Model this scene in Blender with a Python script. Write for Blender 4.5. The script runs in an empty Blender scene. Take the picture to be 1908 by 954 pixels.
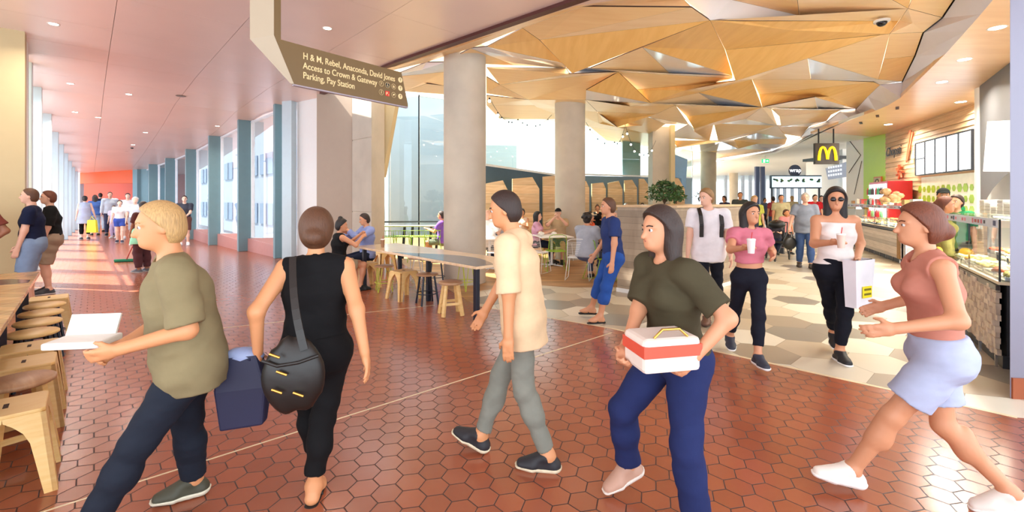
import bpy, bmesh, math, random
import numpy as np
from mathutils import Vector, Matrix

# ---------------------------------------------------------------- camera, sky, sun, exposure
SC = bpy.context.scene
COL = SC.collection
CX, HY, F, H = 954.0, 372.0, 850.0, 1.62          # picture centre column, horizon row, focal length in pixels, eye height
cam = bpy.data.cameras.new('camera'); cam_o = bpy.data.objects.new('camera', cam); COL.objects.link(cam_o)
cam.sensor_width = 36; cam.lens = 36 * F / 1908; cam.shift_y = -(477 - HY) / 1908; cam.clip_start = 0.05; cam.clip_end = 500
cam_o.location = (0, 0, H); cam_o.rotation_euler = (math.pi / 2, 0, 0); SC.camera = cam_o

world = bpy.data.worlds.new('sky'); SC.world = world; world.use_nodes = True
_nt = world.node_tree; _nt.nodes.clear()
_o = _nt.nodes.new('ShaderNodeOutputWorld'); _b = _nt.nodes.new('ShaderNodeBackground')
_b.inputs[0].default_value = (0.86, 0.93, 1.0, 1); _b.inputs[1].default_value = 1.7
_nt.links.new(_b.outputs[0], _o.inputs[0])

sun = bpy.data.lights.new('sun', 'SUN'); sun.energy = 9.0; sun.angle = math.radians(1.0); sun.color = (1.0, 0.95, 0.86)
sun_o = bpy.data.objects.new('sun', sun); COL.objects.link(sun_o)
_d = Vector((0.62, -0.10, -0.95)).normalized()      # direction the sunlight travels
sun_o.rotation_euler = _d.to_track_quat('-Z', 'Y').to_euler()

SC.view_settings.view_transform = 'Standard'; SC.view_settings.look = 'None'
SC.view_settings.exposure = 1.38; SC.view_settings.gamma = 1.0; SC.view_settings.use_curve_mapping = False
SC.cycles.max_bounces = 8; SC.cycles.diffuse_bounces = 5; SC.cycles.glossy_bounces = 3; SC.cycles.transparent_max_bounces = 24
SC.cycles.transmission_bounces = 4; SC.cycles.caustics_reflective = False; SC.cycles.caustics_refractive = False
SC.cycles.sample_clamp_indirect = 6.0

def area_light(name, loc, size, energy, color=(1, .93, .82), size_y=None, direction=(0, 0, -1)):
    l = bpy.data.lights.new(name, 'AREA'); l.energy = energy; l.color = color
    l.shape = 'RECTANGLE' if size_y else 'DISK'; l.size = size
    if size_y: l.size_y = size_y
    o = bpy.data.objects.new(name, l); COL.objects.link(o); o.location = loc
    o.rotation_euler = Vector(direction).to_track_quat('-Z', 'Y').to_euler()
    return o

# ---------------------------------------------------------------- geometry of the place: floor point seen at a pixel, etc.
def G(px, py, z=0.0):
    D = F * (H - z) / (py - HY)
    return Vector(((px - CX) * D / F, D, z))
def Wp(px, py, D):
    return Vector(((px - CX) * D / F, D, H - (py - HY) * D / F))
TH = math.radians(43.0)
U = Vector((-math.sin(TH), math.cos(TH), 0)); V = Vector((math.cos(TH), math.sin(TH), 0))   # along and across the bridge
def UV(u, v, z=0.0): return U * u + V * v + Vector((0, 0, z))
ANG_U = math.degrees(math.atan2(U.y, U.x)); ANG_V = math.degrees(math.atan2(V.y, V.x))

# ---------------------------------------------------------------- materials
def srgb(r, g, b):
    f = lambda c: (c / 255 / 12.92) if c / 255 <= 0.04045 else ((c / 255 + 0.055) / 1.055) ** 2.4
    return (f(r), f(g), f(b), 1)
_M = {}
def N(nt, t, **kw):
    n = nt.nodes.new(t)
    for k, v in kw.items(): setattr(n, k, v)
    return n
def mat(name, col, rough=0.6, metal=0.0, spec=0.5, noise=0.06, nscale=6.0, bump=0.0, emit=None, estr=0.0, coat=0.0, stretch=None, sheen=0.0):
    if name in _M: return _M[name]
    m = bpy.data.materials.new(name); _M[name] = m; m.use_nodes = True
    nt = m.node_tree; b = nt.nodes['Principled BSDF']
    b.inputs['Roughness'].default_value = rough; b.inputs['Metallic'].default_value = metal
    b.inputs['Specular IOR Level'].default_value = spec
    if coat: b.inputs['Coat Weight'].default_value = coat; b.inputs['Coat Roughness'].default_value = 0.1
    c = srgb(*col)
    tc = N(nt, 'ShaderNodeTexCoord'); mp = N(nt, 'ShaderNodeMapping'); nt.links.new(tc.outputs['Object'], mp.inputs[0])
    if stretch: mp.inputs['Scale'].default_value = stretch
    tx = N(nt, 'ShaderNodeTexNoise'); tx.inputs['Scale'].default_value = nscale; tx.inputs['Detail'].default_value = 4
    nt.links.new(mp.outputs[0], tx.inputs['Vector'])
    mx = N(nt, 'ShaderNodeMix', data_type='RGBA')
    lo = [max(0, x * (1 - noise * 2.2)) for x in c[:3]] + [1]; hi = [min(1, x * (1 + noise * 1.6)) for x in c[:3]] + [1]
    mx.inputs[6].default_value = lo; mx.inputs[7].default_value = hi
    nt.links.new(tx.outputs[0], mx.inputs[0]); nt.links.new(mx.outputs[2], b.inputs['Base Color'])
    if bump:
        bp = N(nt, 'ShaderNodeBump'); bp.inputs['Strength'].default_value = bump; bp.inputs['Distance'].default_value = 0.01
        nt.links.new(tx.outputs[0], bp.inputs['Height']); nt.links.new(bp.outputs[0], b.inputs['Normal'])
    if emit: b.inputs['Emission Color'].default_value = srgb(*emit); b.inputs['Emission Strength'].default_value = estr
    return m
def wood(name, c1, c2, rough=0.4, scale=(3, 3, 30), nscale=2.0, planks=0.0, axis=0, spec=0.5, coat=0.0, rot=0.0):
    if name in _M: return _M[name]
    m = bpy.data.materials.new(name); _M[name] = m; m.use_nodes = True
    nt = m.node_tree; b = nt.nodes['Principled BSDF']; b.inputs['Roughness'].default_value = rough
    b.inputs['Specular IOR Level'].default_value = spec
    if coat: b.inputs['Coat Weight'].default_value = coat; b.inputs['Coat Roughness'].default_value = 0.12
    tc = N(nt, 'ShaderNodeTexCoord'); mp = N(nt, 'ShaderNodeMapping'); nt.links.new(tc.outputs['Object'], mp.inputs[0])
    mp.inputs['Scale'].default_value = scale; mp.inputs['Rotation'].default_value = (0, 0, rot)
    tx = N(nt, 'ShaderNodeTexNoise'); tx.inputs['Scale'].default_value = nscale; tx.inputs['Detail'].default_value = 6; tx.inputs['Distortion'].default_value = 0.6
    nt.links.new(mp.outputs[0], tx.inputs['Vector'])
    rp = N(nt, 'ShaderNodeValToRGB'); rp.color_ramp.elements[0].position = 0.3; rp.color_ramp.elements[1].position = 0.7
    rp.color_ramp.elements[0].color = srgb(*c1); rp.color_ramp.elements[1].color = srgb(*c2)
    nt.links.new(tx.outputs[0], rp.inputs[0]); out = rp.outputs[0]
    if planks:
        sp = N(nt, 'ShaderNodeSeparateXYZ'); nt.links.new(tc.outputs['Object'], sp.inputs[0])
        dv = N(nt, 'ShaderNodeMath', operation='DIVIDE'); nt.links.new(sp.outputs[axis], dv.inputs[0]); dv.inputs[1].default_value = planks
        fl = N(nt, 'ShaderNodeMath', operation='FLOOR'); nt.links.new(dv.outputs[0], fl.inputs[0])
        wn = N(nt, 'ShaderNodeTexWhiteNoise', noise_dimensions='1D'); nt.links.new(fl.outputs[0], wn.inputs['W'])
        fr = N(nt, 'ShaderNodeMath', operation='FRACT'); nt.links.new(dv.outputs[0], fr.inputs[0])
        lt = N(nt, 'ShaderNodeMath', operation='LESS_THAN'); nt.links.new(fr.outputs[0], lt.inputs[0]); lt.inputs[1].default_value = 0.04
        ml = N(nt, 'ShaderNodeMath', operation='MULTIPLY_ADD'); nt.links.new(wn.outputs[0], ml.inputs[0]); ml.inputs[1].default_value = 0.35; ml.inputs[2].default_value = 0.72
        sb = N(nt, 'ShaderNodeMath', operation='MULTIPLY_ADD'); nt.links.new(lt.outputs[0], sb.inputs[0]); sb.inputs[1].default_value = -0.45; nt.links.new(ml.outputs[0], sb.inputs[2])
        vm = N(nt, 'ShaderNodeVectorMath', operation='SCALE'); nt.links.new(out, vm.inputs[0]); nt.links.new(sb.outputs[0], vm.inputs['Scale']); out = vm.outputs[0]
    nt.links.new(out, b.inputs['Base Color'])
    return m
def glass(name, tint=(225, 238, 245), refl=0.08):
    if name in _M: return _M[name]
    m = bpy.data.materials.new(name); _M[name] = m; m.use_nodes = True; nt = m.node_tree; nt.nodes.clear()
    o = N(nt, 'ShaderNodeOutputMaterial'); t = N(nt, 'ShaderNodeBsdfTransparent'); g = N(nt, 'ShaderNodeBsdfGlossy'); x = N(nt, 'ShaderNodeMixShader')
    t.inputs[0].default_value = srgb(*tint); g.inputs['Roughness'].default_value = 0.02
    lw = N(nt, 'ShaderNodeLayerWeight'); lw.inputs[0].default_value = 0.25
    mu = N(nt, 'ShaderNodeMath', operation='MULTIPLY_ADD'); nt.links.new(lw.outputs['Fresnel'], mu.inputs[0]); mu.inputs[1].default_value = 0.5; mu.inputs[2].default_value = refl
    mu.use_clamp = True
    nt.links.new(mu.outputs[0], x.inputs[0]); nt.links.new(t.outputs[0], x.inputs[1]); nt.links.new(g.outputs[0], x.inputs[2]); nt.links.new(x.outputs[0], o.inputs[0])
    return m
def emat(name, col, s):
    if name in _M: return _M[name]
    return mat(name, col, 0.5, emit=col, estr=s)
def hexmat(name, size, cols, grout, rot, rough, line=0.03, bump=0.3, vary=0.12, spec=0.5, stretch=(1, 1, 1)):
    m = bpy.data.materials.new(name); _M[name] = m; m.use_nodes = True; nt = m.node_tree; b = nt.nodes['Principled BSDF']
    L = nt.links.new
    tc = N(nt, 'ShaderNodeTexCoord'); mp = N(nt, 'ShaderNodeMapping'); L(tc.outputs['Object'], mp.inputs[0]); mp.vector_type = 'POINT'
    mp.inputs['Rotation'].default_value = (0, 0, -rot); mp.inputs['Scale'].default_value = (stretch[0] / size, stretch[1] / size, 0)
    if stretch != (1, 1, 1):
        mp.inputs['Scale'].default_value = (1, 1, 0); m2 = N(nt, 'ShaderNodeMapping'); m2.inputs['Scale'].default_value = (stretch[0] / size, stretch[1] / size, 0); L(mp.outputs[0], m2.inputs[0]); mp = m2
    S = (1, 1.7320508, 1)
    def branch(off):
        a = N(nt, 'ShaderNodeVectorMath', operation='ADD'); L(mp.outputs[0], a.inputs[0]); a.inputs[1].default_value = off
        d = N(nt, 'ShaderNodeVectorMath', operation='DIVIDE'); L(a.outputs[0], d.inputs[0]); d.inputs[1].default_value = S
        f = N(nt, 'ShaderNodeVectorMath', operation='FRACTION'); L(d.outputs[0], f.inputs[0])
        k = N(nt, 'ShaderNodeVectorMath', operation='MULTIPLY'); L(f.outputs[0], k.inputs[0]); k.inputs[1].default_value = (1, 1.7320508, 0)
        s = N(nt, 'ShaderNodeVectorMath', operation='SUBTRACT'); L(k.outputs[0], s.inputs[0]); s.inputs[1].default_value = (0.5, 0.8660254, 0)
        l = N(nt, 'ShaderNodeVectorMath', operation='LENGTH'); L(s.outputs[0], l.inputs[0])
        return s.outputs[0], l.outputs['Value']
    a, la = branch((0, 0, 0)); c, lc = branch((0.5, 0.8660254, 0))
    lt = N(nt, 'ShaderNodeMath', operation='LESS_THAN'); L(la, lt.inputs[0]); L(lc, lt.inputs[1])
    mx = N(nt, 'ShaderNodeMix', data_type='VECTOR'); L(lt.outputs[0], mx.inputs[0]); L(c, mx.inputs[4]); L(a, mx.inputs[5]); g = mx.outputs[1]
    cid = N(nt, 'ShaderNodeVectorMath', operation='SUBTRACT'); L(mp.outputs[0], cid.inputs[0]); L(g, cid.inputs[1])
    sn = N(nt, 'ShaderNodeVectorMath', operation='SNAP'); ad = N(nt, 'ShaderNodeVectorMath', operation='ADD'); L(cid.outputs[0], ad.inputs[0]); ad.inputs[1].default_value = (0.11, 0.13, 0.1)
    L(ad.outputs[0], sn.inputs[0]); sn.inputs[1].default_value = (0.25, 0.25, 1)
    wn = N(nt, 'ShaderNodeTexWhiteNoise', noise_dimensions='3D'); L(sn.outputs[0], wn.inputs['Vector'])
    ab = N(nt, 'ShaderNodeVectorMath', operation='ABSOLUTE'); L(g, ab.inputs[0])
    dt = N(nt, 'ShaderNodeVectorMath', operation='DOT_PRODUCT'); L(ab.outputs[0], dt.inputs[0]); dt.inputs[1].default_value = (0.5, 0.8660254, 0)
    sx = N(nt, 'ShaderNodeSeparateXYZ'); L(ab.outputs[0], sx.inputs[0])
    mm = N(nt, 'ShaderNodeMath', operation='MAXIMUM'); L(dt.outputs['Value'], mm.inputs[0]); L(sx.outputs[0], mm.inputs[1])
    ed = N(nt, 'ShaderNodeMapRange'); L(mm.outputs[0], ed.inputs[0]); ed.inputs[1].default_value = 0.5 - line; ed.inputs[2].default_value = 0.5 - line * 0.5
    rp = N(nt, 'ShaderNodeValToRGB'); rp.color_ramp.interpolation = 'CONSTANT' if len(cols) > 2 else 'LINEAR'
    e = rp.color_ramp.elements
    e[0].color = srgb(*cols[0]); e[1].color = srgb(*cols[-1]); e[0].position = 0; e[1].position = 1 if len(cols) == 2 else (len(cols) - 1) / len(cols)
    for i, cc in enumerate(cols[1:-1]):
        q = e.new((i + 1) / len(cols)); q.color = srgb(*cc)
    L(wn.outputs[0], rp.inputs[0])
    nz = N(nt, 'ShaderNodeTexNoise'); nz.inputs['Scale'].default_value = 1.3; nz.inputs['Detail'].default_value = 5; L(tc.outputs['Object'], nz.inputs['Vector'])
    vr = N(nt, 'ShaderNodeMapRange'); L(nz.outputs[0], vr.inputs[0]); vr.inputs[3].default_value = 1 - vary; vr.inputs[4].default_value = 1 + vary
    sc = N(nt, 'ShaderNodeVectorMath', operation='SCALE'); L(rp.outputs[0], sc.inputs[0]); L(vr.outputs[0], sc.inputs['Scale'])
    cm = N(nt, 'ShaderNodeMix', data_type='RGBA'); L(ed.outputs[0], cm.inputs[0]); L(sc.outputs[0], cm.inputs[6]); cm.inputs[7].default_value = srgb(*grout)
    L(cm.outputs[2], b.inputs['Base Color'])
    rr = N(nt, 'ShaderNodeMath', operation='MULTIPLY_ADD'); L(ed.outputs[0], rr.inputs[0]); rr.inputs[1].default_value = 0.4; rr.inputs[2].default_value = rough; L(rr.outputs[0], b.inputs['Roughness'])
    b.inputs['Specular IOR Level'].default_value = spec
    bp = N(nt, 'ShaderNodeBump'); bp.invert = True; bp.inputs['Strength'].default_value = bump; bp.inputs['Distance'].default_value = 0.003
    L(ed.outputs[0], bp.inputs['Height']); L(bp.outputs[0], b.inputs['Normal'])
    return m

# ---------------------------------------------------------------- mesh builder
class MB:
    def __init__(s): s.v = []; s.f = []; s.m = []; s.sm = []
    def add(s, vs, fs, mi=0, smooth=False):
        o = len(s.v); s.v += [tuple(x) for x in vs]
        for f in fs: s.f.append([i + o for i in f]); s.m.append(mi); s.sm.append(smooth)
        return s
    def box(s, c, d, rz=0.0, mi=0, tilt=None):
        x, y, z = d[0] / 2, d[1] / 2, d[2] / 2
        R = Matrix.Rotation(rz, 3, 'Z')
        if tilt is not None: R = R @ tilt
        vs = [Vector(c) + R @ Vector((sx * x, sy * y, sz * z)) for sx in (-1, 1) for sy in (-1, 1) for sz in (-1, 1)]
        return s.add(vs, [(0, 1, 3, 2), (4, 6, 7, 5), (0, 4, 5, 1), (2, 3, 7, 6), (0, 2, 6, 4), (1, 5, 7, 3)], mi)
    def beam(s, a, b, w, d, mi=0, up=(0, 0, 1), w2=None, d2=None):
        a, b = Vector(a), Vector(b); t = (b - a).normalized(); up = Vector(up)
        if abs(t.dot(up)) > 0.99: up = Vector((0, 1, 0)) if abs(t.y) < .9 else Vector((1, 0, 0))
        x = t.cross(up).normalized(); y = x.cross(t); w2 = w if w2 is None else w2; d2 = d if d2 is None else d2
        vs = [a - x * w / 2 - y * d / 2, a + x * w / 2 - y * d / 2, a + x * w / 2 + y * d / 2, a - x * w / 2 + y * d / 2,
              b - x * w2 / 2 - y * d2 / 2, b + x * w2 / 2 - y * d2 / 2, b + x * w2 / 2 + y * d2 / 2, b - x * w2 / 2 + y * d2 / 2]
        return s.add(vs, [(3, 2, 1, 0), (4, 5, 6, 7), (0, 1, 5, 4), (1, 2, 6, 5), (2, 3, 7, 6), (3, 0, 4, 7)], mi)
    def tube(s, pts, r, seg=8, mi=0, closed=False, r2=None, smooth=True):
        pts = [Vector(p) for p in pts]; n = len(pts); vs = []; up = Vector((0, 0, 1)); px = None
        for i, p in enumerate(pts):
            t = (pts[(i + 1) % n] - pts[i - 1]) if closed else (pts[min(i + 1, n - 1)] - pts[max(i - 1, 0)])
            t.normalize()
            if px is None:
                u = up if abs(t.dot(up)) < 0.95 else Vector((1, 0, 0)); px = t.cross(u).normalized()
            else:
                px = (px - t * px.dot(t)); px = px.normalized() if px.length > 1e-6 else t.orthogonal().normalized()
            y = t.cross(px); rr = r if r2 is None else r + (r2 - r) * i / (n - 1)
            for k in range(seg):
                a = 2 * math.pi * k / seg; vs.append(p + px * math.cos(a) * rr + y * math.sin(a) * rr)
        fs = []
        for i in range(n if closed else n - 1):
            j = (i + 1) % n
            for k in range(seg):
                k2 = (k + 1) % seg; fs.append((i * seg + k, i * seg + k2, j * seg + k2, j * seg + k))
        s.add(vs, fs, mi, smooth)
        if not closed: s.add([vs[k] for k in range(seg)], [tuple(range(seg))[::-1]], mi); s.add([vs[(n - 1) * seg + k] for k in range(seg)], [tuple(range(seg))], mi)
        return s
    def lathe(s, prof, c=(0, 0, 0), seg=32, mi=0, smooth=True, sx=1.0, sy=1.0):
        c = Vector(c); vs = []; n = len(prof)
        for r, z in prof:
            for k in range(seg):
                a = 2 * math.pi * k / seg; vs.append(c + Vector((math.cos(a) * r * sx, math.sin(a) * r * sy, z)))
        fs = [(i * seg + k, i * seg + (k + 1) % seg, (i + 1) * seg + (k + 1) % seg, (i + 1) * seg + k) for i in range(n - 1) for k in range(seg)]
        s.add(vs, fs, mi, smooth)
        s.add([vs[k] for k in range(seg)], [tuple(range(seg))[::-1]], mi); s.add([vs[(n - 1) * seg + k] for k in range(seg)], [tuple(range(seg))], mi)
        return s
    def slab(s, poly, off, mi=0):                      # planar polygon (3-D points) extruded by the vector off
        poly = [Vector(p) for p in poly]; off = Vector(off); n = len(poly)
        vs = poly + [p + off for p in poly]
        nrm = Vector((0, 0, 0))
        for i in range(n): nrm += poly[i].cross(poly[(i + 1) % n])
        fl = nrm.dot(off) < 0
        fs = [tuple(range(n)) if fl is False and False else tuple(range(n))[::-1], tuple(range(n, 2 * n))] + [(i, (i + 1) % n, n + (i + 1) % n, n + i) for i in range(n)]
        if fl: fs = [f[::-1] for f in fs]
        return s.add(vs, fs, mi)
    def prism(s, poly, z0, z1, mi=0):
        return s.slab([(p[0], p[1], z0) for p in poly], (0, 0, z1 - z0), mi)
    def sphere(s, c, r, seg=16, mi=0, sc=(1, 1, 1), R=None):
        vs = []; fs = []; n = seg // 2; c = Vector(c)
        for i in range(n + 1):
            p = math.pi * i / n
            for k in range(seg):
                a = 2 * math.pi * k / seg; q = Vector((math.sin(p) * math.cos(a) * r * sc[0], math.sin(p) * math.sin(a) * r * sc[1], math.cos(p) * r * sc[2]))
                vs.append(c + (R @ q if R is not None else q))
        for i in range(n):
            for k in range(seg): fs.append((i * seg + k, (i + 1) * seg + k, (i + 1) * seg + (k + 1) % seg, i * seg + (k + 1) % seg))
        return s.add(vs, fs, mi, True)
    def build(s, name, mats, parent=None, bevel=0.0, seg=2, smooth=None):
        me = bpy.data.meshes.new(name); me.from_pydata(s.v, [], s.f)
        for m in (mats if isinstance(mats, (list, tuple)) else [mats]): me.materials.append(m)
        me.polygons.foreach_set('material_index', s.m); me.polygons.foreach_set('use_smooth', s.sm if smooth is None else [smooth] * len(s.f)); me.update()
        o = bpy.data.objects.new(name, me); COL.objects.link(o)
        if parent is not None: o.parent = parent
        if bevel:
            b = o.modifiers.new('bevel', 'BEVEL'); b.width = bevel; b.segments = seg; b.limit_method = 'ANGLE'; b.angle_limit = math.radians(40)
        return o
def tag(o, label, cat=None, group=None, kind=None):
    if label: o['label'] = label
    if cat: o['category'] = cat
    if group: o['group'] = group
    if kind: o['kind'] = kind
    return o
def empty(name, loc, rz=0.0, label=None, cat=None, group=None):
    o = bpy.data.objects.new(name, None); COL.objects.link(o); o.location = loc; o.rotation_euler = (0, 0, math.radians(rz)); o.empty_display_size = 0.1
    return tag(o, label, cat, group)
def struct(o, label=None):
    o['kind'] = 'structure'
    if label: o['label'] = label
    return o
def copy_tree(o, parent=None):
    c = o.copy(); COL.objects.link(c)
    if parent is not None: c.parent = parent
    for ch in [x for x in o.children]: copy_tree(ch, c)
    return c
def place(proto, used, loc, rz, label, group):
    o = proto if not used else copy_tree(proto)
    o.location = loc; o.rotation_euler = (0, 0, math.radians(rz)); o['label'] = label; o['group'] = group
    return o
def text(body, size, m, parent, loc, rot, name='lettering', ext=0.002, sx=1.0, align='LEFT', shear=0.0):
    c = bpy.data.curves.new(name, 'FONT'); c.body = body; c.size = size; c.extrude = ext; c.align_x = align; c.offset = size * 0.006
    o = bpy.data.objects.new(name, c); COL.objects.link(o); c.materials.append(m); o.parent = parent
    dg = bpy.context.evaluated_depsgraph_get(); me = bpy.data.meshes.new_from_object(o.evaluated_get(dg)); bpy.data.objects.remove(o)
    me.transform(Matrix.Shear('XY', 4, (shear, 0)) if False else Matrix(((1, shear, 0, 0), (0, 1, 0, 0), (0, 0, 1, 0), (0, 0, 0, 1))))
    o = bpy.data.objects.new(name, me); COL.objects.link(o); o.parent = parent
    if not me.materials: me.materials.append(m)
    o.location = loc; o.rotation_euler = rot; o.scale = (sx, 1, 1)
    return o
# ================================================================ THE SETTING
M_TILE = hexmat('terracotta_hex_tiles', 0.149, [(152, 84, 58), (166, 94, 66)], (62, 34, 28), math.radians(42.5), 0.22, line=0.026, bump=0.8, spec=0.65)
M_BIG = hexmat('large_stone_hexagons', 0.60, [(214, 204, 184), (160, 146, 126), (190, 174, 150), (206, 194, 170), (142, 134, 122), (226, 218, 200)], (150, 138, 118), math.radians(12), 0.3, line=0.006, bump=0.15, vary=0.05)
M_FLW = wood('timber_floor', (160, 112, 66), (204, 158, 104), 0.4, (1, 6, 1), 2.0, planks=0.14, axis=1)
M_BRONZE = mat('bronze_ceiling_panel', (230, 208, 200), 0.34, 0.25, noise=0.05, nscale=0.8)
M_CREAM = mat('cream_plaster', (196, 176, 134), 0.6, noise=0.02)
M_BEIGE = mat('beige_plaster', (172, 154, 136), 0.6, noise=0.02)
M_WHITE = mat('white_paint', (238, 238, 236), 0.5, noise=0.01)
M_TEAL = mat('blue_grey_steel', (116, 150, 160), 0.4, 0.1, noise=0.03)
M_TEALL = mat('pale_blue_aluminium', (196, 214, 222), 0.4, 0.1, noise=0.03)
M_BROWN = mat('dark_brown_frame', (86, 56, 54), 0.4)
M_PINK = mat('terracotta_sill_panel', (190, 130, 124), 0.35, noise=0.04)
M_ORANGE = mat('orange_paint', (236, 92, 24), 0.5, noise=0.03)
M_DKORANGE = mat('deep_orange_paint', (204, 66, 14), 0.5, noise=0.03)
M_FRAME = mat('white_window_frame', (226, 232, 238), 0.35)
M_GLASS = glass('window_glass')
M_GLASSG = glass('green_tinted_glass', (206, 232, 226), 0.06)
M_BLACK = mat('black_satin', (20, 20, 24), 0.4, noise=0.02)
M_STEELD = mat('charcoal_metal', (52, 56, 62), 0.4, 0.3)
M_CONC = mat('cast_concrete', (192, 182, 166), 0.75, noise=0.11, nscale=2.2, bump=0.15)
M_PLYS = [wood('plywood_a', (238, 200, 142), (246, 214, 162), 0.34, (1, 8, 1), 1.2, spec=0.5),
          wood('plywood_b', (230, 182, 106), (240, 196, 122), 0.34, (8, 1, 1), 1.2, spec=0.5),
          wood('plywood_c', (242, 212, 168), (250, 224, 186), 0.34, (1, 6, 1), 1.2, spec=0.5)]
M_PALE = mat('plywood_glare', (236, 236, 240), 0.12, noise=0.01)  # window glare on plywood facets, put into a near-white colour
M_SEAM = mat('dark_shadow_gap', (60, 36, 26), 0.7)
M_SOFF = wood('pale_timber_soffit', (226, 182, 134), (238, 200, 156), 0.3, (1, 6, 1), 1.0)

def ply(name, polys, mats, kind='structure', z=0.0, thick=0.12):
    mb = MB()
    for poly, mi in polys: mb.prism(poly, z - thick, z, mi)
    return struct(mb.build(name, mats))
# floor zones (each a slab whose top is the walking surface)
E0, E1, E2, E3 = G(1895, 778), G(1140, 612), G(890, 570), G(720, 474)
red = [(-3.2, -1.5), (9, -1.5), (9, E0.y - 1.2), (E0.x, E0.y), (E1.x, E1.y), (E2.x, E2.y), (E3.x, E3.y), tuple(UV(17, 5.4))[:2], tuple(UV(46, 5.4))[:2], tuple(UV(46, -3.0))[:2], tuple(UV(9, -3.0))[:2], (-9, -1.5)]
light_zone = [(9, E0.y - 1.2), (16, 0.8), (40, 16), (46, 60), (14, 60), (3.2, 13.2), (2.62, 8.5), (1.1, 8.4), (0.35, 8.7), (-0.6, 8.1), (E2.x, E2.y), (E1.x, E1.y), (E0.x, E0.y)]
timber_zone = [(E2.x, E2.y), (-0.6, 8.1), (0.35, 8.7), (1.1, 8.4), (2.62, 8.5), (3.2, 13.2), (14, 60), (-6, 60), tuple(UV(17, 5.4))[:2], (E3.x, E3.y)]
struct(MB().prism(red, -0.12, 0).build('floor', M_TILE), 'terracotta hexagonal tile floor')
struct(MB().prism(light_zone, -0.12, 0).build('floor_stone', M_BIG), 'beige and white large hexagonal stone floor')
struct(MB().prism(timber_zone, -0.12, 0).build('floor_timber', M_FLW), 'timber floor under the dining tables')
# brass strips in the floor
M_STRIP = mat('cream_floor_strip', (236, 214, 176), 0.35)
a, b = G(80, 954), G(1140, 620); d = (b - a).normalized(); n = Vector((-d.y, d.x, 0)) * 0.006
a = a - d * 2.5
struct(MB().slab([a - n, a + n, b + n, b - n], (0, 0, 0.0025)).build('trim_1', M_STRIP), 'cream metal strip across the terracotta tiles')
mb = MB()
for p, q, w in ((E0, E1, 0.018), (E1, E2, 0.012)):
    d = (q - p).normalized(); n = Vector((-d.y, d.x, 0)) * w; mb.slab([p - n, p + n, q + n, q - n], (0, 0, 0.0025))
struct(mb.build('trim_2', M_STRIP), 'cream strip where terracotta tiles meet stone floor')
a, b = G(196, 664), G(860, 598); a.z = b.z = 0
a2, b2 = G(40, 652), G(1000, 548)
d = (b2 - a2).normalized(); n = Vector((-d.y, d.x, 0)) * 0.006
struct(MB().slab([a2 - n, a2 + n, a2 + d * 4.6 + n, a2 + d * 4.6 - n], (0, 0, 0.0025)).build('trim_3', M_STRIP), 'second cream strip across the tiles further back')

# ---- bridge ceiling, descending gently towards the far end
def zc(u): return float(np.interp(u, [-5, 12, 15.3, 18, 24.4, 34, 60], [4.3, 4.3, 4.2, 3.95, 3.56, 3.1, 2.95]))
CE = [Vector((1.9, 5.05, 4.3)), G(1060, 0, 4.3), G(740, 112, 4.3), G(590, 172, 4.3)]     # edge where bronze meets plywood
mb = MB()
us = [-4, 2, 4, 6, 8, 9.6, 11, 12, 13.6, 15.3, 18, 21, 24.4, 29, 34, 38, 46]
def vedge(u):                                       # right boundary of the bronze ceiling
    return float(np.interp(u, [-4, 2.0, 3.6, 7.9, 11.65, 13, 60], [6.5, 6.0, 5.02, 4.35, 4.45, 4.5, 4.7]))
splits = [-1.05, 0.3, 1.75, 3.2]
def vjoint(k, u): return splits[k] if k < 4 else max(vedge(u), splits[3] + .1)
for i in range(len(us) - 1):
    u0, u1 = us[i] + 0.003, us[i + 1] - 0.003
    wide = i
    for k in range(4):
        v0a, v1a = vjoint(k, u0) + 0.003, vjoint(k + 1, u0) - 0.003; v0b, v1b = vjoint(k, u1) + 0.003, vjoint(k + 1, u1) - 0.003
        p = [UV(u0, v0a, zc(u0)), UV(u0, v1a, zc(u0)), UV(u1, v1b, zc(u1)), UV(u1, v0b, zc(u1))]
        mb.slab(p, (0, 0, 0.03), 0)
for i in range(len(us) - 1):
    u0, u1 = us[i], us[i + 1]
    mb.slab([UV(u0, -1.1, zc(u0) + .04), UV(u0, vedge(u0), zc(u0) + .04), UV(u1, vedge(u1), zc(u1) + .04), UV(u1, -1.1, zc(u1) + .04)], (0, 0, 0.1), 1)
for u0, u1 in ((-4, 2), (2, 6), (6, 10.6)):
    for v0, v1 in ((-1.05, -3.2), (-3.2, -6), (-6, -9)):
        mb.slab([UV(u0 + .003, v0 - .003, 4.3), UV(u0 + .003, v1 + .003, 4.3), UV(u1 - .003, v1 + .003, 4.3), UV(u1 - .003, v0 - .003, 4.3)], (0, 0, .03), 0)
mb.slab([UV(-4, -1.0, 4.34), UV(-4, -9, 4.34), UV(10.6, -9, 4.34), UV(10.6, -1.0, 4.34)], (0, 0, .1), 1)
struct(mb.build('ceiling', [M_BRONZE, M_SEAM]), 'bronze panelled ceiling over the bridge')
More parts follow.
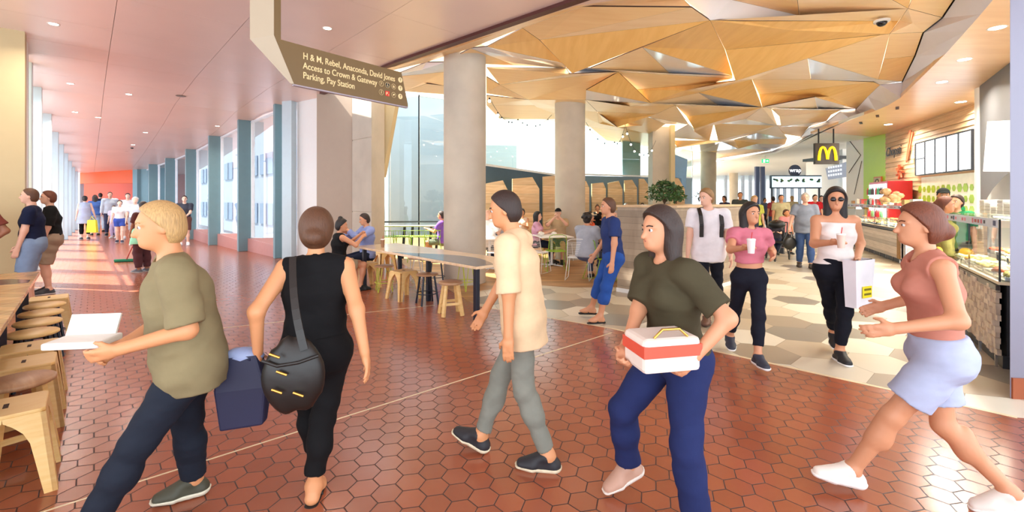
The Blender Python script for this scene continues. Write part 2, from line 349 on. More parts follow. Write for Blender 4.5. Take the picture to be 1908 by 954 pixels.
# ---- plywood ceiling facets
PV = {}
def pv(px, py, z=4.36): return G(px, py, z)
L_, H_ = 4.08, 4.40
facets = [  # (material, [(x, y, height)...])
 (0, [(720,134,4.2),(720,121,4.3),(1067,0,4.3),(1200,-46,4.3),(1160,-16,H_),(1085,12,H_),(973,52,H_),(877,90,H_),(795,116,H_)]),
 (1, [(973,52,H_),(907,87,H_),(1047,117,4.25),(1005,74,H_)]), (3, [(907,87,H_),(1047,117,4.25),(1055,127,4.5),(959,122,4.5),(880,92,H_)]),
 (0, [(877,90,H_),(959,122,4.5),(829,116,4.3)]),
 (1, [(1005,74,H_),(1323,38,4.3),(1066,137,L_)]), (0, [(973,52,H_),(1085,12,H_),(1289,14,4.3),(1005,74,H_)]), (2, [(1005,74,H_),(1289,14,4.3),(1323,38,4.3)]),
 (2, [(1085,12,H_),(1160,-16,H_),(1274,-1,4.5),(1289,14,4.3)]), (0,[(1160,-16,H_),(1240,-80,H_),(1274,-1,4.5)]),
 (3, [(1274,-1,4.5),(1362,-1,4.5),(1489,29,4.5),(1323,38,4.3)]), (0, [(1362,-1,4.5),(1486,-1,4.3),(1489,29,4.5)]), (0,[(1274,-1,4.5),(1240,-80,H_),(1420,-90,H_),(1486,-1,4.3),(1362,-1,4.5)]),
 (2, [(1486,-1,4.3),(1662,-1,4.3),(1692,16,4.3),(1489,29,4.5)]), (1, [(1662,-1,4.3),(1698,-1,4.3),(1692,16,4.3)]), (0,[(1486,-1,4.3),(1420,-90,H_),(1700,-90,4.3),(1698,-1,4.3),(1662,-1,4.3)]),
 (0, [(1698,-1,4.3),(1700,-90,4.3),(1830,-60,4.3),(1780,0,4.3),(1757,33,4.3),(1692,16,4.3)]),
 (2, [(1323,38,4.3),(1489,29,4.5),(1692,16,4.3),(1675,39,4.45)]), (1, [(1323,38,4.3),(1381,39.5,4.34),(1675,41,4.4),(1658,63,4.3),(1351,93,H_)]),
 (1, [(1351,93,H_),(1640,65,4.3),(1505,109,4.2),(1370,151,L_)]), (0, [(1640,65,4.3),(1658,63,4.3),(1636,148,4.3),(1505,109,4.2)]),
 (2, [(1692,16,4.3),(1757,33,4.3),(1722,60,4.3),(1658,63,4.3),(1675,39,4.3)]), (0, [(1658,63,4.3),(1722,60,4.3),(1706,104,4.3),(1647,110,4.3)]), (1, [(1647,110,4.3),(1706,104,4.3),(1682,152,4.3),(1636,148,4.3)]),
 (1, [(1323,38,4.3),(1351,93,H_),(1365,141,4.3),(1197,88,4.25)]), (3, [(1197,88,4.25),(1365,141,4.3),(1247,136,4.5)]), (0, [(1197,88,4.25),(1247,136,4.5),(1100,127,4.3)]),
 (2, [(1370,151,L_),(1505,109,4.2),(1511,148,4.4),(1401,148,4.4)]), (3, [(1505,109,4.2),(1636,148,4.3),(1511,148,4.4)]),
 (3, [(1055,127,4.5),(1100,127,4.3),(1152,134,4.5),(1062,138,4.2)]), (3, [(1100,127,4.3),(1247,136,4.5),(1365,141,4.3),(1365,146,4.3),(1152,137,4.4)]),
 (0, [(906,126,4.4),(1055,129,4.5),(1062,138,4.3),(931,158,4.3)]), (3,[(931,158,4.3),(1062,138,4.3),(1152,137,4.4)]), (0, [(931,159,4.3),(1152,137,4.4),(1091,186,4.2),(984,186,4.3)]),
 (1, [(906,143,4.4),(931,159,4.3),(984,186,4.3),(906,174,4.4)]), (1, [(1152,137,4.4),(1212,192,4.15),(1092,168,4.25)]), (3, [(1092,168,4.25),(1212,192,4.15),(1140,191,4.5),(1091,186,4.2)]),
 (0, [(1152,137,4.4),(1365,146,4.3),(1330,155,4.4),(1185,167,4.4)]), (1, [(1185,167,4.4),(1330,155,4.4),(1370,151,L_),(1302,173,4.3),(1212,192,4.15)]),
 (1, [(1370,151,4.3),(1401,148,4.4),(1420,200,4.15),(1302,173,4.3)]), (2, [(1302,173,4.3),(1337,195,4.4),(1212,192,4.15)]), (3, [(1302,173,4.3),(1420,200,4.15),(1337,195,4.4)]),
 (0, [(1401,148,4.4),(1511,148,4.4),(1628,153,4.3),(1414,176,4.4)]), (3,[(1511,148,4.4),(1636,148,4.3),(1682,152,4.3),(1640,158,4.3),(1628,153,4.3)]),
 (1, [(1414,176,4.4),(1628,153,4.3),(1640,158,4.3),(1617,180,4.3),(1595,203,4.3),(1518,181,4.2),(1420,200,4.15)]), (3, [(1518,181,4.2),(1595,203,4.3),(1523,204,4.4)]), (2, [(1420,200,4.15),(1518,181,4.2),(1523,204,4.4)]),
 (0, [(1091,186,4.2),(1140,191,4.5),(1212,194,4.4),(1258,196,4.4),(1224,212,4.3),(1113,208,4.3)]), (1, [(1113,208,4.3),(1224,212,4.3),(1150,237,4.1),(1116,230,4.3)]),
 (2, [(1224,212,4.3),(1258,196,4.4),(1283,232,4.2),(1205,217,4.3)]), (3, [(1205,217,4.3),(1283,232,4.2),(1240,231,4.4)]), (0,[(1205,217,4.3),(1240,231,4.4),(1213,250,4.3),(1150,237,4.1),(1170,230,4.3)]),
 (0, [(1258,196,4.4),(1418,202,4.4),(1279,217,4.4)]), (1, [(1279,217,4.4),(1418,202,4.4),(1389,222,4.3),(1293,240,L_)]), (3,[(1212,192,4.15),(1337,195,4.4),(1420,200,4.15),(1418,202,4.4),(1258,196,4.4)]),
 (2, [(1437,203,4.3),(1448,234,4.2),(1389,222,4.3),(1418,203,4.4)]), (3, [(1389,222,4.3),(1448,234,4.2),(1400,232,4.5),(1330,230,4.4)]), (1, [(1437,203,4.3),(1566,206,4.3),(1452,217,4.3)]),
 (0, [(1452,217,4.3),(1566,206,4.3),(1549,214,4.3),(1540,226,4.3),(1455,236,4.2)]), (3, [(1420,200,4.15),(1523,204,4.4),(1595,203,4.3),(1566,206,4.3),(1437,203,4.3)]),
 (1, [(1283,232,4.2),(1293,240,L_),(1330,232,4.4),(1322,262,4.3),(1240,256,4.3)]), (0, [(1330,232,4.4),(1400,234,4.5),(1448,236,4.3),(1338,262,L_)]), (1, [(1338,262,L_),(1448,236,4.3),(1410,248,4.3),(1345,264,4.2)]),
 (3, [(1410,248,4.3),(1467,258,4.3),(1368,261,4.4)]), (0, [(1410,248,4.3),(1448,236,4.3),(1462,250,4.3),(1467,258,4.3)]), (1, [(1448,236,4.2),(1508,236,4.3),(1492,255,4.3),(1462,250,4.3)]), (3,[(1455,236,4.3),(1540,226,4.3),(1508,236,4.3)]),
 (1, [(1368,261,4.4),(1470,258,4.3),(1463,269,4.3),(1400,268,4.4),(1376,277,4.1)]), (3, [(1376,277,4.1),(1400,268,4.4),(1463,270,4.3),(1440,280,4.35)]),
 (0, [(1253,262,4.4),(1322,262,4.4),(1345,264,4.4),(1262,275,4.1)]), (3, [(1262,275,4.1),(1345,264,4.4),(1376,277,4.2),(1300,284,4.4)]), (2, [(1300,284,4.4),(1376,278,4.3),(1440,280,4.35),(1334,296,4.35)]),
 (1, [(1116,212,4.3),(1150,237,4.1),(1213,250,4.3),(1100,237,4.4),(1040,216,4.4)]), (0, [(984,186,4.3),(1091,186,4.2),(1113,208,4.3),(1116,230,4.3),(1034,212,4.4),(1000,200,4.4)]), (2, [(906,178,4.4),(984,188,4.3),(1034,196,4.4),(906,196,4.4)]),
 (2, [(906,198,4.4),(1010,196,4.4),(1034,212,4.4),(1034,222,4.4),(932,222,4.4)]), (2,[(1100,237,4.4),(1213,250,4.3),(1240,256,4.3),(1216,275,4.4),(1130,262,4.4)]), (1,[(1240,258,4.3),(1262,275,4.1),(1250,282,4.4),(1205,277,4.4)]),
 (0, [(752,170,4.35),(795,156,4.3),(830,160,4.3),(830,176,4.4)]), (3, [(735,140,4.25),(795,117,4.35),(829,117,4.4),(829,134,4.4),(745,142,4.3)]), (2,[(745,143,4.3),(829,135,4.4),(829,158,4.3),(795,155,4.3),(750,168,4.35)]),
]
mb = MB(); _snap = []
def snapz(x, y, z):
    for q in _snap:
        if abs(q[0] - x) < 3.2 and abs(q[1] - y) < 3.2: return q
    _snap.append((x, y, z)); return _snap[-1]
for mi, pts in facets:
    P = []
    for p in pts:
        w = pv(*snapz(*p))
        if not P or (P[-1] - w).length > .01: P.append(w)
    if len(P) < 3: continue
    c = sum(P, Vector()) / len(P)
    nrm = Vector()
    for i in range(len(P)): nrm += (P[i] - c).cross(P[(i + 1) % len(P)] - c)
    if nrm.z > 0: P = P[::-1]
    Q = []
    for p in P:
        dd = c - p; Q.append(p + dd * min(0.006 / max(dd.length, .05), 0.1))
    nn = (nrm.normalized() if nrm.z > 0 else -nrm.normalized()) * 0.02
    o = len(mb.v); n = len(Q)
    cc = sum(Q, Vector()) / n
    tris = [(i, (i + 1) % n, n) for i in range(n)]
    if n <= 4 or True:
        mb.add([*Q, cc], tris if n > 4 else [tuple(range(n))], mi)
        mb.add([q + nn for q in Q] + Q, [(i, (i + 1) % n, n + (i + 1) % n, n + i) for i in range(n)], 4)
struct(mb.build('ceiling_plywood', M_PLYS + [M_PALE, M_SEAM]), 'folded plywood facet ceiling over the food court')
# plenum sheet above the facets, glowing in place of concealed slot lamps
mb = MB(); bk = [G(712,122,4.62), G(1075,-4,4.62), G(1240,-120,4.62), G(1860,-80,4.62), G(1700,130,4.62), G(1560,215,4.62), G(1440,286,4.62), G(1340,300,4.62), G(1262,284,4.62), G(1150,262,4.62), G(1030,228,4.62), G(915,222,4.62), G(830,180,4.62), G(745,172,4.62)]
mb.slab(bk, (0, 0, 0.08)); struct(mb.build('ceiling_plenum', emat('light_slot_glow', (255, 244, 226), .7)), 'glowing plenum sheet for the light slots above the plywood facets')
mb = MB()     # dark bronze trim between the two ceilings
for p, q in ((G(1250,-62,4.3), G(1067, 0, 4.3)), (G(1067, 0, 4.3), G(740, 114, 4.3)), (G(740,114,4.3), G(600, 172, 4.3))):
    d = (q - p).normalized(); n = Vector((-d.y, d.x, 0)) * 0.06; mb.slab([p - n, p + n, q + n, q - n], (0, 0, -0.05))
struct(mb.build('trim_4', mat('dark_bronze', (84, 42, 38), 0.4, 0.3)), 'dark bronze strip between bronze and plywood ceilings')

# ---- bulkhead and timber soffit over the shops
inner = [(1850,-60),(1780,0),(1757,34),(1722,61),(1706,105),(1682,153),(1640,158),(1617,180),(1595,204),(1566,208),(1540,227),(1508,238),(1492,256),(1463,271),(1440,281),(1340,299)]
outer = [(1960,-60),(1850,0),(1828,26),(1800,58),(1762,100),(1678,182),(1655,196),(1632,206),(1610,214),(1585,222),(1560,232),(1530,246),(1505,259),(1470,276),(1445,286),(1345,302)]
ZS = 3.95
mb = MB()
I = [G(x, y, 4.3) for x, y in inner]; O = [G(x, y, ZS) for x, y in outer]
for i in range(len(I) - 1): mb.add([I[i], I[i + 1], O[i + 1], O[i]], [(3, 2, 1, 0)])
struct(mb.build('trim_5', mat('pale_bulkhead_paint', (206, 196, 200), 0.35, noise=0.02)), 'angled pale bulkhead between plywood ceiling and shops')
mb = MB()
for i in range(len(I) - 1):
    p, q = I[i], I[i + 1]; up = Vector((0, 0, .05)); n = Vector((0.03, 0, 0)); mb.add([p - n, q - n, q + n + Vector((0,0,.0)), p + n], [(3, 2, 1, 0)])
struct(mb.build('trim_6', M_BLACK), 'black line along the plywood ceiling edge')  # flat black strip along the edge
OO = [Vector((26, 4, ZS)), Vector((26, 40, ZS)), Vector((20, 44, ZS))]
mb = MB(); poly = O[:9] + [Vector((10.6, 16.2, ZS + .004)), Vector((17, 19.0, ZS + .004)), Vector((17, 2, ZS))]
mb.slab(poly, (0, 0, 0.08)); struct(mb.build('ceiling_soffit', M_SOFF), 'pale timber soffit with downlights over the shops')
mb = MB(); poly = O[8:] + [Vector((12, 60, ZS)), Vector((44, 60, ZS)), Vector((40, 20, ZS)), Vector((17, 18.6, ZS)), Vector((10.6, 15.7, ZS))]
mb.slab(poly, (0, 0, 0.08)); struct(mb.build('ceiling_white', M_WHITE), 'white ceiling at the far end of the shops')
mb = MB(); mb.slab([Vector((9,22,4.5)), Vector((12, 22, 4.5)), Vector((22, 60, 4.5)), Vector((16, 60, 4.5))], (0, 0, .1)); struct(mb.build('ceiling_far', M_WHITE), 'white ceiling beyond the dining area')

# ---- near left wall
mb = MB(); mb.slab([UV(10.62, -5.0), UV(10.62, -.72), UV(10.9, -.72), UV(10.9, -5.0)], (0, 0, 4.36)); struct(mb.build('wall_left', M_CREAM), 'cream wall behind the standing men')
mb = MB(); mb.slab([UV(10.91, -.74), UV(11.5, -.74), UV(11.5, -1.1), UV(10.91, -1.1)], (0, 0, 4.3)); struct(mb.build('wall_left_end', M_WHITE), 'end of the cream wall, painted white for the light on it')  # white paint carries the light falling on this side of the wall
mb = MB(); mb.slab([UV(11.55, -.78), UV(12.2, -.78), UV(12.2, -.98), UV(11.55, -.98)], (0, 0, 4.3)); struct(mb.build('trim_7', M_STEELD), 'dark metal edge of the first bridge window')
# ---- bridge: columns, glazing, sills
Lf = [G(60,528), G(78,503), G(96,482), G(109,466), G(119,455), G(127,446.5), G(134,439), G(140,433), G(145.5,428.5)]
Rf = [G(512,482), G(444,469), G(389,457.5), G(346,446.5), G(308,439), G(277,433.5), G(255,429)]
def uvof(p): return p.dot(U), p.dot(V)
def col_(name, p, wu, wv, side, m, label):
    u, v = uvof(p); z = zc(u) + 0.02
    mb = MB(); mb.slab([UV(u, v), UV(u, v + side * wv), UV(u + wu, v + side * wv), UV(u + wu, v)], (0, 0, z)); o = mb.build(name, m, bevel=0.012); struct(o, label); return o
for i, p in enumerate(Lf): col_('column_left.%03d' % i, p, 0.22, 0.40, -1, M_TEALL, 'pale blue fin column on the left side of the bridge')
for i, p in enumerate(Rf): col_('column_right.%03d' % i, p, 0.16, 0.36, 1, M_TEAL, 'blue grey steel column on the right side of the bridge')
def glazing(P, off, wname, side, sill, first):
    for i in range(len(P) - 1):
        u0, v0 = uvof(P[i]); u1, v1 = uvof(P[i + 1]); v0 += side * off; v1 += side * off
        z0, z1 = zc(u0), zc(u1)
        root = empty(wname % (first + i), UV(u0, v0)); root['kind'] = 'structure'; root['label'] = 'tall window of the bridge'
        T = Matrix.Translation(-UV(u0, v0))
        def q(u, v, z): return T @ UV(u, v, z)
        mb = MB()
        for zz0, zz1 in ((0.42 if sill else 0.05, 0),): pass
        zb = sill
        def pt(t, z): return q(u0 + (u1 - u0) * t, v0 + (v1 - v0) * t, z)
        w = 0.06
        for (ta, za, tb, zb_) in ((0, zb, 1, zb), (0, z0 - .05, 1, z1 - .05), (0.04, zb, 0.04, z0), (0.96, zb, .96, z1)):
            mb.beam(pt(ta, za), pt(tb, zb_), 0.07, 0.06)
        mb.build('window_frame', M_FRAME, root)
        mb = MB(); mb.add([pt(0.04, zb), pt(.96, zb), pt(.96, z1), pt(.04, z0)], [(0, 1, 2, 3)]); mb.build('pane', M_GLASS, root)
        if side > 0:
            mb = MB(); mb.slab([q(u0 + .17, v0 - .02, 0.02), q(u0 + .30, v0 - .02, 0.02), q(u0 + .30, v0 + .1, 0.02), q(u0 + .17, v0 + .1, 0.02)], (0, 0, z0 - .03)); mb.build('jamb', M_BROWN, root)
            # wedge shaped sill plinth
            mb = MB()
            A0, A1 = q(u0 + .17, v0 - .05, 0), q(u1, v1 - .05, 0)
            B0, B1 = q(u0 + .17, v0 - .30, 0), q(u1, v1 - .12, 0)
            hh0, hh1 = .55, .40
            vs = [B0, B1, A1, A0, B0 + Vector((0, 0, hh0 * .6)), B1 + Vector((0, 0, hh1)), A1 + Vector((0, 0, hh1)), A0 + Vector((0, 0, hh0))]
            mb.add(vs, [(0, 1, 5, 4), (4, 5, 6, 7), (1, 2, 6, 5), (3, 0, 4, 7), (2, 3, 7, 6), (3, 2, 1, 0)]); mb.build('sill', M_PINK, root)
glazing(Rf, 0.38, 'window_%d', 1, 0.42, 1)
glazing(Lf, 0.42, 'window_%d', -1, 0.06, 20)
# end of the bridge: orange hall
ue = 33.2
uL, vL = uvof(Lf[-1]); uR, vR = uvof(Rf[-1])
eL, eR = G(149, 427), G(247, 428.5)
dirx = (eR - eL).normalized(); back = Vector((-dirx.y, dirx.x, 0))
zE = 2.93
def endwall(name, a, b, z0, z1, m, th, label, off=0.0):
    mb = MB(); o = back * off; mb.slab([a + o + Vector((0, 0, z0)), b + o + Vector((0, 0, z0)), b + o + back * th + Vector((0, 0, z0)), a + o + back * th + Vector((0, 0, z0))], (0, 0, z1 - z0)); return struct(mb.build(name, m), label)
endwall('wall_far', eL, eR, 2.50, 3.4, M_ORANGE, 0.2, 'orange lintel at the end of the bridge')
endwall('wall_far_inner', eL - dirx * 5, eR + dirx * .9, 1.3, 3.6, M_DKORANGE, 0.2, 'deep orange wall beyond the bridge', 3.0)
endwall('wall_far_lower', eL - dirx * 5, eR + dirx * .9, 0.0, 1.3, mat('warm_shopfront', (206, 130, 80), 0.5), 0.2, 'warm lit shop beyond the bridge', 3.0)
endwall('wall_far_left', eL - dirx * 1.5, eL, 0, 3.6, M_TEALL, 0.2, 'pale blue panel left of the bridge end')
endwall('wall_far_right', eR, eR + dirx * 2.3, 0, 3.6, M_TEAL, 0.2, 'blue grey panel right of the bridge end')

# ---- core between bridge and dining: white wall, beige wall, square concrete pier
def frontbox(name, x0, x1, D0, D1, zt, m, label, th=0.3, par=None, zb=0.0):
    a = Vector(((x0 - CX) * D0 / F, D0, zb)); b = Vector(((x1 - CX) * D1 / F, D1, zb)); d = (b - a).normalized(); n = Vector((-d.y, d.x, 0)) * th
    mb = MB(); mb.slab([a, b, b + n, a + n], (0, 0, zt - zb)); return struct(mb.build(name, m, bevel=0.006), label)
frontbox('column_bridge_end', 543, 553, 12.2, 12.4, 4.32, M_TEALL, 'pale steel post beside the white wall')
frontbox('wall_white', 553, 590, 12.4, 12.0, 4.32, M_WHITE, 'white wall beside the bridge opening')
frontbox('wall_beige', 590, 656, 11.6, 11.2, 4.32, M_BEIGE, 'smooth beige wall behind the seated couple')
mb = MB()
a, b, c, d = Wp(656, 372, 11.1), Wp(692, 372, 10.5), Wp(716, 372, 11.1), Wp(680, 372, 11.8)
for z0, z1 in ((0, 1.32), (1.335, 3.05), (3.065, 4.4)):
    mb.slab([Vector((p.x, p.y, z0)) for p in (a, b, c, d)], (0, 0, z1 - z0))
mb.slab([Vector((p.x * .998, p.y*1.001, 0)) for p in (a, b, c, d)], (0, 0, 4.3))
struct(mb.build('pillar_square', M_CONC, bevel=0.012), 'square concrete pier behind the seated couple')
mb = MB(); th = Vector((0.05, 0.15, 0)); Dq = 11.2
mb.slab([Wp(712, 180, Dq), Wp(741, 172, Dq), Wp(736, 200, Dq), Wp(714, 322, Dq), Wp(712, 330, Dq)], th); struct(mb.build('trim_8', M_CREAM), 'slanted cream panel edge beside the pier')

# ---- round concrete columns
def roundcol(name, px, wpx, ptop, D, label, m=M_CONC, zt=None):
    X = (px - CX) * D / F; r = wpx * D / F / 2; zt = zt or H + (HY - ptop) * D / F
    mb = MB(); prof = [(r, 0)]
    n = 3
    prof += [(r, zt + .35)]
    mb.lathe(prof, (X, D, 0), 64)
    return struct(mb.build(name, m), label)
roundcol('column_1', 866, 78, 122, 9.0, 'round concrete column behind the long table')
roundcol('column_2', 1062, 56, 187, 12.6, 'round concrete column beside the capped diner')
roundcol('column_4', 1320, 27, 280, 26.0, 'round column beyond the planter')
roundcol('column_5', 1367, 15, 300, 40.0, 'slim distant round column')
frontbox('column_3', 1216, 1249, 18.0, 18.0, 4.5, M_CONC, 'square concrete column above the plant', 0.6)
frontbox('column_6', 1250, 1258, 17.6, 17.6, 4.5, M_CREAM, 'cream side of the square column', 0.2)  # side face of the square column, added as a separate cream slab

# ---- window wall of the dining area (v = across); glazing with railing
def wall_panel(name, x0, y0, D0, x1, y1, D1, zt0, zt1, m, label, th=0.15):
    pass
# dark blue wall band with booths below the high windows
A_, B_, C_ = Wp(905, 390, 14.8), Wp(1038, 390, 17.2), Wp(1290, 390, 27.5)
for k, (p, q, m) in enumerate(((A_, B_, mat('dark_blue_wall', (62, 90, 112), 0.55)), (B_, C_, mat('slate_blue_wall', (92, 122, 144), 0.5)))):
    d = (q - p).normalized(); n = Vector((-d.y, d.x, 0)) * .2
    zt = [H + (HY - 306) * p.y / F, H + (HY - 327) * q.y / F] if k == 0 else [H + (HY - 326) * p.y / F, H + (HY - 332) * q.y / F]
    mb = MB(); P0, Q0 = Vector((p.x, p.y, 0)), Vector((q.x, q.y, 0))
    vs = [P0, Q0, Q0 + n, P0 + n, P0 + Vector((0, 0, zt[0])), Q0 + Vector((0, 0, zt[1])), Q0 + n + Vector((0, 0, zt[1])), P0 + n + Vector((0, 0, zt[0]))]
    mb.add(vs, [(3, 2, 1, 0), (4, 5, 6, 7), (0, 1, 5, 4), (1, 2, 6, 5), (2, 3, 7, 6), (3, 0, 4, 7)])
    struct(mb.build('wall_booths' if k == 0 else 'wall_booths_far', m), 'dark blue wall behind the plywood booths' if k == 0 else 'slate blue wall behind the far booths')
# big glazing between pier and column, then above the blue wall
def win(idx, pts, label, mull=(), m=M_GLASSG, fr=0.035, fm=None):
    root = empty('window_%d' % idx, pts[0]); root['kind'] = 'structure'; root['label'] = label
    o = Vector(pts[0]); P = [Vector(p) - o for p in pts]
    MB().add(P, [(0, 1, 2, 3)]).build('pane', m, root)
    mb = MB()
    for i in range(4): mb.beam(P[i], P[(i + 1) % 4], fr, fr * 2)
    for t in mull: mb.beam(P[0].lerp(P[1], t), P[3].lerp(P[2], t), fr * .6, fr)
    mb.build('window_frame', fm or M_FRAME, root); return root
g0, g1, g2 = Wp(700, 372, 13.6), Wp(781, 372, 13.0), Wp(900, 372, 14.2)
def up(p, z): return Vector((p.x, p.y, z))
win(40, [up(g0, .0), up(g1, .0), up(g1, 4.6), up(g0, 4.6)], 'tall window behind the green counter', (0.35,))
win(41, [up(g1, .0), up(g2, .0), up(g2, 4.6), up(g1, 4.6)], 'tall window behind the round column', (), fm=M_TEALL)
win(42, [up(A_, 2.75), up(B_, 2.55), up(B_, 4.6), up(A_, 4.6)], 'high window above the dark blue wall', ())
win(43, [up(B_, 2.6), up(C_, 2.95), up(C_, 5), up(B_, 4.6)], 'high window above the far booths', (.5,))
mb = MB(); a, b = Wp(1160, 372, 21.5), Wp(1193, 372, 22.4); mb.slab([up(a, 2.6), up(b, 2.6), up(b, 2.6) + Vector((0, .3, 0)), up(a, 2.6) + Vector((0, .3, 0))], (0, 0, 2.0)); struct(mb.build('pillar_blue', M_TEALL), 'pale blue pier in the high window')
mb = MB(); D_ = 19.5; mb.slab([Wp(1258, 288, D_), Wp(1281, 297, D_), Wp(1278, 345, D_), Wp(1273, 385, D_), Wp(1270, 333, D_), Wp(1258, 330, D_)], (0.0, .12, 0)); struct(mb.build('trim_9', mat('sky_blue_panel', (128, 172, 216), 0.5)), 'angular blue panel behind the plant')
# ---- far end glazing with mullions
root = empty('window_50', (9, 44, 0)); root['kind'] = 'structure'; root['label'] = 'tall window wall at the far end'
mb = MB()
for px in (1352, 1384, 1398, 1412, 1424, 1440, 1450, 1462, 1476, 1490, 1502, 1512, 1522):
    mb.beam((Wp(px, 372, 44).x - 9, 0, 0), (Wp(px, 372, 44).x - 9, 0, 5.0), 0.22, 0.25)
mb.beam((Wp(1340, 372, 44).x - 9, 0, 4.4), (Wp(1560, 372, 44).x - 9, 0, 4.4), .3, .3)
mb.build('window_frame', mat('pale_mullion', (188, 202, 220), 0.5), root)
MB().add([(Wp(1290, 372, 44).x - 9, .05, 0), (Wp(1600, 372, 44).x - 9, .05, 0), (Wp(1600, 372, 44).x - 9, .05, 5), (Wp(1290, 372, 44).x - 9, .05, 5)], [(0, 1, 2, 3)]).build('pane', M_GLASS, root)
for px in (1412, 1422):
    p = Wp(px, 372, 30); struct(MB().slab([(p.x - .12, 30, 0), (p.x + .12, 30, 0), (p.x + .12, 30.2, 0), (p.x - .12, 30.2, 0)], (0, 0, 3.8)).build('column_far', mat('navy_post', (40, 58, 96), .5)), 'dark blue post beside the wrap shop')

# ---- outside: neighbouring building seen through the bridge windows, lit by the sky
M_FAC = mat('pale_facade', (160, 162, 174), 0.8, noise=0.05, nscale=1)
M_FWIN = mat('facade_glass', (96, 108, 136), 0.25, noise=0.15)
def facade(name, origin, ang, w, h, d, label, rows, cols, m=M_FAC):
    root = empty(name, origin, ang, label, 'building')
    MB().box((w / 2, d / 2, h / 2 - 4), (w, d, h + 8)).build('wall', m, root)
    for r in rows:
        for c in range(cols):
            x = (c + .5) * w / cols; o = MB().box((x, -.03, r), (w / cols * .8, .1, 1.5)).build('window', M_FWIN, root)
            MB().box((x, -.1, r), (.06, .08, 1.5)).build('mullion', M_FAC, o)
    return root
facade('office_building', UV(62, 9.5), ANG_U + 180, 44, 9, 3, 'pale office building outside the right bridge windows', (.6, 4.2), 11)
facade('annex_building', (-4.2, 24.5, 0), 8, 4.5, 4.6, 5, 'pale annex building outside the tall dining windows', (1.2,), 2, mat('pale_blue_facade', (186, 188, 190), .8, noise=.04, nscale=1))

# ---- right hand shop walls
struct(MB().slab([Wp(1882, 372, 3.72), Wp(1908, 372, 3.72) + Vector((1.5, 0, 0)), Wp(1908, 372, 3.72) + Vector((1.5, .5, 0)), Wp(1882, 372, 3.72) + Vector((.08, .5, 0))][:4] if False else
   [Vector((4.06, 3.72, 0.0)), Vector((5.4, 3.55, 0)), Vector((5.5, 4.0, 0)), Vector((4.5, 4.08, 0))], (0, 0, 4.4)).build('pillar_right', mat('lavender_grey_metal', (132, 132, 148), 0.4, 0.2, noise=0.02), bevel=0.006), 'riveted grey metal pillar at the right edge')
mb = MB(); mb.slab([Vector((4.07, 3.705, 0)), Vector((5.4, 3.535, 0)), Vector((5.4, 3.56, 0)), Vector((4.07, 3.73, 0))], (0, 0, 0.17)); struct(mb.build('baseboard_right', mat('terracotta_base', (150, 78, 44), 0.4)), 'terracotta base of the riveted pillar')

struct(MB().slab([Vector((9, 47, 0)), Vector((46, 47, 0)), Vector((46, 47.3, 0)), Vector((9, 47.3, 0))], (0, 0, 5)).build('wall_back', M_WHITE), 'white wall at the far end of the shops') if False else None
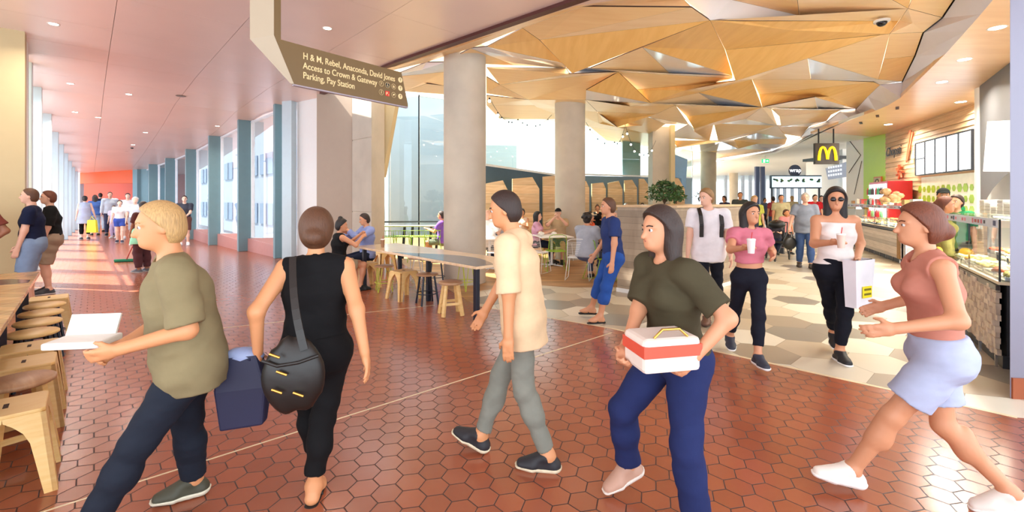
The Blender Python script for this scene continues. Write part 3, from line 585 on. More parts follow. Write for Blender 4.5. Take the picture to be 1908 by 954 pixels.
# ================================================================ PEOPLE: smooth distance-field bodies meshed by surface nets
BIG = 0.3
class Field:
    def __init__(s, lo, hi, h):
        s.h = h; s.lo = np.array(lo, np.float32); n = np.ceil((np.array(hi) - np.array(lo)) / h).astype(int) + 1; s.n = n
        s.g = np.full(tuple(n), BIG, np.float32)
    def _sub(s, lo, hi):
        a = np.maximum(np.floor((np.array(lo) - s.lo) / s.h).astype(int), 0); b = np.minimum(np.ceil((np.array(hi) - s.lo) / s.h).astype(int) + 1, s.n)
        if (b <= a).any(): return None
        ax = [s.lo[i] + s.h * np.arange(a[i], b[i], dtype=np.float32) for i in range(3)]
        return (slice(a[0], b[0]), slice(a[1], b[1]), slice(a[2], b[2])), ax[0][:, None, None], ax[1][None, :, None], ax[2][None, None, :]
    def put(s, sl, d, k, sub=False):
        g = s.g[sl]
        if sub: s.g[sl] = np.maximum(g, -d); return
        if k > 0:
            hh = np.maximum(k - np.abs(g - d), 0) / k; s.g[sl] = np.minimum(g, d) - hh * hh * k * 0.25
        else: s.g[sl] = np.minimum(g, d)
    def cap(s, a, b, ra, rb, k=0.02, side=None, ks=1.0, cuts=(), sub=False):
        a = np.array(a, np.float32); b = np.array(b, np.float32); m = max(ra, rb) * max(1, ks) + k + 2 * s.h
        r = s._sub(np.minimum(a, b) - m, np.maximum(a, b) + m)
        if r is None: return
        sl, x, y, z = r; ab = b - a; L = max(float(ab @ ab), 1e-9)
        px, py, pz = x - a[0], y - a[1], z - a[2]
        t = np.clip((px * ab[0] + py * ab[1] + pz * ab[2]) / L, 0, 1)
        qx, qy, qz = px - t * ab[0], py - t * ab[1], pz - t * ab[2]
        if side is not None and ks != 1.0:
            sd = qx * side[0] + qy * side[1] + qz * side[2]; f = (1 - 1 / ks) * sd
            qx, qy, qz = qx - f * side[0], qy - f * side[1], qz - f * side[2]
        d = np.sqrt(qx * qx + qy * qy + qz * qz) - (ra + (rb - ra) * t)
        for p, n in cuts: d = np.maximum(d, (x - p[0]) * n[0] + (y - p[1]) * n[1] + (z - p[2]) * n[2])
        s.put(sl, d, k, sub)
    def ell(s, c, r, R=None, k=0.015, cuts=(), sub=False):
        m = max(r) + k + 2 * s.h; c = np.array(c, np.float32); q = s._sub(c - m, c + m)
        if q is None: return
        sl, x, y, z = q; px, py, pz = x - c[0], y - c[1], z - c[2]
        if R is not None:
            R = np.array(R, np.float32); px, py, pz = (px * R[0][i] + py * R[1][i] + pz * R[2][i] for i in range(3))
        k0 = np.sqrt((px / r[0]) ** 2 + (py / r[1]) ** 2 + (pz / r[2]) ** 2); k1 = np.sqrt((px / r[0] ** 2) ** 2 + (py / r[1] ** 2) ** 2 + (pz / r[2] ** 2) ** 2)
        d = np.where(k0 < 1e-3, -min(r), k0 * (k0 - 1) / np.maximum(k1, 1e-6))
        for p, n in cuts: d = np.maximum(d, (x - p[0]) * n[0] + (y - p[1]) * n[1] + (z - p[2]) * n[2])
        s.put(sl, d, k, sub)
    def cut(s, p, n):
        x, y, z = (s.lo[i] + s.h * np.arange(s.n[i], dtype=np.float32) for i in range(3))
        s.g = np.maximum(s.g, (x[:, None, None] - p[0]) * n[0] + (y[None, :, None] - p[1]) * n[1] + (z[None, None, :] - p[2]) * n[2])
    def mesh(s, name, m, parent=None, smooth=True):
        g = s.g; ins = g < 0
        c = np.zeros(tuple(s.n - 1), np.int8)
        for i in (0, 1):
            for j in (0, 1):
                for k in (0, 1): c += ins[i:s.n[0] - 1 + i, j:s.n[1] - 1 + j, k:s.n[2] - 1 + k]
        act = np.argwhere((c > 0) & (c < 8))
        if len(act) == 0: return None
        idx = np.full(tuple(s.n - 1), -1, np.int32); idx[act[:, 0], act[:, 1], act[:, 2]] = np.arange(len(act))
        corners = [(i, j, k) for i in (0, 1) for j in (0, 1) for k in (0, 1)]
        val = {cn: g[act[:, 0] + cn[0], act[:, 1] + cn[1], act[:, 2] + cn[2]] for cn in corners}
        acc = np.zeros((len(act), 3)); cnt = np.zeros(len(act))
        for cn in corners:
            for ax in range(3):
                if cn[ax] == 0:
                    c2 = list(cn); c2[ax] = 1; v0, v1 = val[cn], val[tuple(c2)]; x = (v0 < 0) != (v1 < 0)
                    t = np.where(x, v0 / np.where(x, v0 - v1, 1), 0)
                    for q in range(3): acc[:, q] += np.where(x, cn[q] + (t if q == ax else 0), 0)
                    cnt += x
        V = (act + acc / cnt[:, None]) * s.h + s.lo
        quads = []
        for ax in range(3):
            o1, o2 = [(1, 2), (2, 0), (0, 1)][ax]
            sl0 = [slice(None)] * 3; sl1 = [slice(None)] * 3; sl0[ax] = slice(0, -1); sl1[ax] = slice(1, None)
            A, B = ins[tuple(sl0)], ins[tuple(sl1)]; e = np.argwhere(A != B)
            ok = (e[:, o1] > 0) & (e[:, o2] > 0) & (e[:, o1] < s.n[o1] - 1) & (e[:, o2] < s.n[o2] - 1); e = e[ok]
            f = A[e[:, 0], e[:, 1], e[:, 2]]
            def cell(d1, d2):
                w = e.copy(); w[:, o1] -= d1; w[:, o2] -= d2; return idx[w[:, 0], w[:, 1], w[:, 2]]
            q = np.stack([cell(1, 1), cell(0, 1), cell(0, 0), cell(1, 0)], 1); q[~f] = q[~f][:, ::-1]; quads.append(q)
        Q = np.concatenate(quads); Q = Q[(Q >= 0).all(1)]
        me = bpy.data.meshes.new(name); me.vertices.add(len(V)); me.vertices.foreach_set('co', V.astype(np.float32).ravel())
        me.loops.add(Q.size); me.loops.foreach_set('vertex_index', Q.ravel().astype(np.int32)); me.polygons.add(len(Q))
        me.polygons.foreach_set('loop_start', np.arange(0, Q.size, 4, dtype=np.int32))
        me.polygons.foreach_set('use_smooth', [smooth] * len(Q)); me.update(calc_edges=True); me.validate()
        me.materials.append(m); o = bpy.data.objects.new(name, me); COL.objects.link(o)
        if parent is not None: o.parent = parent
        return o

def vec(*a): return np.array(a, float)
def unit(v): return v / max(np.linalg.norm(v), 1e-9)
def ik(a, c, l1, l2, pole):
    d = c - a; L = np.linalg.norm(d); L2 = min(L, (l1 + l2) * 0.999)
    if L > L2: c = a + d * (L2 / L); d = c - a; L = L2
    L = max(L, abs(l1 - l2) + 0.01); x = (l1 * l1 - l2 * l2 + L * L) / (2 * L); h = math.sqrt(max(l1 * l1 - x * x, 0)); u = unit(d)
    p = pole - u * (pole @ u); return a + u * x + unit(p) * h, c
SKIN = {'fair': (226, 176, 150), 'tan': (206, 146, 110), 'warm': (214, 150, 104), 'brown': (150, 98, 70), 'pale': (236, 196, 176)}
def skin_m(k): return mat('skin_' + k, SKIN[k], 0.5, noise=0.03, nscale=8)
HAIRC = {'black': (26, 20, 20), 'dark': (48, 32, 26), 'brown': (92, 58, 36), 'auburn': (110, 58, 36), 'blond': (196, 158, 104), 'grey': (176, 172, 168), 'white': (232, 228, 222), 'sandy': (150, 112, 70)}
def hair_m(k): return mat('hair_' + k, HAIRC[k], 0.55, noise=0.25, nscale=60, stretch=(3, 3, .4), bump=0.4)
def cloth_m(c, nm=None): return mat('cloth_%d_%d_%d' % c, c, 0.85, noise=0.10, nscale=9, bump=0.35, spec=0.2)
M_EYEW = mat('eye_white', (205, 198, 192), 0.3); M_IRIS = mat('iris', (50, 34, 26), 0.3); M_LIP = mat('lips', (176, 96, 88), 0.5); M_RUB = mat('white_rubber', (238, 234, 224), 0.5)

def person(label, loc, face, h=1.72, skin='fair', hair=('short', 'dark'), top=None, bottom=None, shoes=None, hands=((.06, .27, .80), (.06, -.27, .80)),
           feet=((.02, .10, 0), (.02, -.10, 0)), pel=(0, 0, .94), lean=0, side=0, twist=0, head=(0, 0), fat=1.0, fem=False, res=0.012, group=None, elbow=((-.6, .35, -.4), (-.6, -.35, -.4)),
           knee=((1, .1, .2), (1, -.1, .2)), toe=(0, 0), grip=False, extra=None, sit=False, name='person', z=0.0, cap_c=None, dressy=None, zoff=0.0):
    s = h / 1.75; fw = 0.93 if fem else 1.0
    X, Y, Z = vec(1, 0, 0), vec(0, 1, 0), vec(0, 0, 1)
    pc = vec(*pel) * s
    ln, sd, tw = math.radians(lean), math.radians(side), math.radians(twist)
    up = unit(vec(math.sin(ln), math.sin(sd), math.cos(ln) * math.cos(sd))); sf = vec(-math.sin(tw), math.cos(tw), 0); sf = unit(sf - up * (sf @ up)); ff = np.cross(sf, up)
    waist = pc + up * .14 * s; chest = pc + up * .35 * s; nb = pc + up * .545 * s; shw = (.165 if fem else .19) * s
    sh = [pc + up * .485 * s + sf * shw * q for q in (1, -1)]
    hip = [pc - vec(0, 0, .02) * s + Y * .088 * s * q for q in (1, -1)]
    hy, hp = math.radians(head[0]), math.radians(head[1])
    hf = unit(ff * math.cos(hy) + sf * math.sin(hy)); hs = np.cross(Z * .7 + up * .3, hf); hs = unit(hs); hf = unit(np.cross(hs, Z * .7 + up * .3)); hu = np.cross(hf, hs)
    hf, hu = hf * math.cos(hp) + hu * math.sin(hp), hu * math.cos(hp) - hf * math.sin(hp)
    hc = nb + up * .055 * s + hu * .105 * s + hf * .03 * s
    hd = s ** .5 * .945
    ank, kn = [], []
    for i in (0, 1):
        f = vec(*feet[i][:3]) * s; a = f + vec(0, 0, .085 * s)
        if toe[i]: tp = math.radians(toe[i]); a = f + vec(-.0 * s, 0, .085 * s)
        k_, a = ik(hip[i], a, .43 * s, .415 * s, vec(*knee[i])); kn.append(k_); ank.append(a)
    el, wr = [], []
    for i in (0, 1):
        e_, w_ = ik(sh[i], vec(*hands[i]) * s, .285 * s, .25 * s, vec(*elbow[i])); el.append(e_); wr.append(w_)
    fa = fat * s
    # ---- foot frames
    ftd = []
    for i in (0, 1):
        yaw = math.radians(feet[i][3]) if len(feet[i]) > 3 else math.radians(8 if i == 0 else -8); tp = math.radians(toe[i])
        d = vec(math.cos(yaw) * math.cos(tp), math.sin(yaw) * math.cos(tp), -math.sin(tp)); n = unit(vec(math.sin(tp) * math.cos(yaw), math.sin(tp) * math.sin(yaw), math.cos(tp))); ftd.append((d, n, np.cross(n, d)))
    pts = [pc, nb, hc, *sh, *el, *wr, *kn, *ank]; lo = np.min(pts, 0) - .25; hi = np.max(pts, 0) + .25
    lo[2] = min(lo[2], ank[0][2] - .2, ank[1][2] - .2)
    def torso(fd, g=0.0, cuts=()):
        fd.cap(hip[0], hip[1], .098 * fa + g, .098 * fa + g, .04 * s, cuts=cuts)
        if fem: fd.ell(pc - ff * .035 * s - up * .02 * s, ((.115 * fa + g), .17 * fa + g, .13 * s + g), np.stack([ff, sf, up], 1), .05 * s, cuts=cuts)
        else: fd.ell(pc - ff * .02 * s, (.115 * fa + g, .165 * fa + g, .13 * s + g), np.stack([ff, sf, up], 1), .05 * s, cuts=cuts)
        fd.cap(pc, waist, .105 * fa + g, (.098 if fem else .108) * fa + g, .05 * s, sf, 1.28, cuts)
        fd.cap(waist, chest, (.096 if fem else .106) * fa + g, .112 * (fa * .5 + s * .5) + g, .05 * s, sf, 1.32, cuts)
        fd.cap(chest, nb - up * .07 * s, .112 * (fa * .5 + s * .5) + g, .075 * s + g, .05 * s, sf, 1.45, cuts)
        if fem:
            for q in (1, -1): fd.ell(chest + sf * .07 * s * q + ff * .085 * s + up * .02 * s, (.06 * fa + g, .062 * fa + g, .06 * fa + g), None, .03 * s, cuts=cuts)
        elif fat > 1.1: fd.ell(waist + ff * .05 * s, (.13 * fa + g, .15 * fa + g, .14 * s), None, .05 * s, cuts=cuts)
        fd.cap(sh[0] - sf * .02 * s - up * .012 * s, sh[1] + sf * .02 * s - up * .012 * s, .05 * s + g, .05 * s + g, .03 * s, cuts=cuts)
        [fd.cap(nb - up * .035 * s, sh[i] + up * .004 * s, .046 * s + g, .038 * s + g, .03 * s, cuts=cuts) for i in (0, 1)]
    def leg(fd, i, g=0.0, end=1.0, cuts=(), g2=None):
        g2 = g if g2 is None else g2; te = end
        def lerp(a, b, t): return a + (b - a) * t
        m = kn[i]
        if te <= .5:
            e = lerp(hip[i], m, te * 2); n = unit(m - hip[i]); r1 = (.092 * fa + (.058 * s - .092 * fa) * te * 2)
            e2 = e + n * .05; fd.cap(hip[i], e2, .092 * fa + g, r1 + g2, .03 * s, cuts=tuple(cuts) + ((e, n),)); return
        fd.cap(hip[i], m, .092 * fa + g, .058 * s * (fat * .4 + .6) + g, .03 * s, cuts=cuts)
        t2 = (te - .5) * 2; e = lerp(m, ank[i], t2); n = unit(ank[i] - m); cc = tuple(cuts) + ((e, n),) if te < 1 or g > 0 else cuts
        fd.cap(m, lerp(m, ank[i], .4), .056 * s + g, .055 * s * (fat * .5 + .5) + g, .03 * s, cuts=cc)
        fd.cap(lerp(m, ank[i], .35), ank[i] + (n * .05 if g > 0 else 0), .054 * s * (fat * .5 + .5) + g, .036 * s + g2, .03 * s, cuts=cc)
        fd.ell(lerp(m, ank[i], .28) - ftd[i][0] * .012 * s, (.05 * s + g, .05 * s + g, .1 * s + g), None, .03 * s, cuts=cc if g > 0 else ())
    def arm(fd, i, g=0.0, end=1.0, g2=None):
        g2 = g if g2 is None else g2
        if end <= .5:
            e = sh[i] + (el[i] - sh[i]) * end * 2; n = unit(el[i] - sh[i]); fd.cap(sh[i], e + n * .04, .052 * s * (fat * .5 + .5) + g, .047 * s * (fat * .5 + .5) + g2, .03 * s, cuts=((e, n),)); return
        fd.cap(sh[i], el[i], .052 * s * (fat * .5 + .5) + g, .040 * s + g, .03 * s)
        t = (end - .5) * 2; e = el[i] + (wr[i] - el[i]) * t; n = unit(wr[i] - el[i]); fd.cap(el[i], e + (n * .03 if g > 0 else 0), .041 * s + g, (.041 - .014 * t) * s + g2, .03 * s, cuts=((e, n),) if g > 0 else ())
    def foot(fd, i, g=0.0):
        d, n, w = ftd[i]; a = ank[i]; b = a - n * .055 * s
        fd.cap(a, b - d * .03 * s, .036 * s + g, .034 * s + g, .03 * s); fd.cap(a + d * .01 * s, b + d * .13 * s + n * 0, .036 * s + g, .026 * s + g, .035 * s, w, 1.3)
        fd.cap(b - d * .035 * s, b + d * .10 * s, .032 * s + g, .03 * s + g, .02 * s, w, 1.25); fd.cap(b + d * .10 * s, b + d * .165 * s, .028 * s + g, .018 * s + g, .02 * s, w, 1.7)
    def headp(fd, g=0.0):
        R = np.stack([hf, hs, hu], 1)
        fd.ell(hc - hf * .008 * hd + hu * .022 * hd, (.098 * hd + g, .077 * hd + g, .098 * hd + g), R, .02)
        fd.ell(hc + hf * .024 * hd - hu * .045 * hd, (.068 * hd + g, .058 * hd + g, .078 * hd + g), R, .025)
    # ---- body
    fd = Field(lo, hi, res)
    torso(fd); [leg(fd, i) for i in (0, 1)]; [arm(fd, i) for i in (0, 1)]; [foot(fd, i) for i in (0, 1)]
    fd.cap(nb - up * .05 * s, hc - hu * .05 * hd - hf * .02 * hd, .056 * s * (1 if not fem else .88), .050 * s * (1 if not fem else .88), .03 * s)
    headp(fd)
    eyc = hc + hf * .072 * hd + hu * .004 * hd
    fd.ell(hc + hf * .062 * hd - hu * .082 * hd, (.03 * hd, .032 * hd, .022 * hd), np.stack([hf, hs, hu], 1), .02)     # chin
    if res < .016:
        fd.cap(hc + hf * .080 * hd + hu * .03 * hd, hc + hf * .080 * hd + hu * .03 * hd + hs * .0, .012, .012, .015)
        for q in (1, -1): fd.ell(eyc + hs * .031 * hd * q + hf * .016 * hd, (.016, .019, .012), np.stack([hf, hs, hu], 1), 0.012, sub=False if False else True) if False else None
        for q in (1, -1): fd.cap(hc + hf * .082 * hd + hu * .022 * hd + hs * .012 * hd * q, hc + hf * .068 * hd + hu * .022 * hd + hs * .05 * hd * q, .008, .008, .012)
    fd.cap(hc + hf * .088 * hd + hu * .004 * hd, hc + hf * .108 * hd - hu * .032 * hd, .008 * hd, .0135 * hd, .012)
    fd.cap(hc + hf * .083 * hd - hu * .056 * hd + hs * .015, hc + hf * .083 * hd - hu * .056 * hd - hs * .015, .009, .009, .01)
    for q in (1, -1): fd.ell(hc + hs * .078 * hd * q - hu * .012 * hd - hf * .01, (.019 * hd, .009 * hd, .031 * hd), np.stack([hf, hs, hu], 1), .008)
    for i in (0, 1):
        q = 1 if i == 0 else -1; fdir = unit(wr[i] - el[i]); pal = unit(np.cross(fdir, unit(vec(0, 0, 1) * .3 + ff))) * q; pal = unit(pal - fdir * (pal @ fdir))
        th = np.cross(fdir, pal) * q; th = unit(th)
        if th @ (ff + Z * .3) < 0: th = -th
        hand_up = grip is True or (isinstance(grip, (tuple, list)) and grip[i]); c = 1.0 if hand_up else .35
        w = wr[i]; pw = w + fdir * .085 * s
        if res > .016:
            fd.cap(w, pw, .024 * s, .032 * s, .02, pal, .6); fd.cap(pw, pw + fdir * .07 * s - pal * .02 * s * c, .03 * s, .014 * s, .02, pal, .5); fd.cap(w + fdir * .03 * s, w + fdir * .08 * s + th * .04 * s, .014, .010, .01); continue
        fd.cap(w - fdir * .01, w + fdir * .045 * s, .026 * s, .027 * s, .015, pal, .75); fd.cap(w + fdir * .045 * s + th * .014 * s, pw + th * .02 * s, .022 * s, .016 * s, .015, pal, .8); fd.cap(w + fdir * .04 * s - th * .014 * s, pw - th * .018 * s, .022 * s, .015 * s, .015, pal, .8)
        if i == 0: hand_frames = []
        inn = -sf * q; inn = unit(inn - fdir * (inn @ fdir))
        for j, (o_, L_f) in enumerate(((.026, .072), (.009, .08), (-.009, .074), (-.026, .058))):
            b0 = pw + th * o_ * s; d1 = unit(fdir + inn * c * .5 + th * o_ * 2); b1 = b0 + d1 * L_f * .45 * s; d2 = unit(fdir * (1 - c * .6) + inn * c * 1.1); b2 = b1 + d2 * L_f * .33 * s; d3 = unit(fdir * (1 - c * 1.5) + inn * c * 1.2); b3 = b2 + d3 * L_f * .25 * s
            r = max(.0088 * s, res * 1.05); fd.cap(b0, b1, r, r * .97, .004); fd.cap(b1, b2, r * .97, r * .92, .004); fd.cap(b2, b3, r * .92, r * .85, .004)
        r = max(.0098 * s, res * 1.1); t0 = w + fdir * .025 * s + th * .02 * s; t1 = t0 + unit(fdir * .8 + th * .8 + inn * .3) * .045 * s; t2 = t1 + unit(fdir * 1 + th * .25 + inn * .5 * (1 + c)) * .032 * s
        fd.cap(t0, t1, r * 1.15, r, .01); fd.cap(t1, t2, r, r * .85, .006)
    body = fd.mesh(name, skin_m(skin)); body.location = (loc[0], loc[1], z); body.rotation_euler = (0, 0, math.radians(face))
    tag(body, label, 'person', group)
    # ---- eyes, mouth
    if res < .02:
        for q in (1, -1):
            c = hc + hf * .0795 * hd + hs * .031 * hd * q + hu * .006 * hd; c = c - hf * .003 * hd; e = MB().sphere(c, .012 * hd, 12, 0); e.sphere(c + hf * .0055 * hd, .0082 * hd, 10, 1); e.build('eye', [M_EYEW, M_IRIS], body)
            b = MB().tube([hc + hf * .093 * hd + hu * .026 * hd + hs * .014 * hd * q, hc + hf * .089 * hd + hu * .031 * hd + hs * .03 * hd * q, hc + hf * .076 * hd + hu * .027 * hd + hs * .048 * hd * q], .0035, 6); b.build('eyebrow', hair_m(hair[1]), body)
        MB().tube([hc + hf * .084 * hd - hu * .055 * hd + hs * .022 * hd, hc + hf * .0935 * hd - hu * .054 * hd, hc + hf * .084 * hd - hu * .055 * hd - hs * .022 * hd], .0045, 6).build('mouth', M_LIP, body)
    R = np.stack([hf, hs, hu], 1)
    # ---- hair
    st, hcI = hair[0], hair[1]
    if st != 'bald':
        hr = max(res * .9, .007) if res < .02 else res
        hl = Field(np.minimum(hc, nb) - .34 * hd, hc + .24, hr)
        g = .013 if st in ('short', 'crew') else .02
        if st == 'crew': g = .008
        face_cut = (hc + hf * .035 * hd + hu * .045 * hd, unit(hf * 1.0 - hu * .75))
        hl.ell(hc - hf * .008 * hd + hu * .022 * hd, (.098 * hd + g, .077 * hd + g, .098 * hd + g * 1.1), R, .0, cuts=(face_cut, (hc - hu * .05 * hd, unit(-hu - hf * .0))))
        hl.ell(hc - hf * .03 * hd - hu * .02 * hd, (.075 * hd + g, .072 * hd + g * .8, .085 * hd + g * .5), R, .01, cuts=((hc - hf * .012 * hd, unit(hf - hu * .15)),))
        if st == 'bun': hl.ell(hc - hf * .115 * hd - hu * .035 * hd, (.045, .048, .045), R, .02)
        if st == 'topbun': hl.ell(hc - hf * .05 * hd + hu * .135 * hd, (.042, .045, .04), R, .015)
        if st == 'curly':
            rn = random.Random(len(label))
            for _ in range(26):
                a, b = rn.uniform(0, 6.28), rn.uniform(.1, 1.0); dvec = R @ vec(math.cos(a) * (1 - b * b) ** .5 * .8 - .25, math.sin(a) * (1 - b * b) ** .5, b); hl.ell(hc - hf * .03 * hd + hu * .01 * hd + dvec * .1 * hd, (.03, .03, .03), None, .01)
        if st in ('long', 'shoulder'):
            Ln = .42 if st == 'long' else .24
            for q in (1, -1): hl.cap(hc + hs * .055 * hd * q - hf * .03 * hd, hc + hs * .085 * hd * q - Z * Ln * .8 * hd - hf * .03 * hd, .05 * hd, .03 * hd, .03)
            hl.cap(hc - hf * .05 * hd, hc - hf * .085 * hd - Z * Ln * hd, .075 * hd, .05 * hd, .03, hs, 1.25)
        if st == 'pony': hl.ell(hc - hf * .105 * hd + hu * .03 * hd, (.035, .035, .03), R, .01); hl.cap(hc - hf * .12 * hd, hc - hf * .12 * hd - Z * .26 * hd, .034, .018, .02)
        if st == 'high': hl.ell(hc - hf * .02 * hd + hu * .10 * hd, (.07, .06, .05), R, .03)
        hl.mesh('hair', hair_m(hcI), body)
    if cap_c:
        cf = Field(hc - .2, hc + .26, max(res * .8, .007)); g = .02
        cf.ell(hc - hf * .008 * hd + hu * .022 * hd, (.098 * hd + g, .077 * hd + g, .098 * hd + g), R, 0, cuts=((hc + hu * .045 * hd, -hu),))
        cf.ell(hc + hf * .12 * hd + hu * .05 * hd, (.075, .07, .009), R, .01)
        cf.mesh('cap', cloth_m(cap_c), body)
    # ---- clothes
    def garment(kind, col, **kw):
        m = cloth_m(col) if isinstance(col, tuple) else col; gr = max(res, .008)
        gf = Field(lo, hi, gr); g = kw.get('g', .012) + (.004 if res > .016 else 0)
        if kind in ('tee', 'long', 'tank', 'crop', 'strap', 'shirt', 'half'):
            hem = kw.get('hem', -.06); hp = pc + up * hem * s; cuts = ((hp, -up),)
            loose = kw.get('loose', 0)
            torso(gf, g, cuts)
            if loose: gf.cap(pc + up * (hem - .04) * s, chest, (.12 + loose) * fa + g, .11 * fa + g, .05, sf, 1.32, cuts)
            sl = {'tee': .34, 'crop': .25, 'long': .98, 'shirt': .98, 'tank': 0, 'strap': 0, 'half': .5}[kind]; sl = kw.get('sleeve', sl)
            if sl: [arm(gf, i, g + .003 + loose * .2, sl, g + .008 + loose * .3) for i in (0, 1)]
            else:
                for i, q in ((0, 1), (1, -1)):
                    gf.ell(sh[i] + sf * q * .05 * s - up * .03 * s, (.11 * s, .058 * s, .13 * s), np.stack([ff, sf, up], 1), 0, sub=True)
            # neckline
            n0 = nb + ff * .05 * s + up * .02 * s
            gf.ell(nb + ff * .03 * s + up * .045 * s, (.075 * s, .07 * s, .07 * s + (.05 if kind in ('strap', 'tank') else 0)), None, 0, sub=True)
            if kind == 'strap': gf.cut(chest + up * .115 * s, up)
        elif kind in ('trousers', 'shorts', 'pants'):
            top_ = pc + up * kw.get('rise', .08) * s; end = kw.get('end', .95)
            cuts = ((top_, up),)
            gf.cap(hip[0], hip[1], .098 * fa + g, .098 * fa + g, .04 * s, cuts=cuts)
            gf.ell(pc - ff * (.035 if fem else .02) * s - up * .015 * s, (.117 * fa + g, (.17 if fem else .165) * fa + g, .135 * s + g), np.stack([ff, sf, up], 1), .05 * s, cuts=cuts)
            gf.cap(pc, waist, .105 * fa + g, .105 * fa + g, .05 * s, sf, 1.28, cuts)
            [leg(gf, i, g, end, (), kw.get('g2', g)) for i in (0, 1)]
        elif kind in ('skirt', 'dress'):
            L = kw.get('len', .45); b = pc - Z * L * s
            gf.cap(pc + up * (.1 if kind == 'skirt' else .4) * s, pc, .11 * fa + g, .13 * fa + g, .05, sf, 1.3, ((b, -Z),))
            gf.cap(pc, b - Z * .08, .14 * fa + g, (.17 + kw.get('flare', .02)) * fa + g, .05, sf, 1.25, ((b, -Z),))
            if kind == 'dress': torso(gf, g)
            if not sit: pass
            else:
                gf = Field(lo, hi, gr); [leg(gf, i, g + .01, .45) for i in (0, 1)]; torso(gf, g, ((pc + up * .1 * s, up),) if kind == 'skirt' else ())
            if kind == 'dress':
                for i, q in ((0, 1), (1, -1)): gf.ell(sh[i] + sf * q * .05 * s - up * .03 * s, (.11 * s, .058 * s, .13 * s), np.stack([ff, sf, up], 1), 0, sub=True)
        rg = random.Random(len(label) * 7 + len(kind)); x, y, z = (gf.lo[i] + gf.h * np.arange(gf.n[i], dtype=np.float32) for i in range(3)); wv = np.zeros(tuple(gf.n), np.float32)
        for _ in range(5):
            fx, fy, fz = rg.uniform(-26, 26), rg.uniform(-26, 26), rg.uniform(18, 48) * rg.choice((1, -1)); ph = rg.uniform(0, 6)
            w1 = np.sin(fx * x[:, None, None] + fy * y[None, :, None] + fz * z[None, None, :] + ph + 1.6 * np.sin(9 * x[:, None, None] + 7 * z[None, None, :] + ph)); wv += np.maximum(w1, -.2) ** 3 if False else w1 * np.abs(w1)
        if res < .016: gf.g = gf.g + wv * (.0019 * kw.get('wr', 1.0))
        return gf.mesh(kw.get('nm', {'tee': 'shirt', 'long': 'sweater', 'tank': 'tank_top', 'crop': 'crop_top', 'strap': 'strapless_top', 'shirt': 'shirt', 'half': 'shirt', 'trousers': 'trousers', 'shorts': 'shorts', 'pants': 'trousers', 'skirt': 'skirt', 'dress': 'dress'}[kind]), m, body)
    if bottom: garment(bottom[0], bottom[1], **(bottom[2] if len(bottom) > 2 else {}))
    if top: garment(top[0], top[1], **(dict({'g': .018}, **(top[2] if len(top) > 2 else {}))))
    if dressy: garment(dressy[0], dressy[1], **(dressy[2] if len(dressy) > 2 else {}))
    # ---- shoes
    if shoes:
        kind, c1, c2 = shoes
        for i in (0, 1):
            d, n, w = ftd[i]; a = ank[i]; b = a - n * .055 * s; sl = b - n * .032 * s
            rr = max(res * .8, .007); flo = np.minimum(a, b) - .28; fhi = np.maximum(a, b) + .28; sf_ = Field(flo, fhi, rr)
            if kind == 'sandal':
                sf_.cap(sl + n * .012 - d * .05 * s, sl + n * .012 + d * .17 * s, .036 * s, .036 * s, .0, w, 1.25, ((sl + n * .004, n),)); o = sf_.mesh('sandal', mat('black_rubber', (24, 22, 22), .6), body)
                MB().tube([sl + d * .05 * s + w * .04 * s, a + d * .06 * s - n * .012 * s + w * .02, a + d * .065 * s - n * .008 * s, sl + d * .05 * s - w * .04 * s], .006, 6).build('strap', mat('black_rubber', (24, 22, 22), .6), o); continue
            cc = ((sl + n * .012, -n),)
            tall = .12 if kind == 'boot' else 0
            cc2 = cc + ((a + n * (.028 + tall) * s, n),)
            sf_.cap(a + n * tall * s, b - d * .02 * s, .044 * s, .042 * s, .02, cuts=cc2); sf_.cap(a + d * .02 * s, b + d * .15 * s, .038 * s, .028 * s, .03, w, 1.35, cc2)
            sf_.cap(b - d * .035 * s, b + d * .10 * s, .042 * s, .04 * s, .02, w, 1.12, cc); sf_.cap(b + d * .10 * s, b + d * .175 * s, .038 * s, .026 * s, .02, w, 1.5, cc)
            o = sf_.mesh('shoe', mat('shoe_%d_%d_%d' % c1, c1, .6, noise=.06), body)
            sf_ = Field(flo, fhi, rr); sf_.cap(b - d * .035 * s, b + d * .10 * s, .050 * s, .047 * s, .0, w, 1.12, ((sl + n * .024, n), (sl - n * .006, -n))); sf_.cap(b + d * .10 * s, b + d * .18 * s, .047 * s, .034 * s, .0, w, 1.42, ((sl + n * .024, n), (sl - n * .006, -n)))
            so = sf_.mesh('sole', mat('sole_%d_%d_%d' % c2, c2, .6, noise=.03), o)
            if res < .01:
                lc = MB()
                for q in range(4):
                    p = a + d * (.045 + .022 * q) * s - n * (.002 + .011 * q) * s; lc.tube([p + w * .024 * s - n * .008, p + n * .004, p - w * .024 * s - n * .008], .0035, 6)
                lc.build('laces', mat('lace_%d_%d_%d' % c2, c2, .8), o)
    return body, dict(wr=wr, el=el, sh=sh, hc=hc, pc=pc, ank=ank, chest=chest, s=s, hip=hip, hf=hf, hs=hs, hu=hu, hd=hd, ff=ff, sf=sf, up=up)
def world_pt(body, p): return Matrix.Translation(body.location) @ body.rotation_euler.to_matrix() .to_4x4() @ Vector([float(x) for x in p])
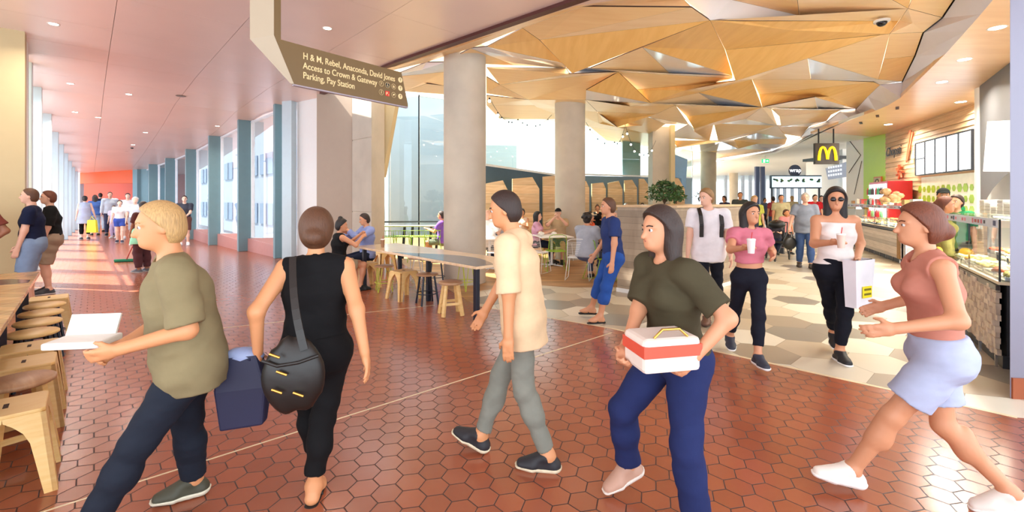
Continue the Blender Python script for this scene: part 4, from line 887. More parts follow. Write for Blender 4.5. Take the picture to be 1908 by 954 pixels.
# ================================================================ FURNITURE
M_STW = wood('stool_birch', (232, 190, 118), (244, 212, 146), 0.4, (2, 2, 14), 2.0)
M_STW2 = wood('stool_oak_seat', (176, 134, 98), (200, 160, 122), 0.4, (2, 14, 2), 2.0)
M_TT = wood('table_top_pale', (222, 190, 150), (238, 214, 180), 0.16, (1.2, 12, 1), 1.5, coat=.3)
M_TTH = wood('table_top_herringbone', (204, 152, 92), (232, 190, 128), 0.22, (10, 1.2, 1), 1.6, planks=.12, axis=1, coat=.2)
M_INLAY = mat('dark_inlay', (72, 62, 66), 0.12, noise=0.03, coat=.3)
M_NAVYL = mat('navy_metal', (30, 36, 52), 0.35, 0.2)
M_WIREW = mat('white_wire', (240, 240, 238), 0.35); M_WIREG = mat('green_wire', (150, 196, 60), 0.4); M_WIREY = mat('yellow_green_wire', (196, 206, 70), 0.4)

def bentwood_proto():                       # square plywood stool with arched cut-outs between tapering corner legs
    r = empty('bentwood_stool', (0, 0, 0), 0, 'x', 'stool')
    hs, hb, z1 = 0.165, 0.215, 0.46
    mb = MB()
    mb.prism([(-hs + .02, -hs), (hs - .02, -hs), (hs, -hs + .02), (hs, hs - .02), (hs - .02, hs), (-hs + .02, hs), (-hs, hs - .02), (-hs, -hs + .02)], z1 - .022, z1)
    mb.build('seat', M_STW, r, bevel=.006)
    MB().box((0, 0, z1 + .001), (.07, .022, .003)).build('hand_slot', M_SEAM, r)
    for sx, sy in ((1, 1), (1, -1), (-1, 1), (-1, -1)):
        mb = MB()
        for ax in (0, 1):                   # two faces of an L shaped leg, widening into the arch
            pts = []
            for t in [0, .15, .3, .5, .65, .78, .88, .95, 1.0]:
                z = (z1 - .02) * t; off = hb + (hs - hb) * t; w = .055 + .035 * t + (0 if t < .62 else .105 * ((t - .62) / .38) ** 2.2)
                w = min(w, off); pts.append((z, off, w))
            for (za, oa, wa), (zb, ob, wb) in zip(pts[:-1], pts[1:]):
                def P(o, w, z, inn):
                    a = (o - inn) * (sx if ax == 0 else sy); b_ = (o - w) * (sy if ax == 0 else sx); b0 = o * (sy if ax == 0 else sx)
                    return ((a, b0, z), (a, b_, z)) if ax == 0 else ((b0, a, z), (b_, a, z))
                v = [*P(oa, wa, za, 0), *P(oa, wa, za, .022), *P(ob, wb, zb, 0), *P(ob, wb, zb, .022)]
                fs = [(0, 1, 5, 4), (2, 6, 7, 3), (0, 4, 6, 2), (1, 3, 7, 5), (0, 2, 3, 1), (4, 5, 7, 6)]
                if sx * sy * (1 if ax == 0 else -1) < 0: fs = [f[::-1] for f in fs]
                mb.add(v, fs)
        mb.build('leg', M_STW, r)
    return r
def round_proto(name, seatm, legm, thick, ring=True, wooden=False, hair=False, rs=.17):
    r = empty(name, (0, 0, 0), 0, 'x', 'stool'); z1 = .47 if not hair else .46
    MB().lathe([(rs - .012, z1 - thick), (rs, z1 - thick + .008), (rs, z1 - .008), (rs - .01, z1), (.001, z1 + .001)], seg=40).build('seat', seatm, r)
    rb = .19
    for k in range(4):
        a = math.pi / 4 + k * math.pi / 2; c, s_ = math.cos(a), math.sin(a)
        if hair:
            mb = MB(); t = .05
            for q in (-1, 1):
                top = Vector((c * .11 - s_ * t * q, s_ * .11 + c * t * q, z1 - thick)); mb.tube([top, Vector((c * .17 - s_ * .008 * q, s_ * .17 + c * .008 * q, .02)), Vector((c * .172, s_ * .172, .006))], .0065, 6)
            mb.build('leg', legm, r)
        elif wooden:
            MB().beam((c * rb, s_ * rb, 0), (c * .115, s_ * .115, z1 - thick), .045, .045, up=(-s_, c, 0), w2=.04, d2=.04).build('leg', legm, r, bevel=.004)
        else:
            MB().tube([(c * rb, s_ * rb, 0), (c * .12, s_ * .12, z1 - thick)], .015, 10).build('leg', legm, r)
    if wooden:
        for k in range(4):
            a, b = math.pi / 4 + k * math.pi / 2, math.pi / 4 + (k + 1) * math.pi / 2; z = .13 if k % 2 else .17; rr = rb - (rb - .115) * z / z1
            MB().beam((math.cos(a) * rr, math.sin(a) * rr, z), (math.cos(b) * rr, math.sin(b) * rr, z), .02, .035).build('stretcher', legm, r)
    elif ring:
        z = .17; rr = rb - (rb - .12) * z / z1 - .005
        MB().tube([(math.cos(t) * rr, math.sin(t) * rr, z) for t in np.linspace(0, 2 * math.pi, 33)[:-1]], .007, 6, closed=True).build('foot_ring', legm, r)
    return r
protos = {}
def stool(kind, loc, rz, label, group):
    mk = {'bent': bentwood_proto, 'wood': lambda: round_proto('round_wooden_stool', M_STW2, M_STW, .035, wooden=True), 'black': lambda: round_proto('round_black_legged_stool', M_STW2, M_NAVYL, .025),
          'yellow': lambda: round_proto('hairpin_stool', M_STW2, M_WIREY, .022, hair=True), 'white': lambda: round_proto('white_hairpin_stool', M_STW2, M_WIREW, .022, hair=True),
          'blackw': lambda: round_proto('round_counter_stool', M_STW, M_NAVYL, .03)}
    if kind not in protos: protos[kind] = mk[kind](); o = protos[kind]; used = False
    else: o = protos[kind]; used = True
    return place(o, used, loc, rz, label, group)

# ---- left counter table
tA, tB = G(75, 505, .78), G(0, 617, .78); td = (tB - tA).normalized(); tn = Vector((td.y, -td.x, 0))   # tn points left, away from the stools
if tn.x > 0: tn = -tn
T0 = tA; L_ = 4.6
root = empty('counter_table', (T0.x, T0.y, 0), 0, 'long herringbone timber counter table in the left corner', 'table')
o0 = Vector((0, 0, .78)); MBt = MB()
c0, c1, c2, c3 = o0 + tn * 1.6, o0 + tn * .04, o0 + td * L_, o0 + td * L_ + tn * 1.6
e1, e2 = o0 + td * .05, o0 + tn * .0
MBt.slab([c0, c1 + Vector((0, 0, 0)), o0 + td * .04, c2, c3], (0, 0, -.04)); MBt.build('tabletop', M_TTH, root, bevel=.004)
mb = MB(); pts = []
for t in np.linspace(-1, 1, 17): pts.append(o0 + td * (1.05 - .32 * math.cos(t * math.pi / 2)) * 1.0 + tn * (.35 + .62 * t * .55))
pts = [o0 + td * .80 + tn * .03] + [o0 + td * (.62 - .12 * math.sin(t * math.pi)) + tn * (.03 + 1.5 * t) for t in np.linspace(0.1, 1, 8)] + [o0 + td * 1.0 + tn * (1.53 - 1.5 * t) for t in np.linspace(0, 1, 6)]
mb.slab([p + Vector((0, 0, .0005)) for p in pts], (0, 0, .002)); mb.build('inlay', M_INLAY, root)
for t in (.35, 2.2, 4.1): MB().beam(td * t + tn * .12, td * t + tn * .12 + Vector((0, 0, .74)), .07, .07).build('leg', M_NAVYL, root)
MB().slab([td * 0.2 + tn * .75, td * (L_ - .1) + tn * .75, td * (L_ - .1) + tn * .8, td * .2 + tn * .8], (0, 0, .74)).build('modesty_panel', M_INLAY, root)
lab = ['bentwood stool nearest the camera at the left counter', 'round wooden stool second from the camera at left counter', 'third stool at left counter, square bentwood with slotted seat', 'fourth stool at left counter, bentwood beside black legged stools',
       'round black legged stool nearest the camera at left counter', 'second round black legged stool at left counter', 'third round black legged stool at left counter', 'farthest round black legged stool at left counter', 'square bentwood stool at the far end of left counter']
kinds = ['bent', 'wood', 'bent', 'bent', 'blackw', 'blackw', 'blackw', 'blackw', 'bent']
cen = [(-2.84, 2.56), (-3.16, 2.93), (-3.50, 3.27), (-3.83, 3.62), (-4.18, 3.98), (-4.50, 4.33), (-4.83, 4.68), (-5.14, 5.02), (-5.50, 5.42)]
for k, (x, y), l in zip(kinds, cen, lab): stool(k, (x, y, 0), ANG_U + (0 if k == 'bent' else 12), l, 'stools along the left counter')

# ---- long middle table
u0, v0, u1, v1, zt = 4.50, 3.58, 8.05, 4.43, .775
P = lambda u, v, z=0: UV(u, v, z) - UV(u0, v0, 0)
root = empty('long_table', UV(u0, v0, 0), 0, 'long pale communal table with dark wave inlay and navy legs', 'table')
MB().slab([P(u0, v0, zt), P(u0, v1, zt), P(u1, v1, zt), P(u1, v0, zt)], (0, 0, -.035)).build('tabletop', M_TT, root, bevel=.004)
mb = MB(); a = [P(u0 + .02, v0 + .02, zt)] + [P(u0 + .02, v0 + .30, zt)] + [P(u0 + t, v0 + .30 + .26 * math.sin((t) * 1.9), zt) for t in np.linspace(.1, 1.5, 12)] + [P(u0 + 1.8, v0 + .2, zt), P(u0 + 2.2, v0 + .02, zt), P(u0 + 1.5, v0 + .02, zt)]
mb.slab([p + Vector((0, 0, .0005)) for p in a], (0, 0, .002)); mb.build('inlay', mat('blue_grey_inlay', (84, 92, 112), .12, coat=.3), root)
for uu, vv in ((u0 + .08, v0 + .07), (u0 + .08, v1 - .07), (u0 + 1.75, v0 + .42), (u0 + 3.3, v0 + .07), (u0 + 3.3, v1 - .07)):
    MB().beam(P(uu, vv, 0), P(uu, vv, zt - .035), .062, .062, up=(V.x, V.y, 0)).build('leg', M_NAVYL, root, bevel=.005)
g = 'stools around the long middle table'
for k, px, py, rz, l in (('wood', 840, 586, 20, 'round wooden stool beside the navy leg of long table'), ('black', 796, 566, 30, 'round black legged stool in front of the long table'),
    ('bent', 752, 556, ANG_U + 4, 'nearer bentwood stool in front of the long table'), ('yellow', 716, 543, 25, 'yellow hairpin legged stool in front of the long table'), ('bent', 682, 535, ANG_U - 3, 'further bentwood stool in front of the long table'),
    ('black', 813, 532, 10, 'round black legged stool behind the long table'), ('yellow', 868, 541, 50, 'yellow hairpin legged stool behind the long table by the column'), ('white', 776, 522, 15, 'white hairpin legged stool behind the long table'),
    ('bent', 716, 508, ANG_U, 'bentwood stool behind the far end of long table')):
    p = G(px, py); stool(k, (p.x, p.y, 0), rz, l, g)

# ---- wire chairs and small dining tables
def wire_chair(m):
    r = empty('wire_chair', (0, 0, 0), 0, 'x', 'chair')
    mb = MB(); w = .21
    for q in (-1, 1): mb.tube([(.20, q * w, .45), (.05, q * w, .44), (-.14, q * w, .44), (-.19, q * w * .98, .52), (-.24, q * w * .9, .80)], .008, 6)
    mb.tube([(-.24, -w * .9, .80), (-.255, -.1, .835), (-.255, .1, .835), (-.24, w * .9, .80)], .008, 6); mb.tube([(.20, -w, .45), (.20, w, .45)], .008, 6); mb.build('seat_frame', m, r)
    mb = MB()
    for t in np.linspace(.17, -.13, 9): mb.tube([(t, -w, .445), (t, 0, .435), (t, w, .445)], .0042, 5)
    mb.build('seat', m, r)
    mb = MB()
    for k in range(8):
        t = k / 8; x = -.19 - .05 * t; z = .52 + .28 * t; mb.tube([(x, -w * (.98 - .08 * t), z), (x - .02, 0, z), (x, w * (.98 - .08 * t), z)], .0042, 5)
    mb.build('backrest', m, r)
    for q in (-1, 1): MB().tube([(.16, q * .2, .44), (.24, q * .24, .01), (.0, q * .245, .008), (-.26, q * .24, .01), (-.12, q * .2, .44)], .008, 6).build('leg', m, r)
    return r
def chair(col, loc, rz, label, group='wire chairs in the dining area'):
    k = 'wc' + col; used = k in protos
    if not used: protos[k] = wire_chair(M_WIREW if col == 'w' else M_WIREG)
    return place(protos[k], used, (loc[0], loc[1], 0), rz, label, group)
def cafe_table(loc, rz, label, w=.75, l=.75, z=.745):
    k = 'ct%g_%g' % (w, l); used = k in protos
    if not used:
        r = empty('cafe_table', (0, 0, 0), 0, 'x', 'table'); MB().box((0, 0, z - .014), (w, l, .028)).build('tabletop', M_WHITE, r, bevel=.01)
        MB().tube([(0, 0, .02), (0, 0, z - .028)], .03, 12).build('pedestal', M_FRAME, r)
        mb = MB(); [mb.tube([(0, 0, .03), (math.cos(a) * .3, math.sin(a) * .3, .012)], .014, 6) for a in (.8, 2.37, 3.94, 5.5)]; mb.build('base', M_FRAME, r); protos[k] = r
    return place(protos[k], used, (loc[0], loc[1], 0), rz, label, 'white cafe tables')
def at(px, D): return ((px - CX) * D / F, D)
t1 = at(1028, 11.2); t2 = at(1146, 9.75); t3 = at(912, 10.6); t4 = at(955, 13.0); t5 = at(1118, 13.4)
cafe_table(t1, 10, 'white cafe table in front of the capped diner', .8, 1.1); cafe_table(t2, 30, 'white cafe table right of the man in grey tee', .8, .8); cafe_table(t3, 5, 'white cafe table behind the round column')
cafe_table(t4, 8, 'white cafe table crowded with bottles near booths'); cafe_table(t5, 8, 'white cafe table behind the second column')
chair('w', at(1078, 9.3), 75, 'white wire chair in front of the man in grey tee'); chair('g', at(1036, 10.45), 95, 'green wire chair backing towards the capped diner table')
chair('w', at(925, 10.2), 80, 'white wire chair left of the cream shirted man'); chair('g', at(1118, 9.2), 20, 'green wire chair under the man in grey tee')
chair('w', at(1120, 11.4), 250, 'white wire chair behind the orange topped woman'); chair('w', at(1052, 12.3), 260, 'white wire chair behind the capped diner'); chair('w', at(1000, 10.2), 60, 'white wire chair beside the cream shirted man')
chair('w', (3.02, 7.28), 200, 'white wire chair beside the timber planter'); chair('g', at(1010, 12.2), 320, 'green wire chair under the woman in pink')
chair('g', at(905, 11.6), 60, 'green wire chair under the man in white')

# ---- items on cafe tables
M_PAPER = mat('white_paper', (240, 238, 230), .8); M_REDP = mat('red_plastic', (200, 40, 44), .4); M_CUP = mat('pale_cup', (236, 226, 214), .5)
def cup(loc, label, m=M_CUP, grp='cups and bottles on the cafe tables', h=.13, r=.038):
    o = empty('drink_cup', loc, 0, label, 'cup', grp); MB().lathe([(r * .75, 0), (r, h)], seg=20).build('cup_body', m, o); MB().lathe([(r * 1.06, h), (r * 1.06, h + .008), (r * .8, h + .014)], seg=20).build('lid', M_WHITE, o)
    MB().tube([(0, 0, h), (.01, 0, h + .07)], .004, 6).build('straw', M_REDP, o); return o
def bottle(loc, label, m, grp='cups and bottles on the cafe tables'):
    o = empty('drink_bottle', loc, 0, label, 'bottle', grp); MB().lathe([(.03, 0), (.032, .01), (.032, .13), (.012, .18), (.012, .2)], seg=16).build('bottle_body', m, o); MB().lathe([(.014, .2), (.014, .215)], seg=12).build('cap', M_REDP, o); return o
def paperbag(loc, s, label):
    r = random.Random(7); mb = MB(); mb.sphere((0, 0, s * .45), s * .55, 12, 0, (1.1, .9, .8)); mb.v = [(x + r.uniform(-.012, .012), y + r.uniform(-.012, .012), max(z, 0)) for x, y, z in mb.v]
    o = mb.build('crumpled_wrapper', M_PAPER, smooth=False); o.location = loc; return tag(o, label, 'paper wrapper')
paperbag((t1[0] - .28, t1[1] - .3, .745), .13, 'crumpled white paper bag on capped diner table'); paperbag((t1[0] + .05, t1[1] - .1, .745), .11, 'smaller crumpled white wrapper beside capped diner')
M_WATER = mat('clear_plastic_bottle', (200, 216, 224), .15); M_COLA = mat('dark_drink', (60, 30, 26), .2)
for i, (dx, dy, k) in enumerate(((-.2, -.2, 'b'), (-.05, -.25, 'c'), (.1, -.15, 'b'), (.22, -.2, 'c'), (.02, .1, 'b'))):
    loc = (t4[0] + dx, t4[1] + dy, .745); L = ['leftmost', 'second', 'middle', 'rightmost', 'rear'][i]
    (bottle if k == 'b' else cup)(loc, '%s %s on the crowded table near booths' % (L, 'bottle' if k == 'b' else 'cup'), M_WATER if k == 'b' else M_CUP)
cup((t2[0] - .1, t2[1] + .15, .745), 'pale cup on table right of grey tee man'); o = MB().box((0, 0, .01), (.42, .3, .02)).build('food_tray', M_REDP, bevel=.008); o.location = (t2[0] - .02, t2[1] - .12, .745); tag(o, 'red food tray on table right of grey tee man', 'tray')
p = UV(7.5, 3.85, .778); cup(p, 'takeaway cup on the long table between the couple', mat('brown_cup', (150, 110, 80), .5), None)

# ---- plywood booths against the blue wall
M_BOOTH = wood('booth_plywood', (214, 176, 128), (238, 208, 166), .45, (1, 1, 10), 1.5, planks=.3, axis=2)
booths = [((905, 342), (937, 336), (946, 354), 14.2, 'leftmost booth, partly behind the round column'), ((955, 333), (992, 330), (1005, 352), 14.8, 'booth directly left of the second column'), ((1012, 329), (1036, 327), (1046, 345), 15.6, 'booth half hidden by the second column'),
          ((1078, 338), (1092, 337), (1098, 350), 16.8, 'narrow booth just right of second column'), ((1103, 342), (1124, 340), (1129, 352), 18.0, 'booth behind the woman in dark top'), ((1133, 341), (1153, 337), (1160, 353), 19.5, 'booth second right of the second column'),
          ((1164, 336), (1178, 335), (1187, 350), 20.2, 'booth behind the seated dark haired man'), ((1191, 333), (1200, 333), (1212, 350), 21.4, 'rightmost booth of the row before the plant'), ((1254, 332), (1264, 332), (1276, 352), 19.0, 'booth glimpsed right of the plant')]
for i, (a, b, c, D, l) in enumerate(booths):
    A, B, C_ = Wp(a[0], a[1], D), Wp(b[0], b[1], D + .15), Wp(c[0], c[1], D + .22)
    r = empty('plywood_booth', (A.x, A.y, 0), 0, 'tall cut-corner plywood ' + l, 'booth', 'plywood booths along the blue wall'); o = Vector((A.x, A.y, 0)); th = Vector((-.02, .07, 0))
    MB().slab([A - o, B - o, C_ - o, Vector((C_.x, C_.y, 0)) - o, Vector((A.x, A.y, 0)) - o], th).build('backrest', M_BOOTH, r)
    w = (C_ - A); w.z = 0; wn = w.normalized(); f = Vector((wn.y, -wn.x, 0))
    MB().slab([Vector((0, 0, .46)), w + Vector((0, 0, .46)), w + f * .45 + Vector((0, 0, .46)), f * .45 + Vector((0, 0, .46))], (0, 0, -.46)).build('bench', M_BOOTH, r)
    MB().slab([w * .03 + Vector((0, 0, .462)), w * .97 + Vector((0, 0, .462)), w * .97 + f * .43 + Vector((0, 0, .462)), w * .03 + f * .43 + Vector((0, 0, .462))], (0, 0, .05)).build('cushion', mat('tan_cushion', (150, 110, 80), .7), r)
# ================================================================ PEOPLE IN PLACE
def L2(loc, face, h, P):                      # world point -> the figure's own frame in units of the standard body
    s = h / 1.75; a = math.radians(face); dx, dy = P[0] - loc[0], P[1] - loc[1]
    return ((math.cos(a) * dx + math.sin(a) * dy) / s, (-math.sin(a) * dx + math.cos(a) * dy) / s, P[2] / s)
def WP(px, py, D): p = Wp(px, py, D); return (p.x, p.y, p.z)
FINE, MID, LOW = .0075, .011, .02
J = {}
def man(key, label, loc, face, h, fw=None, hw=None, **kw):
    if fw: kw['feet'] = tuple(L2(loc, face, h, f) if f is not None else ((.05, .1, 0) if i == 0 else (.0, -.1, 0)) for i, f in enumerate(fw))
    if hw: kw['hands'] = tuple(L2(loc, face, h, f) if f is not None else ((.04, .27, .80) if i == 0 else (.04, -.27, .80)) for i, f in enumerate(hw))
    b, j = person(label, loc, face, h, **kw); J[key] = (b, j); return b
def seat(key, label, px, D, face, h, z=.46, **kw):
    loc = at(px, D); kw.setdefault('hands', ((.38, .12, .88), (.36, -.14, .86))); kw.setdefault('res', MID)
    b, j = person(label, loc, face, h, feet=((.40, .12, 0), (.36, -.12, 0)), pel=(0, 0, z + .10), sit=True, **kw); J[key] = (b, j); return b
def g3(px, py, z=0.0): p = G(px, py, z); return (p.x, p.y, z)
OL = (124, 112, 84); NV = (32, 40, 62); BK = (18, 18, 20); DN = (112, 134, 168)
# --- foreground walkers
man('olive', 'person in olive tee and dark jeans striding left, carrying a tray', (-1.57, 2.22), 220, 1.62, fw=((-1.93, 2.02, 0), (-1.74, 2.50, 0)), hw=(WP(225, 650, 1.9), WP(232, 640, 2.2)),
    skin='warm', hair=('short', 'blond'), top=('tee', (136, 124, 92), {'hem': -.14, 'loose': .012, 'sleeve': .46}), bottom=('trousers', (32, 38, 50), {'g': .014, 'g2': .026}), shoes=('sneaker', (70, 70, 56), (226, 222, 200)), lean=8, head=(0, -4), res=FINE, fat=1.1, grip=True, pel=(0, 0, .92), elbow=((-.5, .3, -.8), (-.5, -.3, -.8)))
man('black', 'person from behind in black sleeveless top with two bags on the left', (-1.04, 2.42), 106, 1.55, fw=((-1.13, 2.62, .04), (-1.07, 2.46, 0)), hw=((-1.27, 2.28, .86), (-.72, 2.26, .82)),
    skin='warm', hair=('bun', 'brown'), top=('tank', BK, {'hem': -.2, 'g': .014}), bottom=('trousers', BK, {'g': .012, 'end': .9}), shoes=('sandal', BK, BK), fem=True, fat=1.08, res=FINE, toe=(20, 0), grip=(True, False), elbow=((-.5, .35, -.4), (-.5, -.5, -.2)))
loc = (.07, 2.84)
man('cream', 'person in cream tee and grey jeans stepping left in the centre', loc, 165, 1.69, fw=((.22, 2.74, 0), (-.20, 2.93, .015)), hw=((-.02, 2.60, .78), (-.22, 3.02, .80)),
    skin='warm', hair=('short', 'dark'), top=('half', (232, 204, 164), {'hem': -.17, 'loose': .01}), bottom=('trousers', (132, 134, 124), {'g': .008, 'g2': .012}), shoes=('sneaker', (34, 34, 40), (230, 218, 188)), lean=7, head=(8, -10), res=FINE, fat=.92, toe=(0, -16), pel=(0, 0, .92))
man('blue', 'person in blue overalls and sandals walking left past the diners', at(1142, 6.0), 185, 1.63, fw=(g3(1118, 602), g3(1100, 590)), skin='tan', hair=('short', 'brown'), top=('tee', (44, 60, 110), {'hem': -.05}), bottom=('trousers', (44, 84, 160), {'g': .02, 'end': .78, 'rise': .3}),
    shoes=('sandal', BK, BK), res=MID, lean=4, hands=((.1, .28, .85), (.2, -.2, .95)))
man('brown', 'person in dark olive top hugging a red and white parcel, near centre', (.83, 2.30), 200, 1.57, fw=((.88, 2.16, 0), (.64, 2.52, .08)), hw=((.80, 2.00, .93), (.54, 2.16, .93)),
    skin='tan', hair=('shoulder', 'dark'), top=('tee', (72, 66, 48), {'hem': -.06, 'sleeve': .4}), bottom=('trousers', (34, 44, 88), {'g': .02, 'g2': .035}), shoes=('sneaker', (190, 150, 130), (230, 220, 210)), fem=True, res=FINE, lean=8, toe=(0, 25), grip=True, elbow=((-.6, .8, -.5), (-.6, -.6, -.5)))
man('pack', 'person in white printed tee and black jeans wearing a backpack', at(1320, 6.0), 248, 1.76, fw=(g3(1338, 588), g3(1317, 603)), skin='fair', hair=('short', 'sandy'), top=('tee', (236, 232, 236), {'hem': -.13, 'loose': .015}), bottom=('trousers', (26, 28, 40), {'g': .01, 'end': .9}),
    shoes=('boot', (96, 62, 44), (70, 50, 40)), res=MID, head=(-40, -8), hands=((.12, .26, .86), (.1, -.26, .82)))
man('pink', 'person in pink crop top and black jeans with skateboard shoes', at(1396, 4.62), 260, 1.57, fw=(g3(1412, 689), (2.36, 4.95, .04)), hw=(WP(1440, 478, 4.5), WP(1385, 462, 4.25)), skin='tan', hair=('long', 'black'), top=('crop', (206, 120, 136), {'hem': .17, 'g': .014}),
    bottom=('trousers', (24, 26, 38), {'g': .008, 'end': .87, 'rise': .1}), shoes=('sneaker', (40, 44, 60), (240, 240, 240)), fem=True, res=MID * .8, toe=(0, 12), head=(18, 0), grip=(False, True), fat=.93)
man('white', 'person in white strapless top and black trousers holding a cup', at(1556, 4.62), 250, 1.73, fw=(g3(1564, 672), (3.50, 4.95, .05)), hw=(WP(1598, 482, 4.5), WP(1549, 452, 4.30)), skin='tan', hair=('long', 'black'), top=('strap', (234, 226, 222), {'hem': .06, 'g': .012}),
    bottom=('trousers', (18, 20, 30), {'g': .009, 'end': .9, 'rise': .13}), shoes=('sneaker', (24, 24, 28), (240, 240, 240)), fem=True, res=MID * .8, toe=(0, 20), head=(-8, -5), grip=True)
man('rust', 'person in rust pink top and pale denim shorts striding left', (2.22, 2.38), 158, 1.63, fw=((1.88, 2.54, .02), (2.54, 2.32, .05)), hw=((1.86, 2.20, 1.0), (2.2, 2.68, 1.0)), skin='tan', hair=('bun', 'auburn'), top=('tank', (196, 130, 112), {'hem': -.04}), bottom=('shorts', (176, 186, 214), {'g': .027, 'end': .34, 'g2': .045, 'rise': .09}),
    shoes=('sneaker', (240, 234, 226), (244, 240, 236)), fem=True, res=FINE, lean=5, toe=(-6, 20), pel=(0, 0, .89), fat=.82)
man('polo', 'person in grey polo and jeans carrying a black handbag', at(1500, 10.9), 245, 1.77, skin='fair', hair=('short', 'grey'), top=('tee', (128, 136, 152), {'hem': -.12, 'loose': .02}), bottom=('trousers', (62, 86, 132), {'g': .018}), shoes=('sneaker', (60, 50, 44), (60, 50, 44)), res=MID, fat=1.12, hands=((.1, .3, .82), (.08, -.36, .80)), feet=((.16, .1, 0), (-.12, -.1, 0)), grip=(False, True))
man('navy', 'person in navy tee and denim shorts facing left by cream wall', at(60, 6.9), 218, 1.78, skin='fair', hair=('crew', 'brown'), top=('tee', (22, 28, 54), {'hem': -.1}), bottom=('shorts', (128, 148, 176), {'g': .025, 'end': .46, 'g2': .04}), shoes=('sneaker', (60, 60, 66), (220, 220, 220)), res=MID, hands=((.12, .2, .88), (.16, -.2, .9)), fat=1.05)
man('khaki', 'person in black tee and khaki shorts standing behind the navy tee', at(94, 7.9), 228, 1.76, skin='fair', hair=('short', 'auburn'), top=('tee', (26, 26, 26), {'hem': -.12, 'sleeve': .45}), bottom=('shorts', (160, 140, 120), {'g': .025, 'end': .48, 'g2': .04}), shoes=('sneaker', (60, 60, 66), (220, 220, 220)), res=MID, fat=1.08, hands=((.1, .2, .9), (.16, -.2, .9)))
man('elbow', 'person at the left frame edge with only a bent elbow showing', at(-54, 6.35), 310, 1.74, skin='brown', hair=('short', 'black'), top=('tee', (120, 60, 50), {}), bottom=('trousers', NV, {}), shoes=('sneaker', BK, BK), res=MID, hands=((.08, .17, 1.0), (.15, -.15, 1.0)), elbow=((-.2, 1, -.3), (-.3, -1, -.3)))
# --- along the bridge
man('cleaner', 'person in brown top and mint apron sweeping the bridge floor', at(268, 10.2), 165, 1.56, skin='brown', hair=('short', 'dark'), top=('tee', (92, 52, 48), {'hem': -.02}), bottom=('trousers', (84, 52, 56), {'g': .03, 'g2': .03}), dressy=('skirt', (150, 214, 176), {'len': .22, 'g': .04, 'nm': 'apron'}), shoes=('sneaker', (90, 90, 96), (180, 180, 180)), res=MID, hands=((.34, .12, .82), (.3, -.1, 1.0)), fat=1.12, grip=True)
man('phone', 'person in dark tee and brown shorts checking a phone by the bridge columns', at(344, 16.2), 300, 1.75, skin='pale', hair=('short', 'dark'), top=('tee', (62, 66, 80), {}), bottom=('shorts', (112, 76, 70), {'g': .025, 'end': .45, 'g2': .04}), shoes=('sneaker', (220, 220, 224), (240, 240, 240)), res=LOW * .8, hands=((.3, .08, 1.05), (.32, -.08, 1.12)))
man('dress', 'person in lavender grey dress over black leggings walking away', at(158, 18.6), 132, 1.76, skin='pale', hair=('bun', 'dark'), top=None, bottom=('trousers', BK, {'g': .008, 'end': .85}), dressy=('dress', (178, 184, 208), {'len': .3}), shoes=('sneaker', (60, 60, 70), (220, 220, 220)), fem=True, res=LOW, hands=((.05, .27, .8), (.05, -.34, .8)))
man('bluejacket', 'person in blue top walking away along the bridge', at(177, 20.8), 134, 1.82, skin='fair', hair=('long', 'dark'), top=('long', (72, 104, 168), {}), bottom=('trousers', (160, 190, 224), {}), shoes=('sneaker', BK, BK), fem=True, res=LOW)
man('darkjacket', 'person in dark jacket walking away at the bridge end', at(187, 23.0), 134, 1.95, skin='fair', hair=('short', 'dark'), top=('long', (34, 40, 66), {}), bottom=('trousers', (200, 208, 222), {}), shoes=('sneaker', BK, BK), res=LOW)
man('sweater', 'tall person in pale grey sweater walking towards camera on bridge', at(205, 20.6), 312, 1.96, skin='fair', hair=('short', 'dark'), top=('long', (196, 202, 212), {}), bottom=('trousers', (56, 60, 84), {}), shoes=('sneaker', BK, (220, 220, 220)), res=LOW, fat=1.08)
man('girl', 'child in white top and blue shorts walking on the bridge', at(223, 17.2), 308, 1.58, skin='pale', hair=('short', 'dark'), top=('tee', (236, 238, 246), {}), bottom=('shorts', (66, 90, 180), {'end': .28, 'g': .02}), shoes=('sneaker', (40, 40, 60), (240, 240, 240)), fem=True, res=LOW, feet=((.12, .08, 0), (-.12, -.08, 0)), fat=.88)
man('whitetee', 'person in white tee and brown shorts on the bridge', at(238, 18.9), 310, 1.88, skin='pale', hair=('short', 'dark'), top=('tee', (236, 236, 240), {}), bottom=('shorts', (140, 92, 76), {'end': .42, 'g': .025}), shoes=('sneaker', (220, 220, 220), (240, 240, 240)), res=LOW)
man('whitehair', 'person with white hair and pale blue shirt on the bridge', at(252, 16.4), 306, 1.70, skin='pale', hair=('curly', 'white'), top=('tee', (206, 222, 240), {}), bottom=('shorts', (150, 150, 160), {'end': .45, 'g': .025}), shoes=('sneaker', (220, 220, 220), (240, 240, 240)), res=LOW)
man('lilac', 'child in lilac clothes beside the sweatered person', at(213, 19.3), 285, 1.35, skin='pale', hair=('short', 'brown'), top=('tee', (226, 214, 236), {}), bottom=('trousers', (206, 190, 226), {}), shoes=('sneaker', (220, 220, 220), (240, 240, 240)), res=LOW)
